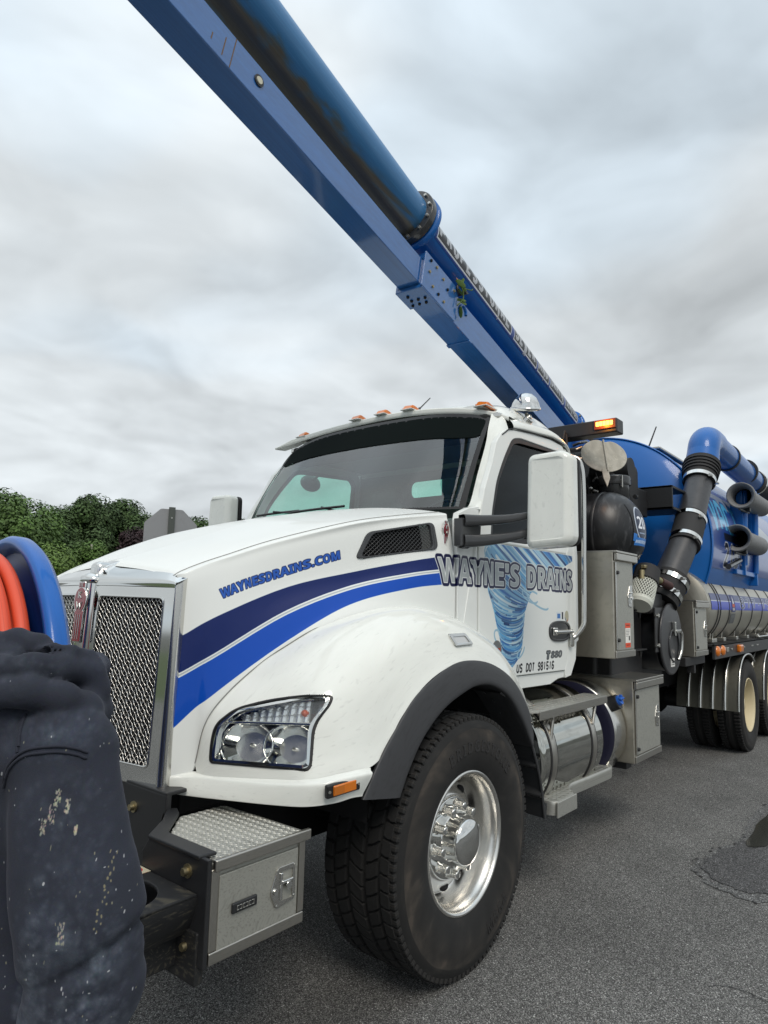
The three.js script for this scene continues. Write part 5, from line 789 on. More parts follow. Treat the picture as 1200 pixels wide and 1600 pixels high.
{
  // suction line: three lengths of pipe joined by clamped rubber, a blue elbow, then back along the body
  const g = group('suction_line', truck), P = [V(3.36, 1.66, 1.0), V(3.5, 1.76, 1.12), V(3.87, 2.24, 1.15), V(4.02, 2.4, 1.15), V(4.42, 2.86, 1.15), V(4.53, 3.02, 1.15)], r = 0.125;
  const pipe = std({ color: C(0.055, 0.057, 0.06), roughness: 0.42, map: scuff([0.9, 0.9, 0.92], 0.3, 3, 8, 0.4) });
  part('pipe', cyl(P[1].clone().lerp(P[0], 0.6), P[2], r * 1.06, r, 32), pipe, g); part('pipe', cyl(P[3], P[4], r, r, 32), pipe, g);
  const dir = P[3].clone().sub(P[2]).normalize();
  const sleeve = (a, b, q) => part('rubber_sleeve', cyl(a, b, q, q, 36), M.rubber, g), band = (c, d, q) => { part('clamp', cyl(c.clone().addScaledVector(d, -0.022), c.clone().addScaledVector(d, 0.022), q, q, 40, true), M.chrome, g); const n = V(-0.5, 0.2, 0.82).normalize(); part('clamp_screw', cyl(c.clone().addScaledVector(n, q).add(V(-0.06, 0.0, 0)), c.clone().addScaledVector(n, q).add(V(0.06, 0, 0)), 0.014, 0.014, 8), M.bolt, g); };
  sleeve(P[2].clone().addScaledVector(dir, -0.09), P[3].clone().addScaledVector(dir, 0.09), r + 0.014); band(P[2].clone().addScaledVector(dir, -0.04), dir, r + 0.022); band(P[3].clone().addScaledVector(dir, 0.04), dir, r + 0.022);
  const d0 = V(0.55, 0.75, 0.25).normalize(), low = P[1].clone().lerp(P[0], 0.4); band(low, d0, r + 0.028); band(low.clone().addScaledVector(d0, 0.14), d0, r + 0.028); part('rubber_sleeve', cyl(low.clone().addScaledVector(d0, -0.08), low.clone().addScaledVector(d0, 0.2), r + 0.02, r + 0.02, 32), M.rubber, g);
  const up = P[5].clone().sub(P[4]).normalize(); band(P[4].clone().addScaledVector(up, 0.02), up, r + 0.03);
  const e0 = V(4.56, 3.07, 1.15);
  part('boot', [cyl(P[4].clone().addScaledVector(up, 0.0), e0, r + 0.02, r + 0.052, 36), ...[0.35, 0.5, 0.65, 0.8].map((t) => { const q = P[4].clone().lerp(e0, t); return cyl(q, q.clone().addScaledVector(up, 0.016), r + 0.034 + t * 0.03, r + 0.034 + t * 0.03, 36); })], M.rubber, g);
  part('elbow', [cyl(e0, V(4.63, 3.2, 1.15), r + 0.035, r + 0.03, 36), tube([V(4.6, 3.14, 1.15), V(4.68, 3.29, 1.15), V(4.84, 3.37, 1.14), V(5.1, 3.385, 1.13)], r + 0.03, 24, 28)], M.blue, g);
  part('return_pipe', cyl(V(5.0, 3.385, 1.13), V(7.3, 3.33, 1.1), r + 0.02, r + 0.02, 36), M.blue, g);
  for (const x of [5.75, 6.75]) part('pipe_ring', cyl(V(x, 3.367, 1.12), V(x + 0.045, 3.366, 1.12), r + 0.034, r + 0.034, 36), M.black, g);
  part('rubber_sleeve', cyl(V(7.3, 3.33, 1.1), V(8.1, 3.31, 1.1), r + 0.035, r + 0.035, 32), M.rubber, g); part('clamp', cyl(V(7.4, 3.328, 1.1), V(7.46, 3.327, 1.1), r + 0.045, r + 0.045, 32), M.chrome, g);
  part('pipe_bracket', [bx(3.75, 4.2, 2.52, 2.545, 0.6, 1.08, 0.005), bx(3.75, 4.2, 2.72, 2.745, 0.6, 1.08, 0.005), bx(3.75, 3.775, 2.52, 2.745, 0.6, 1.08, 0.005), bx(3.3, 3.75, 2.45, 2.7, 0.4, 0.85, 0.01), cyl(V(3.3, 2.58, 0.9), V(3.26, 2.58, 0.9), 0.02, 0.02, 10)], M.black, g);
}
{
  // stainless water tank with straps, stripe and part of a telephone number
  const g = group('water_tank', truck), c = V(0, 1.62, 0.81), r = 0.4;
  const cap = std({ color: C(0.5, 0.49, 0.46), metalness: 1, roughness: 0.42, map: scuff([0.86, 0.85, 0.82], 0.2, 2, 5) });
  part('shell', latheX([[r - 0.01, 4.4], [r, 4.42], [r, 9.6]], 80, c), M.stainless, g);
  part('front_head', latheX([[0.001, 4.34], [0.2, 4.35], [0.32, 4.365], [r - 0.01, 4.4]], 80, c), cap, g);
  for (const x of [4.72, 4.82, 5.2, 5.78, 6.35, 6.95, 7.55, 8.15]) { part('strap', latheX([[r + 0.001, x - 0.015], [r + 0.006, x - 0.012], [r + 0.006, x + 0.012], [r + 0.001, x + 0.015]], 80, c), M.rubber, g); part('strap_foot', [bx(x - 0.05, x + 0.03, 1.27, 1.31, 1.0, 1.16, 0.006), cyl(V(x - 0.01, 1.3, 1.12), V(x - 0.01, 1.36, 1.13), 0.008, 0.008, 6)], M.bolt, g); }
  const arc = (x0, x1, a0, a1, q, n = 16) => { const net = []; for (let i = 0; i <= 6; i++) { const row = []; for (let k = 0; k <= n; k++) { const a = a0 + (a1 - a0) * k / n; row.push(V(x0 + (x1 - x0) * i / 6, c.y + Math.sin(a) * (r + q), c.z + Math.cos(a) * (r + q))); } net.push(row); } return sheet(net, 6, n); };
  const art = canvasTex(2048, 256, (k) => { k.fillStyle = '#3c4270'; k.fillRect(0, 0, 2048, 110); k.fillStyle = '#b9bfca'; k.fillRect(0, 110, 2048, 14); k.fillStyle = '#2a3fae'; k.fillRect(0, 124, 2048, 132); k.lineJoin = 'round'; [...'877-192'].forEach((q, i) => { for (const [lw, col] of [[40, '#cfd4dc'], [28, '#20285c']]) { glyphPath(k, q, 640 + i * 152, 216, 84, 170); k.lineWidth = lw; k.strokeStyle = col; k.stroke(); } }); });
  part('stripe', arc(4.46, 8.6, -0.05, 0.36, 0.0035), std({ map: art, roughness: 0.35 }), g);
  part('data_label', arc(5.27, 5.48, -0.42, -0.14, 0.004), std({ roughness: 0.5, map: canvasTex(64, 96, (k) => { k.fillStyle = '#6d7072'; k.fillRect(0, 0, 64, 96); k.fillStyle = '#35383a'; for (let i = 0; i < 7; i++) k.fillRect(6, 8 + i * 12, 52, 5); }) }), g);
  part('hazard_label', arc(5.3, 5.46, -0.1, 0.36, 0.006), std({ roughness: 0.5, map: canvasTex(64, 96, (k) => { k.fillStyle = '#3c4270'; k.fillRect(0, 0, 64, 96); k.fillStyle = '#d3d4d8'; k.beginPath(); k.moveTo(32, 4); k.lineTo(44, 50); k.lineTo(20, 50); k.fill(); k.fillStyle = '#b8503c'; k.fillRect(12, 52, 40, 18); k.fillStyle = '#ddd'; k.fillRect(16, 74, 10, 14); k.fillRect(36, 74, 10, 14); }) }), g);
  part('cradle', [bx(4.45, 9.4, 1.16, 1.27, 0.5, 1.05, 0.02), bx(4.5, 9.4, 1.0, 1.2, 0.3, 0.6, 0.02)], M.chassis, g);
  // side rail with amber lamps
  const s = group('side_rail', truck);
  part('channel', [bx(4.57, 9.4, 1.112, 1.258, 1.17, 1.2, 0.006), bx(4.57, 9.4, 1.235, 1.258, 1.0, 1.2, 0.006)], std({ color: C(0.03, 0.031, 0.033), roughness: 0.42 }), s);
  for (const x of [4.66, 4.87, 5.6]) part('amber_lamp', x === 5.6 ? rb(0.15, 0.085, 0.05, x, 1.185, 1.215, 0.02) : latheZ([[0.001, 0.03], [0.036, 0.026], [0.05, 0.01], [0.053, 0]], 24, V(x, 1.19, 1.2)).scale(1, 1, 1), M.amber, s);
  part('socket', [rb(0.09, 0.045, 0.02, 5.05, 1.192, 1.205, 0.005), rb(0.03, 0.02, 0.016, 5.25, 1.19, 1.205, 0.004), rb(0.03, 0.02, 0.016, 5.85, 1.19, 1.205, 0.004), rb(0.1, 0.014, 0.008, 6.3, 1.19, 1.204, 0.003), rb(0.1, 0.014, 0.008, 6.6, 1.19, 1.204, 0.003)], M.bolt, s);
  part('work_light', rb(0.9, 0.03, 0.05, 7.3, 1.275, 1.16, 0.01), M.chrome, s);
}
// ribbed quarter fenders ahead of the rear wheels
for (const dx of [0, 1.36]) {
  const g = group('quarter_fender', truck), L = [[5.48, 0.515], [5.5, 0.66], [5.55, 0.82], [5.64, 0.97], [5.8, 1.07], [6.0, 1.1], [6.22, 1.08], [6.4, 1.0]].map(([x, y]) => V(x + dx, y, 0));
  const grey = std({ color: C(0.3, 0.3, 0.28), metalness: 0.85, roughness: 0.45, map: scuff([0.85, 0.84, 0.8], 0.2, 3, 21) }), row = (z, o) => L.map((p) => V(p.x - o, p.y + o * 0.4, z));
  part('skin', sheet([0.56, 0.72, 0.88, 1.04, 1.2].map((z) => row(z, 0)), 20, 40), grey, g);
  for (let i = 0; i < 4; i++) part('rib', tube(row(0.69 + i * 0.125, 0.012), 0.018, 40, 8), M.chromeSoft, g);
  part('edge_bead', tube(row(1.2, 0.004), 0.011, 40, 8), M.chromeSoft, g);
}
// ---------------------------------------------------------------- debris body, nozzle rack and boom
{
  const g = group('debris_body', truck), c = V(0, 2.29, 0), r = 1.207;
  part('shell', latheX([[r, 4.6], [r, 10.2]], 128, c), M.blue, g);
  part('front_head', latheX([[0.001, 4.28], [0.5, 4.33], [0.9, 4.43], [1.12, 4.53], [r, 4.6]], 128, c), M.blue, g);
  part('rim', latheX([[r + 0.002, 4.58], [r + 0.012, 4.59], [r + 0.012, 4.63], [r + 0.002, 4.64]], 128, c), M.blue, g);
  part('rear_head', latheX([[r, 10.2], [1.0, 10.4], [0.001, 10.5]], 64, c), M.blue, g);
  part('subframe', [bx(4.4, 10, 1.0, 1.35, -0.5, 0.5, 0.03)], M.chassis, g);
  part('top_aerial', cyl(V(5.6, 3.45, 0.25), V(5.75, 3.85, 0.35), 0.012, 0.008, 8), M.chassis, g);
  part('walkway', bx(5.2, 8, 3.44, 3.47, 0.1, 0.55, 0.01), M.alu, g);
  // painted lettering on the flank
  const net = []; for (let i = 0; i <= 10; i++) { const row = []; for (let k = 0; k <= 12; k++) { const a = -0.22 + 0.78 * k / 12; row.push(V(4.66 + 4.0 * i / 10, c.y + Math.sin(a) * (r + 0.004), Math.cos(a) * (r + 0.004))); } net.push(row); }
  const art = canvasTex(1024, 256, (k) => { k.fillStyle = '#1c4594'; k.fillRect(0, 0, 1024, 256); k.fillStyle = '#8f9aa6'; k.beginPath(); k.moveTo(60, 20); k.quadraticCurveTo(420, 0, 820, 90); k.quadraticCurveTo(900, 130, 760, 150); k.quadraticCurveTo(520, 90, 300, 70); k.quadraticCurveTo(140, 56, 60, 20); k.fill(); k.lineJoin = 'round';
    [...'VACTOR'].forEach((q, i) => { for (const [lw, col] of [[34, '#163a86'], [22, '#4fb4e6']]) { glyphPath(k, q, 30 + i * 82, 138, 50, 82); k.lineWidth = lw; k.strokeStyle = col; k.stroke(); } });
    k.fillStyle = '#1a2030'; k.fillRect(120, 148, 220, 22); [...'2100'].forEach((q, i) => { for (const [lw, col] of [[22, '#c9ced6'], [14, '#151b2c']]) { glyphPath(k, q, 120 + i * 62, 240, 36, 56); k.lineWidth = lw; k.strokeStyle = col; k.stroke(); } }); });
  part('lettering', sheet(net, 20, 24), phys({ map: art, roughness: 0.34, clearcoat: 0.7, clearcoatRoughness: 0.1 }), g);
  // rack with spare suction tubes lying along the body
  const k = group('tube_rack', truck), bar = (a, b) => rb(Math.max(0.06, Math.abs(b.x - a.x)), Math.max(0.06, Math.abs(b.y - a.y)), Math.max(0.03, Math.abs(b.z - a.z)), (a.x + b.x) / 2, (a.y + b.y) / 2, (a.z + b.z) / 2, 0.012);
  part('upright', tube([V(6.0, 2.12, 1.22), V(6.0, 2.9, 1.25), V(6.04, 3.0, 1.25), V(6.55, 3.05, 1.25), V(6.62, 2.98, 1.25), V(6.62, 2.05, 1.22)], 0.035, 50, 8, false, 0.2), M.blue, k);
  part('plate', [bx(5.95, 6.0, 2.0, 3.0, 1.1, 1.24, 0.008), bx(5.6, 6.7, 2.0, 2.06, 1.05, 1.22, 0.01), bx(6.6, 6.64, 1.9, 3.0, 1.1, 1.24, 0.008)], M.blue, k);
  part('handle_bar', cyl(V(5.2, 2.06, 1.22), V(5.75, 2.16, 1.22), 0.03, 0.03, 10), M.plastic, k);
  for (const [x, y, z] of [[5.7, 2.9, 1.27], [5.4, 2.385, 1.27]]) { const t = group('spare_tube', truck), m = basis(V(0.1, 0, 1), V(0, 1, 0), V(x, y, z)), tn = std({ color: C(0.26, 0.265, 0.27), roughness: 0.6, map: scuff([0.85, 0.85, 0.85], 0.3, 3, 3) });   // opening faces forward
    part('mouth', latheX([[0.1, 0.3], [0.1, 0.06], [0.118, 0.02], [0.135, 0], [0.15, 0.0], [0.152, 0.03], [0.125, 0.09], [0.118, 0.4]], 40, V(x, y, z)), tn, t);
    part('barrel', latheX([[0.116, 0.35], [0.116, 1.15]], 32, V(x, y, z)), tn, t); part('bore', latheX([[0.001, 0.45], [0.1, 0.45], [0.1, 0.2]], 24, V(x, y, z)), M.dark, t);
    part('clip', [rb(0.06, 0.05, 0.1, x + 0.25, y - 0.14, z, 0.01), cyl(V(x - 0.1, y - 0.17, z), V(x + 0.4, y - 0.16, z), 0.012, 0.012, 8)], M.black, t); }
}
{
  const O = V(4.041, 3.179, 0), a = 0.0779, b = 0.197, d = V(-Math.cos(a) * Math.cos(b), Math.sin(b), Math.sin(a) * Math.cos(b)), r = V(Math.sin(a), 0, Math.cos(a)), u = new THREE.Vector3().crossVectors(d, r); if (u.y < 0) u.negate();
  // boom frame: x towards the driver's side, y up, z along the boom to its tip
  const F = new THREE.Matrix4().makeBasis(r, u, d.clone()).setPosition(O), flip = F.determinant() < 0, B = (q) => { const m = (Array.isArray(q) ? merge(q) : q); m.applyMatrix4(F); if (flip) { const P = m.attributes.position.array; if (m.index) { const I = m.index.array; for (let i = 0; i < I.length; i += 3) { const t = I[i]; I[i] = I[i + 1]; I[i + 1] = t; } } else for (let i = 0; i < P.length; i += 9) for (const A of [m.attributes.position.array, m.attributes.normal.array]) for (let k = 0; k < 3; k++) { const t = A[i + k]; A[i + k] = A[i + 3 + k]; A[i + 3 + k] = t; } if (m.attributes.uv) { } m.computeVertexNormals(); } return m; };
  const zc = (prof, n, x, y) => latheZ(prof, n, V(x, y, 0));
  const streak = dataTex(256, 1024, (s, t) => { const n = tile(s, t * 0.5, 3, 8, 4), l = tile(s * 1, t * 0.2, 18, 5, 3); return [0.1 + 0.03 * n + 0.06 * Math.max(0, l), 0.36 + 0.05 * n + 0.06 * Math.max(0, l), 0.62 + 0.08 * n + 0.05 * Math.max(0, l)]; }, true);
  const beamBlue = phys({ map: streak, roughness: 0.4, clearcoat: 1, clearcoatRoughness: 0.08 });
  const boom = group('boom', truck);
  part('rear_beam', B(bx(-0.096, 0.096, -0.116, 0.116, 0.1, 3.36, 0.008)), beamBlue, boom);
  part('front_beam', B(bx(-0.085, 0.085, -0.096, 0.096, 3.3, 6.7, 0.006)), beamBlue, boom);
  part('collar', B([bx(-0.108, 0.108, -0.13, 0.15, 3.16, 3.36, 0.005), bx(0.098, 0.112, -0.12, 0.155, 2.9, 3.37, 0.004), bx(-0.1, 0.1, -0.126, -0.112, 2.6, 2.64, 0.003)]), beamBlue, boom);
  const bolts = [[3.3, 0.12], [3.22, 0.12], [3.12, 0.09], [3.05, 0.05], [3.3, 0.03], [3.24, -0.05], [3.16, -0.06], [3.08, -0.07], [2.96, 0.1]];
  bolts.forEach(([z, y], i) => part('bolt', B(cyl(V(0.112, y, z), V(0.122, y, z), 0.011, 0.01, 8)), i % 3 ? M.brass : M.dark, boom));
  for (let i = 0; i < 7; i++) part('bolt', B(cyl(V(-0.06 + (i % 3) * 0.055 + (i > 2 ? 0.02 : 0), -0.13, 3.2 + 0.05 * Math.floor(i / 3)), V(-0.06 + (i % 3) * 0.055 + (i > 2 ? 0.02 : 0), -0.14, 3.2 + 0.05 * Math.floor(i / 3)), 0.011, 0.01, 8)), M.dark, boom);
  part('pivot_ring', B(new THREE.TorusGeometry(0.05, 0.01, 8, 30, 4.2).rotateY(Math.PI / 2).translate(0.1, 0.04, 2.78)), M.blue, boom);
  part('lamp_eye', B([cyl(V(0.084, 0.01, 4.95), V(0.092, 0.01, 4.95), 0.03, 0.03, 20)]), M.black, boom); part('lamp_lens', B(cyl(V(0.09, 0.01, 4.95), V(0.096, 0.01, 4.95), 0.02, 0.018, 20)), std({ color: C(0.6, 0.58, 0.45), roughness: 0.3 }), boom);
  part('rust_streak', B([0.3, 0.36, 0.44].map((k, i) => bx(0.0852, 0.0857, -0.09 + 0.02 * i, 0.09 - 0.05 * i, 4.85 + k * 0.9, 4.856 + k * 0.9, 0.0001))), std({ color: C(0.16, 0.1, 0.06), roughness: 0.8 }), boom);
  // delivery tube: lettered blue length, flange, then the worn outer length
  const y = (z) => 0.29 + 0.0255 * z;
  const tubeBetween = (z0, z1, rad, n = 48) => { const g = new THREE.CylinderGeometry(rad, rad, 1, n, 1, true).translate(0, 0.5, 0); return aim(g, V(0, y(z0), z0), V(0, y(z1), z1)); };
  part('lettered_tube', B(tubeBetween(0.18, 3.42, 0.13)), M.blue, boom);
  // black lettering band on the flank of the tube
  { const net = []; for (let i = 0; i <= 20; i++) { const z = 3.3 - 3.0 * i / 20, row = []; for (let k = 0; k <= 10; k++) { const q = -0.5 + 1.5 * k / 10; row.push(V(Math.cos(q) * 0.132, y(z) + Math.sin(q) * 0.132, z)); } net.push(row); }
    const art = canvasTex(2048, 128, (k) => { k.fillStyle = '#123a86'; k.fillRect(0, 0, 2048, 128); const words = [['PROFESSIONAL', 10, 880], ['SEWER', 920, 1270], ['AND', 1290, 1480], ['DRAIN', 1500, 1760], ['SERVICE', 1790, 2038]];
      for (const [t, x0, x1] of words) { k.fillStyle = '#cfd4da'; k.fillRect(x0, -4, x1 - x0, 122); k.fillStyle = '#14151c'; k.fillRect(x0 + 6, -4, x1 - x0 - 12, 114); const st = (x1 - x0 - 30) / t.length; [...t].forEach((q, i) => { glyphPath(k, q, x0 + 20 + i * st + 4, 92, st * 0.5, 74, 0.12); k.lineJoin = 'miter'; k.lineWidth = Math.min(20, st * 0.32); k.strokeStyle = '#a8adb3'; k.stroke(); }); } });
    const g = sheet(net, 40, 20); part('lettering_band', B(g), std({ map: art, roughness: 0.3 }), boom); }
  part('flange', B(zc([[0.12, 3.38], [0.206, 3.38], [0.212, 3.386], [0.212, 3.43], [0.13, 3.43]], 56, 0, y(3.4))), M.blue, boom);
  part('flange_plate', B([zc([[0.15, 3.438], [0.2, 3.438], [0.206, 3.445], [0.206, 3.49], [0.2, 3.496], [0.15, 3.496]], 56, 0, y(3.46))]), M.plastic, boom);
  for (let k = 0; k < 12; k++) { const q = k / 12 * TAU + 0.2; part('flange_bolt', B(cyl(V(Math.cos(q) * 0.182, y(3.46) + Math.sin(q) * 0.182, 3.494), V(Math.cos(q) * 0.182, y(3.46) + Math.sin(q) * 0.182, 3.512), 0.012, 0.011, 6)), M.bolt, boom); }
  const worn = dataTex(1024, 512, (s, t) => { const q = s, n = tile(s, t, 2.6, 6, 5), l = tile(s, t * 0.15, 30, 2, 3), under = Math.exp(-((q / 0.15) ** 2)) + Math.exp(-(((q - 1) / 0.15) ** 2)), w = clamp(smooth(0.4, 0.85, under + 0.6 * n) ), sc = Math.max(0, l) * 0.12; return [0.2 + 0.16 * w + sc * 0.8, 0.44 - 0.11 * w + sc, 0.64 - 0.36 * w + sc]; }, true);
  const gt = tubeBetween(3.44, 6.75, 0.155, 64); part('worn_tube', B(gt), std({ map: worn, roughness: 0.36 }), boom);
  part('end_flange', B(zc([[0.12, 0.16], [0.165, 0.16], [0.165, 0.21], [0.13, 0.21]], 40, 0, y(0.2))), M.blue, boom);
  for (let k = 0; k < 10; k++) { const q = k / 10 * TAU; part('flange_bolt', B(cyl(V(Math.cos(q) * 0.15, y(0.2) + Math.sin(q) * 0.15, 0.14), V(Math.cos(q) * 0.15, y(0.2) + Math.sin(q) * 0.15, 0.225), 0.01, 0.01, 6)), M.brass, boom); }
  // ribbed hose turning down into the body
  const hose = [V(0, y(0.2), 0.16), V(0, y(0) - 0.03, -0.2), V(0, 0.15, -0.6), V(0, -0.3, -0.85)]; part('hose', B([tube(hose, 0.125, 30, 24), ...Array.from({ length: 16 }, (_, i) => { const c = new THREE.CatmullRomCurve3(hose), t = i / 17, p = c.getPoint(t), q = c.getTangent(t); return cyl(p.clone().addScaledVector(q, -0.012), p.clone().addScaledVector(q, 0.012), 0.134, 0.134, 24); })]), M.rubber, boom);
  part('pedestal', [bx(3.9, 4.5, 2.0, 3.3, -0.38, 0.36, 0.04), bx(3.7, 4.5, 3.05, 3.35, -0.2, 0.2, 0.04)], M.blueDull, boom);
  // twig of green weed caught on the boom
  const w = thing('weed', 'sprig of green weed caught on the boom collar', 'plant');
  const rnd = rng(9), green = std({ color: C(0.07, 0.13, 0.02), roughness: 0.7, side: THREE.DoubleSide });
  part('stem', B([tube([V(0.11, 0.2, 2.95), V(0.14, 0.16, 2.9), V(0.15, 0.08, 2.88), V(0.13, 0.0, 2.92)], 0.005, 16, 5), tube([V(0.14, 0.16, 2.9), V(0.16, 0.2, 2.8), V(0.15, 0.24, 2.76)], 0.004, 10, 5)]), green, w);
  for (let i = 0; i < 8; i++) { const t = rnd(), p = V(0.125 + 0.03 * rnd(), 0.22 - 0.26 * t, 2.96 - 0.16 * rnd()), sx = 0.012 + 0.01 * rnd(); part('leaf', B(new THREE.SphereGeometry(1, 8, 6).scale(sx, 0.003, 0.03 + 0.025 * rnd()).rotateX(rnd() * 3).rotateZ(rnd() * 3).translate(p.x, p.y, p.z)), green, w); }
  part('shackle', B([new THREE.TorusGeometry(0.035, 0.01, 8, 24, 4.5).rotateY(1.3).translate(0.13, 0.15, 2.9), cyl(V(0.1, 0.13, 2.87), V(0.17, 0.13, 2.87), 0.012, 0.012, 8)]), M.black, boom);
}
// ---------------------------------------------------------------- hose reel standing ahead of the bumper
const ER = V(0.63375, 0, 0.77354), EF = V(0.77354, 0, -0.63375);
const place = (a, y, d) => V(-2.704, 0, 2.906).addScaledVector(ER, a).addScaledVector(EF, d).setY(y);
{
  const c = place(-1.12, 1.217, 2.0), v = c.clone().sub(V(-2.704, 1.217, 2.906)).setY(0).normalize(), w = V(-v.z, 0, v.x), n = w.clone().multiplyScalar(-0.97).addScaledVector(v, -0.24).normalize();
  if (w.dot(ER) < 0) n.copy(w.clone().multiplyScalar(0.97).addScaledVector(v, -0.24).normalize());
  const t = thing('hose_reel', 'blue steel hose reel with a rolled rim standing at the front bumper', 'hose reel'), m = new THREE.Matrix4().makeBasis(new THREE.Vector3().crossVectors(V(0, 1, 0), n), V(0, 1, 0), n).setPosition(c);
  const put = (name, q, mat) => part(name, merge(Array.isArray(q) ? q : [q]).applyMatrix4(m), mat, t);
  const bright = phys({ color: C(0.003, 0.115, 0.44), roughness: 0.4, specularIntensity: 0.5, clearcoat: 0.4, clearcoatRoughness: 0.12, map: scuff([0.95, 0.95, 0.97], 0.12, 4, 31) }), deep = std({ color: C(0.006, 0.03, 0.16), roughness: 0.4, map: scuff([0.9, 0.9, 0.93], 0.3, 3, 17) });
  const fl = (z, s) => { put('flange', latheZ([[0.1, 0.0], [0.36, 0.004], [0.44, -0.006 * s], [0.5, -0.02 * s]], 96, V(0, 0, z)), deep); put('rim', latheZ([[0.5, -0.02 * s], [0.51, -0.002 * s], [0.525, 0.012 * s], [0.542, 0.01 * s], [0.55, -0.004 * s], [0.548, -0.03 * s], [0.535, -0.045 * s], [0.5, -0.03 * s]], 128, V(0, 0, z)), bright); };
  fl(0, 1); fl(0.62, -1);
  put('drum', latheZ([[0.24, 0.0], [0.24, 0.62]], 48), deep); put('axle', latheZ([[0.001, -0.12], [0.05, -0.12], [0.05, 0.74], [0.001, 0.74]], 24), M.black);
  part('stand', [cyl(c.clone().addScaledVector(n, -0.09), c.clone().addScaledVector(n, -0.09).setY(0.62), 0.045, 0.06, 16), cyl(c.clone().addScaledVector(n, 0.71), c.clone().addScaledVector(n, 0.71).setY(0.62), 0.045, 0.06, 16), cyl(c.clone().addScaledVector(n, -0.09).setY(0.64), V(-1.36, 0.6, 0.5), 0.05, 0.05, 12), cyl(c.clone().addScaledVector(n, 0.71).setY(0.64), c.clone().addScaledVector(n, -0.09).setY(0.64), 0.05, 0.05, 12)], M.black, t);
  // the hose, wound in layers
  const h = [], rnd = rng(77), turns = (R, z0, z1, N, ph) => { const pts = []; for (let i = 0; i <= N * 40; i++) { const q = i / 40, a = q * TAU + ph, z = z0 + (z1 - z0) * q / N + 0.004 * Math.sin(a * 3 + ph * 5), rr = R + 0.004 * Math.sin(a * 2 + q) + 0.006 * Math.sin(q * 1.7 + ph); pts.push(V(rr * Math.cos(a), rr * Math.sin(a), z)); } return new THREE.TubeGeometry(new THREE.CatmullRomCurve3(pts), N * 90, 0.0185, 10); };
  h.push(turns(0.484, 0.05, 0.58, 13, 0.4), turns(0.452, 0.03, 0.59, 15, 2.1), turns(0.42, 0.03, 0.59, 15, 4.0), turns(0.505, 0.12, 0.36, 4, 1.0));
  const hose = part('hose', h.map((q) => q.applyMatrix4(m)), std({ color: C(0.8, 0.095, 0.035), roughness: 0.5, map: scuff([0.92, 0.9, 0.9], 0.28, 4, 22) }), scene);
  Object.assign(hose.userData, { label: 'orange-red rubber hose wound in layers on the blue reel', category: 'hose' });
}

// ---------------------------------------------------------------- surface nets for cloth and bodies
function nets(f, lo, hi, cell) {
  const n = [0, 1, 2].map((k) => Math.ceil((hi[k] - lo[k]) / cell) + 1), [nx, ny, nz] = n, F = new Float32Array(nx * ny * nz), id = (i, j, k) => (k * ny + j) * nx + i;
  for (let k = 0; k < nz; k++) for (let j = 0; j < ny; j++) for (let i = 0; i < nx; i++) F[id(i, j, k)] = f(lo[0] + i * cell, lo[1] + j * cell, lo[2] + k * cell);
  const vi = new Int32Array(nx * ny * nz).fill(-1), pos = [], idx = [];
  for (let k = 0; k < nz - 1; k++) for (let j = 0; j < ny - 1; j++) for (let i = 0; i < nx - 1; i++) {
    let s = 0, x = 0, y = 0, z = 0; const g = [0, 1, 2, 3, 4, 5, 6, 7].map((q) => F[id(i + (q & 1), j + (q >> 1 & 1), k + (q >> 2))]);
    let m = 0; for (let q = 0; q < 8; q++) if (g[q] < 0) m |= 1 << q; if (m === 0 || m === 255) continue;
    for (let a = 0; a < 8; a++) for (const b of [1, 2, 4]) if (!(a & b)) { const u = g[a], w = g[a | b]; if ((u < 0) !== (w < 0)) { const t = u / (u - w); x += (a & 1) + (b === 1 ? t : 0); y += (a >> 1 & 1) + (b === 2 ? t : 0); z += (a >> 2) + (b === 4 ? t : 0); s++; } }
    vi[id(i, j, k)] = pos.length / 3; pos.push(lo[0] + (i + x / s) * cell, lo[1] + (j + y / s) * cell, lo[2] + (k + z / s) * cell);
  }
  const quad = (a, b, c, d, flip) => { if (Math.min(a, b, c, d) < 0) return; flip ? idx.push(a, c, b, a, d, c) : idx.push(a, b, c, a, c, d); };
  for (let k = 1; k < nz - 1; k++) for (let j = 1; j < ny - 1; j++) for (let i = 1; i < nx - 1; i++) {
    const o = F[id(i, j, k)] < 0;
    if (o !== F[id(i + 1, j, k)] < 0) quad(vi[id(i, j - 1, k - 1)], vi[id(i, j, k - 1)], vi[id(i, j, k)], vi[id(i, j - 1, k)], !o);
    if (o !== F[id(i, j + 1, k)] < 0) quad(vi[id(i - 1, j, k - 1)], vi[id(i - 1, j, k)], vi[id(i, j, k)], vi[id(i, j, k - 1)], !o);
    if (o !== F[id(i, j, k + 1)] < 0) quad(vi[id(i - 1, j - 1, k)], vi[id(i, j - 1, k)], vi[id(i, j, k)], vi[id(i - 1, j, k)], !o);
  }
  const g = new THREE.BufferGeometry(); g.setAttribute('position', new THREE.Float32BufferAttribute(pos, 3)); g.setIndex(idx); return g;
}
const seg = (x, y, z, A, B) => { const bx_ = B[0] - A[0], by = B[1] - A[1], bz = B[2] - A[2], px = x - A[0], py = y - A[1], pz = z - A[2], t = clamp((px * bx_ + py * by + pz * bz) / (bx_ * bx_ + by * by + bz * bz + 1e-9)); return Math.hypot(px - bx_ * t, py - by * t, pz - bz * t) - (A[3] + (B[3] - A[3]) * t); };
const smin = (a, b, k) => { const h = Math.max(k - Math.abs(a - b), 0) / k; return Math.min(a, b) - h * h * k * 0.25; };
const chain = (x, y, z, P, k = 0.03) => { let d = 9; for (let i = 0; i < P.length - 1; i++) d = smin(d, seg(x, y, z, P[i], P[i + 1]), k); return d; };
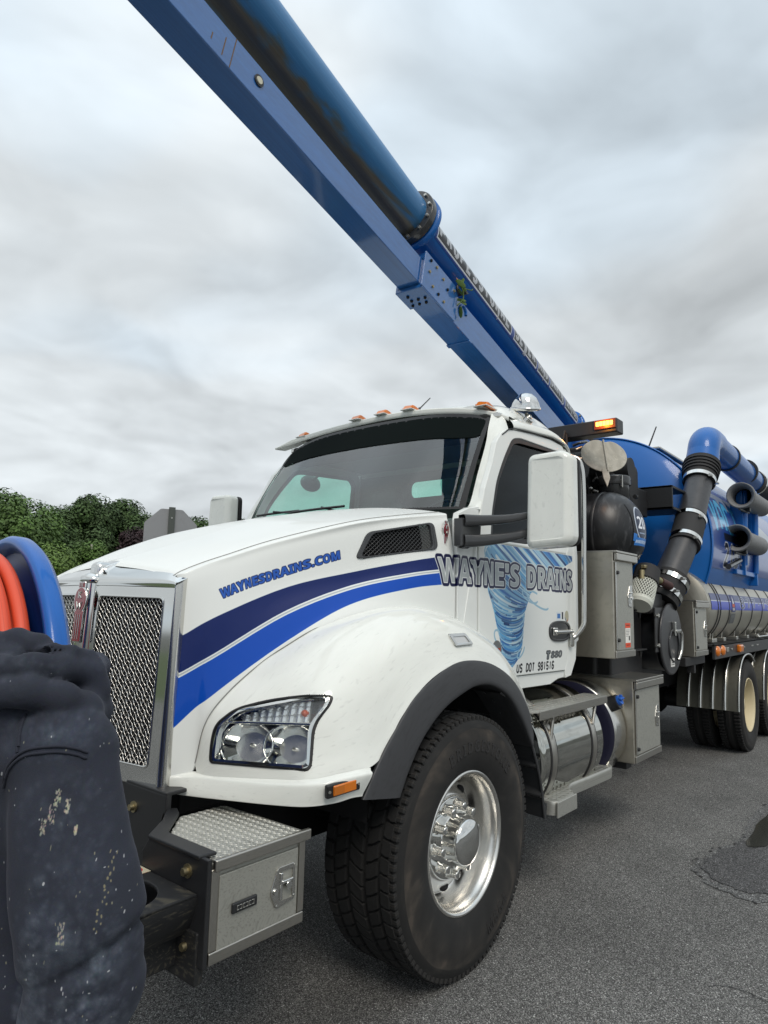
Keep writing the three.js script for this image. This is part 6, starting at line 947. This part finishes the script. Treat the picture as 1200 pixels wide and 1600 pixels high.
{
  // local frame: x to the right of the picture, y up, z away from the photographer
  const t = thing('person', 'person in a paint-spattered navy hooded sweatshirt leaning forward, seen from the side', 'person');
  const D0 = 1.05, M4 = new THREE.Matrix4().makeBasis(ER, V(0, 1, 0), EF).setPosition(place(0, 0, D0));
  const put = (name, g, mat) => { g.applyMatrix4(M4); const ix = g.index && g.index.array; g.computeVertexNormals(); return part(name, g, mat, t); };   // the frame mirrors nothing but turns, so windings are mended below
  const armN = [[-0.49, 1.345, 0.045, 0.078], [-0.466, 1.26, 0.02, 0.067], [-0.447, 1.19, 0.008, 0.071], [-0.426, 1.132, 0, 0.075], [-0.424, 1.085, 0.0, 0.061], [-0.412, 1.045, 0, 0.066], [-0.43, 0.95, -0.015, 0.06], [-0.455, 0.875, -0.03, 0.05]];
  const armF = [[-0.7, 1.33, 0.36, 0.075], [-0.76, 1.2, 0.41, 0.07], [-0.8, 1.1, 0.41, 0.068], [-0.88, 1.12, 0.38, 0.058], [-0.95, 1.15, 0.33, 0.05]];
  const torso = (x0, y, z) => { const x = x0 + 0.42 * (z - 0.06); let d = seg(x, y, z, [-0.555, 1.375, 0.11, 0.07], [-0.56, 1.375, 0.33, 0.07]); d = smin(d, seg(x, y, z, [-0.58, 1.26, 0.12, 0.115], [-0.58, 1.26, 0.32, 0.115]), 0.09); d = smin(d, seg(x, y, z, [-0.575, 1.12, 0.14, 0.115], [-0.575, 1.12, 0.3, 0.115]), 0.09); d = smin(d, seg(x, y, z, [-0.55, 0.97, 0.14, 0.125], [-0.55, 0.97, 0.3, 0.125]), 0.08); return d; };
  const hood = (x, y, z) => {
    const lower = chain(x, y, z, [[-0.72, 1.4, 0.07, 0.024], [-0.66, 1.428, 0.035, 0.024], [-0.6, 1.445, 0.012, 0.023], [-0.54, 1.45, 0.01, 0.024], [-0.497, 1.436, 0.03, 0.025], [-0.486, 1.41, 0.075, 0.032], [-0.506, 1.4, 0.16, 0.035], [-0.56, 1.41, 0.26, 0.03], [-0.64, 1.42, 0.33, 0.03]], 0.012);
    const upper = chain(x, y, z, [[-0.72, 1.452, 0.085, 0.02], [-0.66, 1.472, 0.05, 0.021], [-0.6, 1.481, 0.03, 0.02], [-0.545, 1.487, 0.03, 0.02], [-0.513, 1.482, 0.055, 0.021], [-0.5, 1.472, 0.12, 0.024], [-0.53, 1.466, 0.22, 0.026], [-0.62, 1.462, 0.3, 0.026]], 0.012);
    const peak = chain(x, y, z, [[-0.72, 1.495, 0.13, 0.026], [-0.66, 1.51, 0.1, 0.022], [-0.605, 1.521, 0.085, 0.017], [-0.565, 1.515, 0.08, 0.015], [-0.545, 1.5, 0.075, 0.016]], 0.02), ply = chain(x, y, z, [[-0.63, 1.505, 0.07, 0.014], [-0.6, 1.498, 0.06, 0.013], [-0.585, 1.49, 0.055, 0.012]], 0.02);
    const rim = chain(x, y, z, [[-0.553, 1.506, 0.055, 0.007], [-0.53, 1.512, 0.055, 0.0075], [-0.505, 1.508, 0.07, 0.008], [-0.495, 1.498, 0.12, 0.009]], 0.01);
    const fill = smin(seg(x, y, z, [-0.68, 1.45, 0.17, 0.06], [-0.56, 1.44, 0.16, 0.045]), seg(x, y, z, [-0.66, 1.49, 0.17, 0.035], [-0.6, 1.49, 0.15, 0.03]), 0.03);
    const tie = chain(x, y, z, [[-0.515, 1.482, 0.07, 0.02], [-0.503, 1.465, 0.12, 0.026], [-0.499, 1.438, 0.13, 0.031], [-0.507, 1.405, 0.15, 0.035]], 0.02), gap = smin(seg(x, y, z, [-0.66, 1.45, 0.07, 0.02], [-0.54, 1.466, 0.055, 0.018]), seg(x, y, z, [-0.62, 1.4, 0.05, 0.04], [-0.5, 1.4, 0.07, 0.04]), 0.02);
    const hollow = chain(x, y, z, [[-0.572, 1.497, 0.035, 0.009], [-0.545, 1.5, 0.045, 0.013], [-0.522, 1.5, 0.06, 0.01]], 0.01);
    return Math.max(-hollow, smin(smin(smin(smin(lower, upper, 0.005), gap, 0.004), smin(peak, ply, 0.012), 0.01), smin(smin(rim, fill, 0.008), tie, 0.012), 0.01));
  };
  const fold = (x, y, z) => 0.0016 * (1 - 2 * Math.abs(noise3.noise(x * 10 + y * 7, y * 9 - x * 9, z * 6))) + 0.0022 * noise3.noise(x * 5, y * 5, z * 5 + 2);
  const valley = (q, w) => Math.exp(-((q / w) ** 2));
  const sweat = (x, y, z) => {
    const an = chain(x, y, z, armN, 0.05), to = torso(x, y, z), ho = hood(x, y, z);
    const rough = Math.min(an, to, ho); if (rough > 0.05 || rough < -0.05) return rough;
    const e = x + 0.42, back = smooth(-0.45, -0.39, x), front = 1 - smooth(-0.49, -0.44, x);
    // crescents at the elbow, drag lines down the sleeve, creases from the armpit
    let cz = 0.0095 * valley(y - 1.086 - e * 0.5 - 0.5 * e * e, 0.011) * (0.35 + 0.65 * back) + 0.004 * valley(y - 1.12 - e * 0.95, 0.013) * front + 0.0045 * valley(y - 1.05 - e * 0.25, 0.012) * back + 0.003 * valley(y - 1.165 + e * 0.9, 0.014) * back + 0.003 * valley(y - 1.015 + e * 0.3, 0.012);
    cz += 0.0035 * valley(x + 0.475 - (y - 1.2) * 0.12 - 0.01 * Math.sin(y * 30), 0.01) * smooth(1.12, 1.18, y) * (1 - smooth(1.3, 1.34, y)) + 0.003 * valley(x + 0.425 + (y - 1.2) * 0.3, 0.009) * smooth(1.13, 1.17, y) * (1 - smooth(1.27, 1.33, y));
    let d = smin(to, chain(x, y, z, armF, 0.05), 0.05);
    const q = (x + 0.44) * 0.85 + (y - 1.3) * 0.5; d += 0.006 * (valley(q - 0.0, 0.009) + valley(q - 0.03, 0.008) + valley(q + 0.032, 0.009)) * smooth(-0.49, -0.44, x) * smooth(1.15, 1.22, y) * (1 - smooth(1.37, 1.41, y));
    d = smin(d, an + cz, 0.02 + 0.05 * smooth(1.28, 1.36, y)); d -= fold(x, y, z);
    return smin(d, ho - 0.2 * fold(x, y, z), 0.007);
  };
  const cloth = nets(sweat, [-1.0, 0.84, -0.12], [-0.3, 1.56, 0.5], 0.0052);
  { const p = cloth.attributes.position, uv = new Float32Array(p.count * 2); for (let i = 0; i < p.count; i++) { uv[2 * i] = p.getX(i) + 1 + p.getZ(i) * 0.3; uv[2 * i + 1] = p.getY(i) - 0.7; } cloth.setAttribute('uv', new THREE.BufferAttribute(uv, 2)); }
  const wear = canvasTex(1536, 1536, (k, w) => {
    const r = rng(15); k.fillStyle = '#262a35'; k.fillRect(0, 0, w, w); const X = (a) => (a + 1) * w, Y = (y) => w - (y - 0.7) * w;
    for (let i = 0; i < 900; i++) { const x = r() * w, y = r() * w, s = 20 + 90 * r(), g = k.createRadialGradient(x, y, 0, x, y, s), u = r(); g.addColorStop(0, u < 0.5 ? 'rgba(62,68,88,0.10)' : 'rgba(20,22,32,0.12)'); g.addColorStop(1, 'rgba(30,34,50,0)'); k.fillStyle = g; k.fillRect(x - s, y - s, 2 * s, 2 * s); }
    const dust = (a, y, rx, ry, al, n) => { for (let i = 0; i < n; i++) { const q = r() * 6.28, d = Math.pow(r(), 0.8), x = X(a + rx * d * Math.cos(q)), yy = Y(y + ry * d * Math.sin(q)), sz = 3 + 20 * r() * r(), g = k.createRadialGradient(x, yy, 0, x, yy, sz); g.addColorStop(0, `rgba(140,146,156,${al * r()})`); g.addColorStop(1, 'rgba(120,126,140,0)'); k.fillStyle = g; k.fillRect(x - sz, yy - sz * 1.6, sz * 2, sz * 3.2); } };
    dust(-0.44, 1.14, 0.075, 0.1, 0.09, 900); dust(-0.42, 1.0, 0.1, 0.07, 0.16, 1700); dust(-0.39, 1.1, 0.05, 0.05, 0.12, 420); dust(-0.46, 1.28, 0.07, 0.07, 0.1, 320); dust(-0.48, 1.08, 0.025, 0.14, 0.16, 420); dust(-0.49, 1.39, 0.1, 0.035, 0.08, 520); dust(-0.55, 1.49, 0.12, 0.04, 0.08, 260);
    const fleck = (a, y, sx, sy, col) => { k.fillStyle = col; k.beginPath(); k.ellipse(X(a), Y(y), sx * w, sy * w, (r() - 0.5) * 0.6, 0, 7); k.fill(); };
    for (let i = 0; i < 120; i++) { const big = r() < 0.12; fleck(-0.62 + 0.28 * r(), 1.0 + 0.5 * r() * Math.sqrt(r() + 0.1), 0.0004 + 0.0008 * r() * (big ? 1.8 : 1), 0.0005 + 0.0018 * r() * (big ? 2.4 : 1), r() < 0.6 ? 'rgba(196,198,198,0.75)' : 'rgba(150,146,118,0.7)'); }
    for (let i = 0; i < 22; i++) fleck(-0.385 + 0.012 * (r() - 0.5) - (i / 22) * 0.012, 1.235 - i * 0.0042, 0.0008 + 0.0008 * r(), 0.001 + 0.0016 * r(), 'rgba(150,140,104,0.7)');
    for (const [a, y, s] of [[-0.47, 1.31, 0.006], [-0.475, 1.29, 0.008], [-0.485, 1.275, 0.006], [-0.455, 1.3, 0.005], [-0.444, 1.15, 0.008], [-0.44, 1.27, 0.003]]) for (let i = 0; i < 30; i++) fleck(a + (r() - 0.5) * s * 1.2, y + (r() - 0.5) * s * 3.4, 0.0005 + 0.001 * r(), 0.001 + 0.002 * r(), `rgba(${150 + 30 * r()},${146 + 30 * r()},${128 + 26 * r()},0.6)`);
  });
  const weave = dataTex(256, 256, (u, v, i, j) => { const n = ((i * 7919 + j * 104729 + i * j * 31) % 97) / 97, q = 0.5 + 0.22 * ((i + j) % 2) + 0.28 * n; return [q, q, q]; }); weave.repeat.set(4.5, 4.5);
  const clothMat = phys({ map: wear, bumpMap: weave, bumpScale: 0.0009, roughness: 0.95, sheen: 0.5, sheenRoughness: 0.6, sheenColor: C(0.12, 0.13, 0.17) });
  put('hooded_sweatshirt', cloth, clothMat);
  // twin-needle seams laid on the cloth
  let last = 0; const snap = (x, y) => { let z = -0.12; for (let i = 0; i < 400 && z < 0.2; i++) { const d = sweat(x, y, z); if (d < 0.0012) return (last = z); z += Math.max(0.001, Math.min(d, 0.03) * 0.6); } return last; };
  const seamMat = std({ color: C(0.017, 0.02, 0.032), roughness: 0.95 });
  const seamOf = (P) => { for (const o of [0, 0.0075]) { const c = []; for (let i = 0; i <= 40; i++) { const q = along(P.map(([x, y]) => V(x, y, 0)), i / 40); const y = q.y - o; c.push(V(q.x, y, snap(q.x, y) - 0.0004)); } const g = tube(c, 0.0023, 90, 6); put('seam', g, seamMat); } };
  seamOf([[-0.555, 1.32], [-0.54, 1.352], [-0.515, 1.372], [-0.475, 1.378], [-0.45, 1.374], [-0.434, 1.366]]); seamOf([[-0.53, 1.375], [-0.538, 1.395], [-0.545, 1.415]]);
  // what the clothes cover: one continuous body, leaning over the reel, feet on the ground
  const head = (x, y, z) => { let d = Math.hypot((x + 0.87) / 1.0, (y - 1.525) / 1.18, (z - 0.22) / 0.82) - 0.095; d = smin(d, seg(x, y, z, [-0.9, 1.47, 0.22, 0.055], [-0.915, 1.45, 0.22, 0.045]), 0.04); d = smin(d, seg(x, y, z, [-0.955, 1.53, 0.22, 0.009], [-0.977, 1.505, 0.22, 0.015]), 0.012); for (const s of [-1, 1]) d = smin(d, seg(x, y, z, [-0.865, 1.535, 0.22 + s * 0.078, 0.012], [-0.86, 1.5, 0.22 + s * 0.074, 0.009]), 0.008); d = Math.max(d, -(Math.hypot(x + 0.965, y - 1.548, Math.abs(z - 0.22) - 0.032) - 0.012)); return smin(d, seg(x, y, z, [-0.84, 1.46, 0.22, 0.055], [-0.6, 1.38, 0.22, 0.065]), 0.04); };
  const hand = (x, y, z, W, dx, dy) => { let d = seg(x, y, z, [W[0], W[1], W[2], 0.026], [W[0] + dx * 0.07, W[1] + dy * 0.07, W[2], 0.03]); for (let i = 0; i < 4; i++) { const o = (i - 1.5) * 0.019, L = [0.068, 0.076, 0.072, 0.056][i], b = [W[0] + dx * 0.085 - dy * 0 , W[1] + dy * 0.085, W[2] + o], m = [b[0] + dx * L * 0.55 - 0.008, b[1] + dy * L * 0.55, W[2] + o * 1.1]; d = smin(d, smin(seg(x, y, z, [...b, 0.0095], [...m, 0.0088]), seg(x, y, z, [...m, 0.0088], [m[0] + dx * L * 0.35 - 0.018, m[1] + dy * L * 0.45, W[2] + o * 1.1, 0.0076]), 0.004), 0.006); } d = smin(d, smin(seg(x, y, z, [W[0] + dx * 0.03, W[1] + dy * 0.03, W[2] + 0.024, 0.013], [W[0] + dx * 0.06 - 0.02, W[1] + dy * 0.06, W[2] + 0.045, 0.011]), seg(x, y, z, [W[0] + dx * 0.06 - 0.02, W[1] + dy * 0.06, W[2] + 0.045, 0.011], [W[0] + dx * 0.09 - 0.03, W[1] + dy * 0.09, W[2] + 0.045, 0.0085]), 0.006), 0.012); return d; };
  const legN = [[-0.53, 0.92, 0.14, 0.085], [-0.55, 0.5, 0.12, 0.058], [-0.5, 0.1, 0.12, 0.045]], legF = [[-0.53, 0.92, 0.3, 0.085], [-0.62, 0.5, 0.34, 0.058], [-0.6, 0.1, 0.36, 0.045]];
  const thin = (P, k) => P.map((q) => [q[0], q[1], q[2], q[3] * k]);
  const body = (x, y, z) => { let d = torso(x, y, z) + 0.035; d = smin(d, chain(x, y, z, thin(armN, 0.6), 0.02), 0.03); d = smin(d, chain(x, y, z, thin(armF, 0.6), 0.02), 0.03); d = smin(d, head(x, y, z), 0.03); d = smin(d, hand(x, y, z, [-0.462, 0.855, -0.032], -0.3, -0.95), 0.01); d = smin(d, hand(x, y, z, [-0.95, 1.155, 0.325], -0.95, 0.1), 0.01); const xs = x + 0.42 * (z - 0.12); d = smin(d, chain(xs, y, z, legN, 0.03), 0.04); d = smin(d, chain(xs, y, z, legF, 0.03), 0.04); return d; };
  put('body', nets(body, [-1.15, 0.02, -0.14], [-0.32, 1.66, 0.56], 0.0115), std({ color: C(0.42, 0.24, 0.17), roughness: 0.6 }));
  put('trousers', nets((x0, y, z) => { const x = x0 + 0.42 * (z - 0.12); let d = seg(x, y, z, [-0.54, 0.95, 0.15, 0.135], [-0.54, 0.95, 0.29, 0.135]); d = smin(d, chain(x, y, z, legN.map((q) => [q[0], q[1], q[2], q[3] + 0.026]), 0.03), 0.05); d = smin(d, chain(x, y, z, legF.map((q) => [q[0], q[1], q[2], q[3] + 0.026]), 0.03), 0.05); return Math.max(d - fold(x, y, z) * 1.2, 0.12 - y); }, [-0.95, 0.06, -0.06], [-0.3, 1.12, 0.52], 0.013), std({ color: C(0.03, 0.032, 0.04), roughness: 0.95 }));
  for (const [x0, z0] of [[-0.5, 0.12], [-0.7, 0.36]]) put('boot', nets((x, y, z) => Math.max(smin(seg(x, y, z, [x0 + 0.04, 0.06, z0, 0.05], [x0 - 0.17, 0.045, z0, 0.045]), seg(x, y, z, [x0, 0.06, z0, 0.055], [x0, 0.2, z0, 0.058]), 0.03), 0.004 - y), [x0 - 0.28, -0.02, z0 - 0.12], [x0 + 0.15, 0.28, z0 + 0.12], 0.011), std({ color: C(0.09, 0.055, 0.03), roughness: 0.8 }));
  put('cap', nets((x, y, z) => Math.max(smin(Math.hypot((x + 0.868), (y - 1.53) / 1.16, (z - 0.22) / 0.86) - 0.109, seg(x, y, z, [-0.95, 1.575, 0.2, 0.008], [-1.03, 1.562, 0.24, 0.008]), 0.05), 1.553 - y), [-1.1, 1.5, 0.08], [-0.72, 1.7, 0.36], 0.009), std({ color: C(0.8, 0.2, 0.02), roughness: 0.8 }));
  put('collar', nets((x, y, z) => chain(x, y, z, [[-0.78, 1.44, 0.13, 0.016], [-0.745, 1.475, 0.1, 0.016], [-0.735, 1.485, 0.16, 0.016], [-0.74, 1.48, 0.28, 0.016], [-0.79, 1.43, 0.31, 0.016]], 0.01), [-0.84, 1.38, 0.04], [-0.68, 1.54, 0.36], 0.008), std({ color: C(0.85, 0.22, 0.02), roughness: 0.8 }));
}

// ---------------------------------------------------------------- what stands beyond the lot
{
  const at = (px, d) => { const k = { x: (px - 600) / 1047 * d * 0.991, d }; return place(k.x, 0, d); };
  const field = new THREE.PlaneGeometry(120, 60, 1, 1).rotateX(-Math.PI / 2).rotateY(0.686), fp = place(-20, -0.006, 48); structure('grass', field.translate(fp.x, fp.y, fp.z), std({ color: C(0.05, 0.075, 0.022), roughness: 0.95 }));
  // a traffic sign seen from behind
  const s = thing('traffic_sign', 'grey back of an octagonal road sign on a ribbed steel post beyond the hood', 'road sign'), c = at(263, 9.8).setY(2.5);
  const turn = Math.atan2(EF.x, EF.z) + 0.42, oct = Array.from({ length: 8 }, (_, i) => [0.405 * Math.cos((i + 0.5) / 8 * TAU), 0.405 * Math.sin((i + 0.5) / 8 * TAU)]);
  const M4 = new THREE.Matrix4().makeRotationY(turn + Math.PI).setPosition(c);
  part('plate', ext(rounded(oct, 0.02, 2), 0.004, 0.001).applyMatrix4(M4), std({ color: C(0.36, 0.37, 0.38), metalness: 0.5, roughness: 0.6, map: scuff([0.92, 0.92, 0.92], 0.1, 2, 3) }), s);
  part('front_sheet', ext(rounded(oct, 0.02, 2), 0.001, 0).translate(0, 0, -0.003).applyMatrix4(M4), std({ color: C(0.4, 0.01, 0.015), roughness: 0.5 }), s);
  part('post', [rb(0.018, 3.0, 0.034, -0.036, -1.1, 0.03, 0.003), rb(0.018, 3.0, 0.034, 0.036, -1.1, 0.03, 0.003), rb(0.06, 3.0, 0.005, 0, -1.1, 0.046, 0.001)].map((q) => q.applyMatrix4(M4)), std({ color: C(0.1, 0.11, 0.1), metalness: 0.6, roughness: 0.5 }), s);
  for (const y of [0.24, -0.2]) part('bolt', cyl(V(0, y, 0.045), V(0, y, 0.06), 0.012, 0.012, 6).applyMatrix4(M4), M.bolt, s);
  // trees: tapered trunk, limbs, and leaves in clumps of random lighter and darker green
  function crownGeo(seed, lobes, leaf, n, tone) {
    const r = rng(seed), L = lobes.map((q) => q.slice()), extra = []; for (const q of L) for (let i = 0; i < 7; i++) { const th = r() * TAU, ph = Math.acos(r() * 1.7 - 0.85), k = 0.82; extra.push([q[0] + q[3] * k * Math.sin(ph) * Math.cos(th), q[1] + q[3] * k * 0.85 * Math.cos(ph), q[2] + q[3] * k * Math.sin(ph) * Math.sin(th), q[3] * (0.26 + 0.22 * r())]); } L.push(...extra);
    const tot = L.reduce((a, q) => a + q[3] ** 2, 0), pos = [], col = [], nor = [];
    for (const q of L) { const m = Math.round(n * q[3] ** 2 / tot), clumpTone = 0.7 + 0.6 * r(); for (let i = 0; i < m; i++) {
      const th = r() * TAU, z = r() * 2 - 1, rr = q[3] * (0.55 + 0.47 * Math.sqrt(r())), s2 = Math.sqrt(1 - z * z), d = V(s2 * Math.cos(th), z, s2 * Math.sin(th)), p = V(q[0], q[1], q[2]).addScaledVector(d, rr);
      const nn = d.clone().add(V(r() - 0.5, r() * 0.7, r() - 0.5).multiplyScalar(1.3)).normalize(), a = V(r() - 0.5, r() - 0.5, r() - 0.5).cross(nn).normalize(), b = nn.clone().cross(a), S = leaf * (0.6 + 0.8 * r()), k = clumpTone * (0.75 + 0.5 * r()), c3 = [tone[0] * k, tone[1] * k, tone[2] * k];
      const A = p.clone().addScaledVector(a, -S), B = p.clone().addScaledVector(b, S * 0.55), Cc = p.clone().addScaledVector(a, S), Dd = p.clone().addScaledVector(b, -S * 0.55);
      for (const w of [A, Cc, B, A, Dd, Cc]) { pos.push(w.x, w.y, w.z); col.push(...c3); nor.push(nn.x, nn.y, nn.z); } } }
    const g = new THREE.BufferGeometry(); g.setAttribute('position', new THREE.Float32BufferAttribute(pos, 3)); g.setAttribute('color', new THREE.Float32BufferAttribute(col, 3)); g.setAttribute('normal', new THREE.Float32BufferAttribute(nor, 3)); return g;
  }
  const leafMat = std({ vertexColors: true, roughness: 0.75, side: THREE.DoubleSide }), bark = std({ color: C(0.07, 0.055, 0.042), roughness: 0.95 });
  const lobesOf = (seed, h, w, n) => { const r = rng(seed), L = []; for (let i = 0; i < n; i++) { const y = h * (0.34 + 0.56 * (i + r()) / n), k = Math.sin(Math.PI * Math.pow((y / h - 0.2) / 0.85, 0.8)), a = r() * TAU, q = w * k * (0.25 + 0.55 * r()); L.push([Math.cos(a) * q, y, Math.sin(a) * q, w * (0.3 + 0.22 * r()) * (0.6 + 0.5 * k)]); } return L; };
  function tree(name, label, p, h, w, seed, leaf, n, tone, grp) {
    const t = thing(name, label, 'tree', grp), L = lobesOf(seed, h, w, 11), r = rng(seed + 1); t.position.copy(p); leaf *= 0.5; n *= 3;
    const crown = part('crown', crownGeo(seed, L, leaf, n, tone), leafMat, t); stuff(crown);
    part('trunk', [cyl(V(0, 0, 0), V(0.1, h * 0.45, 0.05), h * 0.026, h * 0.016, 10), cyl(V(0.1, h * 0.45, 0.05), V(0, h * 0.85, 0), h * 0.016, h * 0.004, 8), ...L.slice(0, 8).map((q) => cyl(V(0.08, h * (0.25 + 0.25 * r()), 0.03), V(q[0], q[1], q[2]), h * 0.009, h * 0.003, 6))], bark, t);
    return t;
  }
  const g1 = [0.075, 0.14, 0.028], g2 = [0.045, 0.085, 0.023], g3 = [0.1, 0.17, 0.03], pu = [0.03, 0.014, 0.018];
  tree('leafy_tree', 'broad bright green tree rising behind the blue hose reel', at(14, 24).setY(-0.2), 5.25, 2.9, 3, 0.13, 16000, g1);
  tree('leafy_tree', 'low light-green tree between the hose reel and the hood', at(72, 21).setY(-0.4), 3.5, 1.6, 21, 0.1, 8000, g3);
  tree('leafy_tree', 'dense dark tree just right of the tall bright green one', at(118, 40), 7.2, 3.3, 8, 0.19, 11000, g2);
  tree('leafy_tree', 'middle-height dark green tree rising over the grille', at(152, 42), 8.0, 3.0, 15, 0.19, 10000, g2);
  tree('leafy_tree', 'rounded mid-green tree left of the purple-leaved one', at(188, 46), 7.9, 3.2, 31, 0.2, 10000, [0.06, 0.11, 0.026]);
  tree('purple_tree', 'purple-leaved tree just left of the road sign', at(222, 40), 5.6, 2.3, 44, 0.17, 8000, pu);
  tree('leafy_tree', 'pale green tree top showing behind the road sign', at(228, 60), 9.0, 3.6, 52, 0.22, 9000, [0.06, 0.1, 0.028]);
  tree('leafy_tree', 'dark green tree showing right of the road sign', at(318, 44), 7.2, 3.0, 61, 0.19, 9000, g2);
  tree('leafy_tree', 'dark green tree behind the far door mirror', at(352, 50), 7.6, 3.2, 72, 0.2, 8000, g2);
  tree('leafy_tree', 'spindly young tree with a pale trunk low over the grille', at(140, 33), 4.6, 1.3, 83, 0.12, 4500, g1);
  tree('leafy_tree', 'dark green tree cut by the left edge behind the bright one', at(-70, 32), 6.3, 3.2, 91, 0.2, 8000, g2);
  part('pale_trunk', cyl(at(141, 32.4), at(140, 32.4).setY(4.0), 0.09, 0.05, 8), std({ color: C(0.4, 0.38, 0.34), roughness: 0.9 }), scene).userData = { label: 'bare pale trunk standing before the dark trees', category: 'dead tree' };
  // a white house low between the trees
  const h = thing('house', 'white house low between the trees beside the hose reel', 'house'), hp = at(104, 45), yaw = 0.9, hm = new THREE.Matrix4().makeRotationY(yaw).setPosition(hp);
  part('wall', [bx(-4, 4, 0, 3.1, -2.5, 2.5, 0.02)].map((q) => q.applyMatrix4(hm)), M.whitePlain, h);
  part('roof', ext([[-4.3, 3.0], [4.3, 3.0], [3.6, 4.1], [-3.6, 4.1]], 5.4, 0.02).translate(0, 0, -2.7).applyMatrix4(hm), std({ color: C(0.16, 0.16, 0.17), roughness: 0.9 }), h);
  for (let i = 0; i < 4; i++) { const w = part('window', bx(-3.2 + i * 1.8, -2.2 + i * 1.8, 1.2, 2.5, 2.46, 2.54, 0.01).applyMatrix4(hm), std({ color: C(0.08, 0.09, 0.1), roughness: 0.2 }), h); part('frame', [bx(-3.3 + i * 1.8, -2.1 + i * 1.8, 1.1, 1.2, 2.5, 2.56), bx(-3.3 + i * 1.8, -2.1 + i * 1.8, 2.5, 2.6, 2.5, 2.56)].map((q) => q.applyMatrix4(hm)), M.whitePlain, w); }
}
renderer.render(scene, camera);
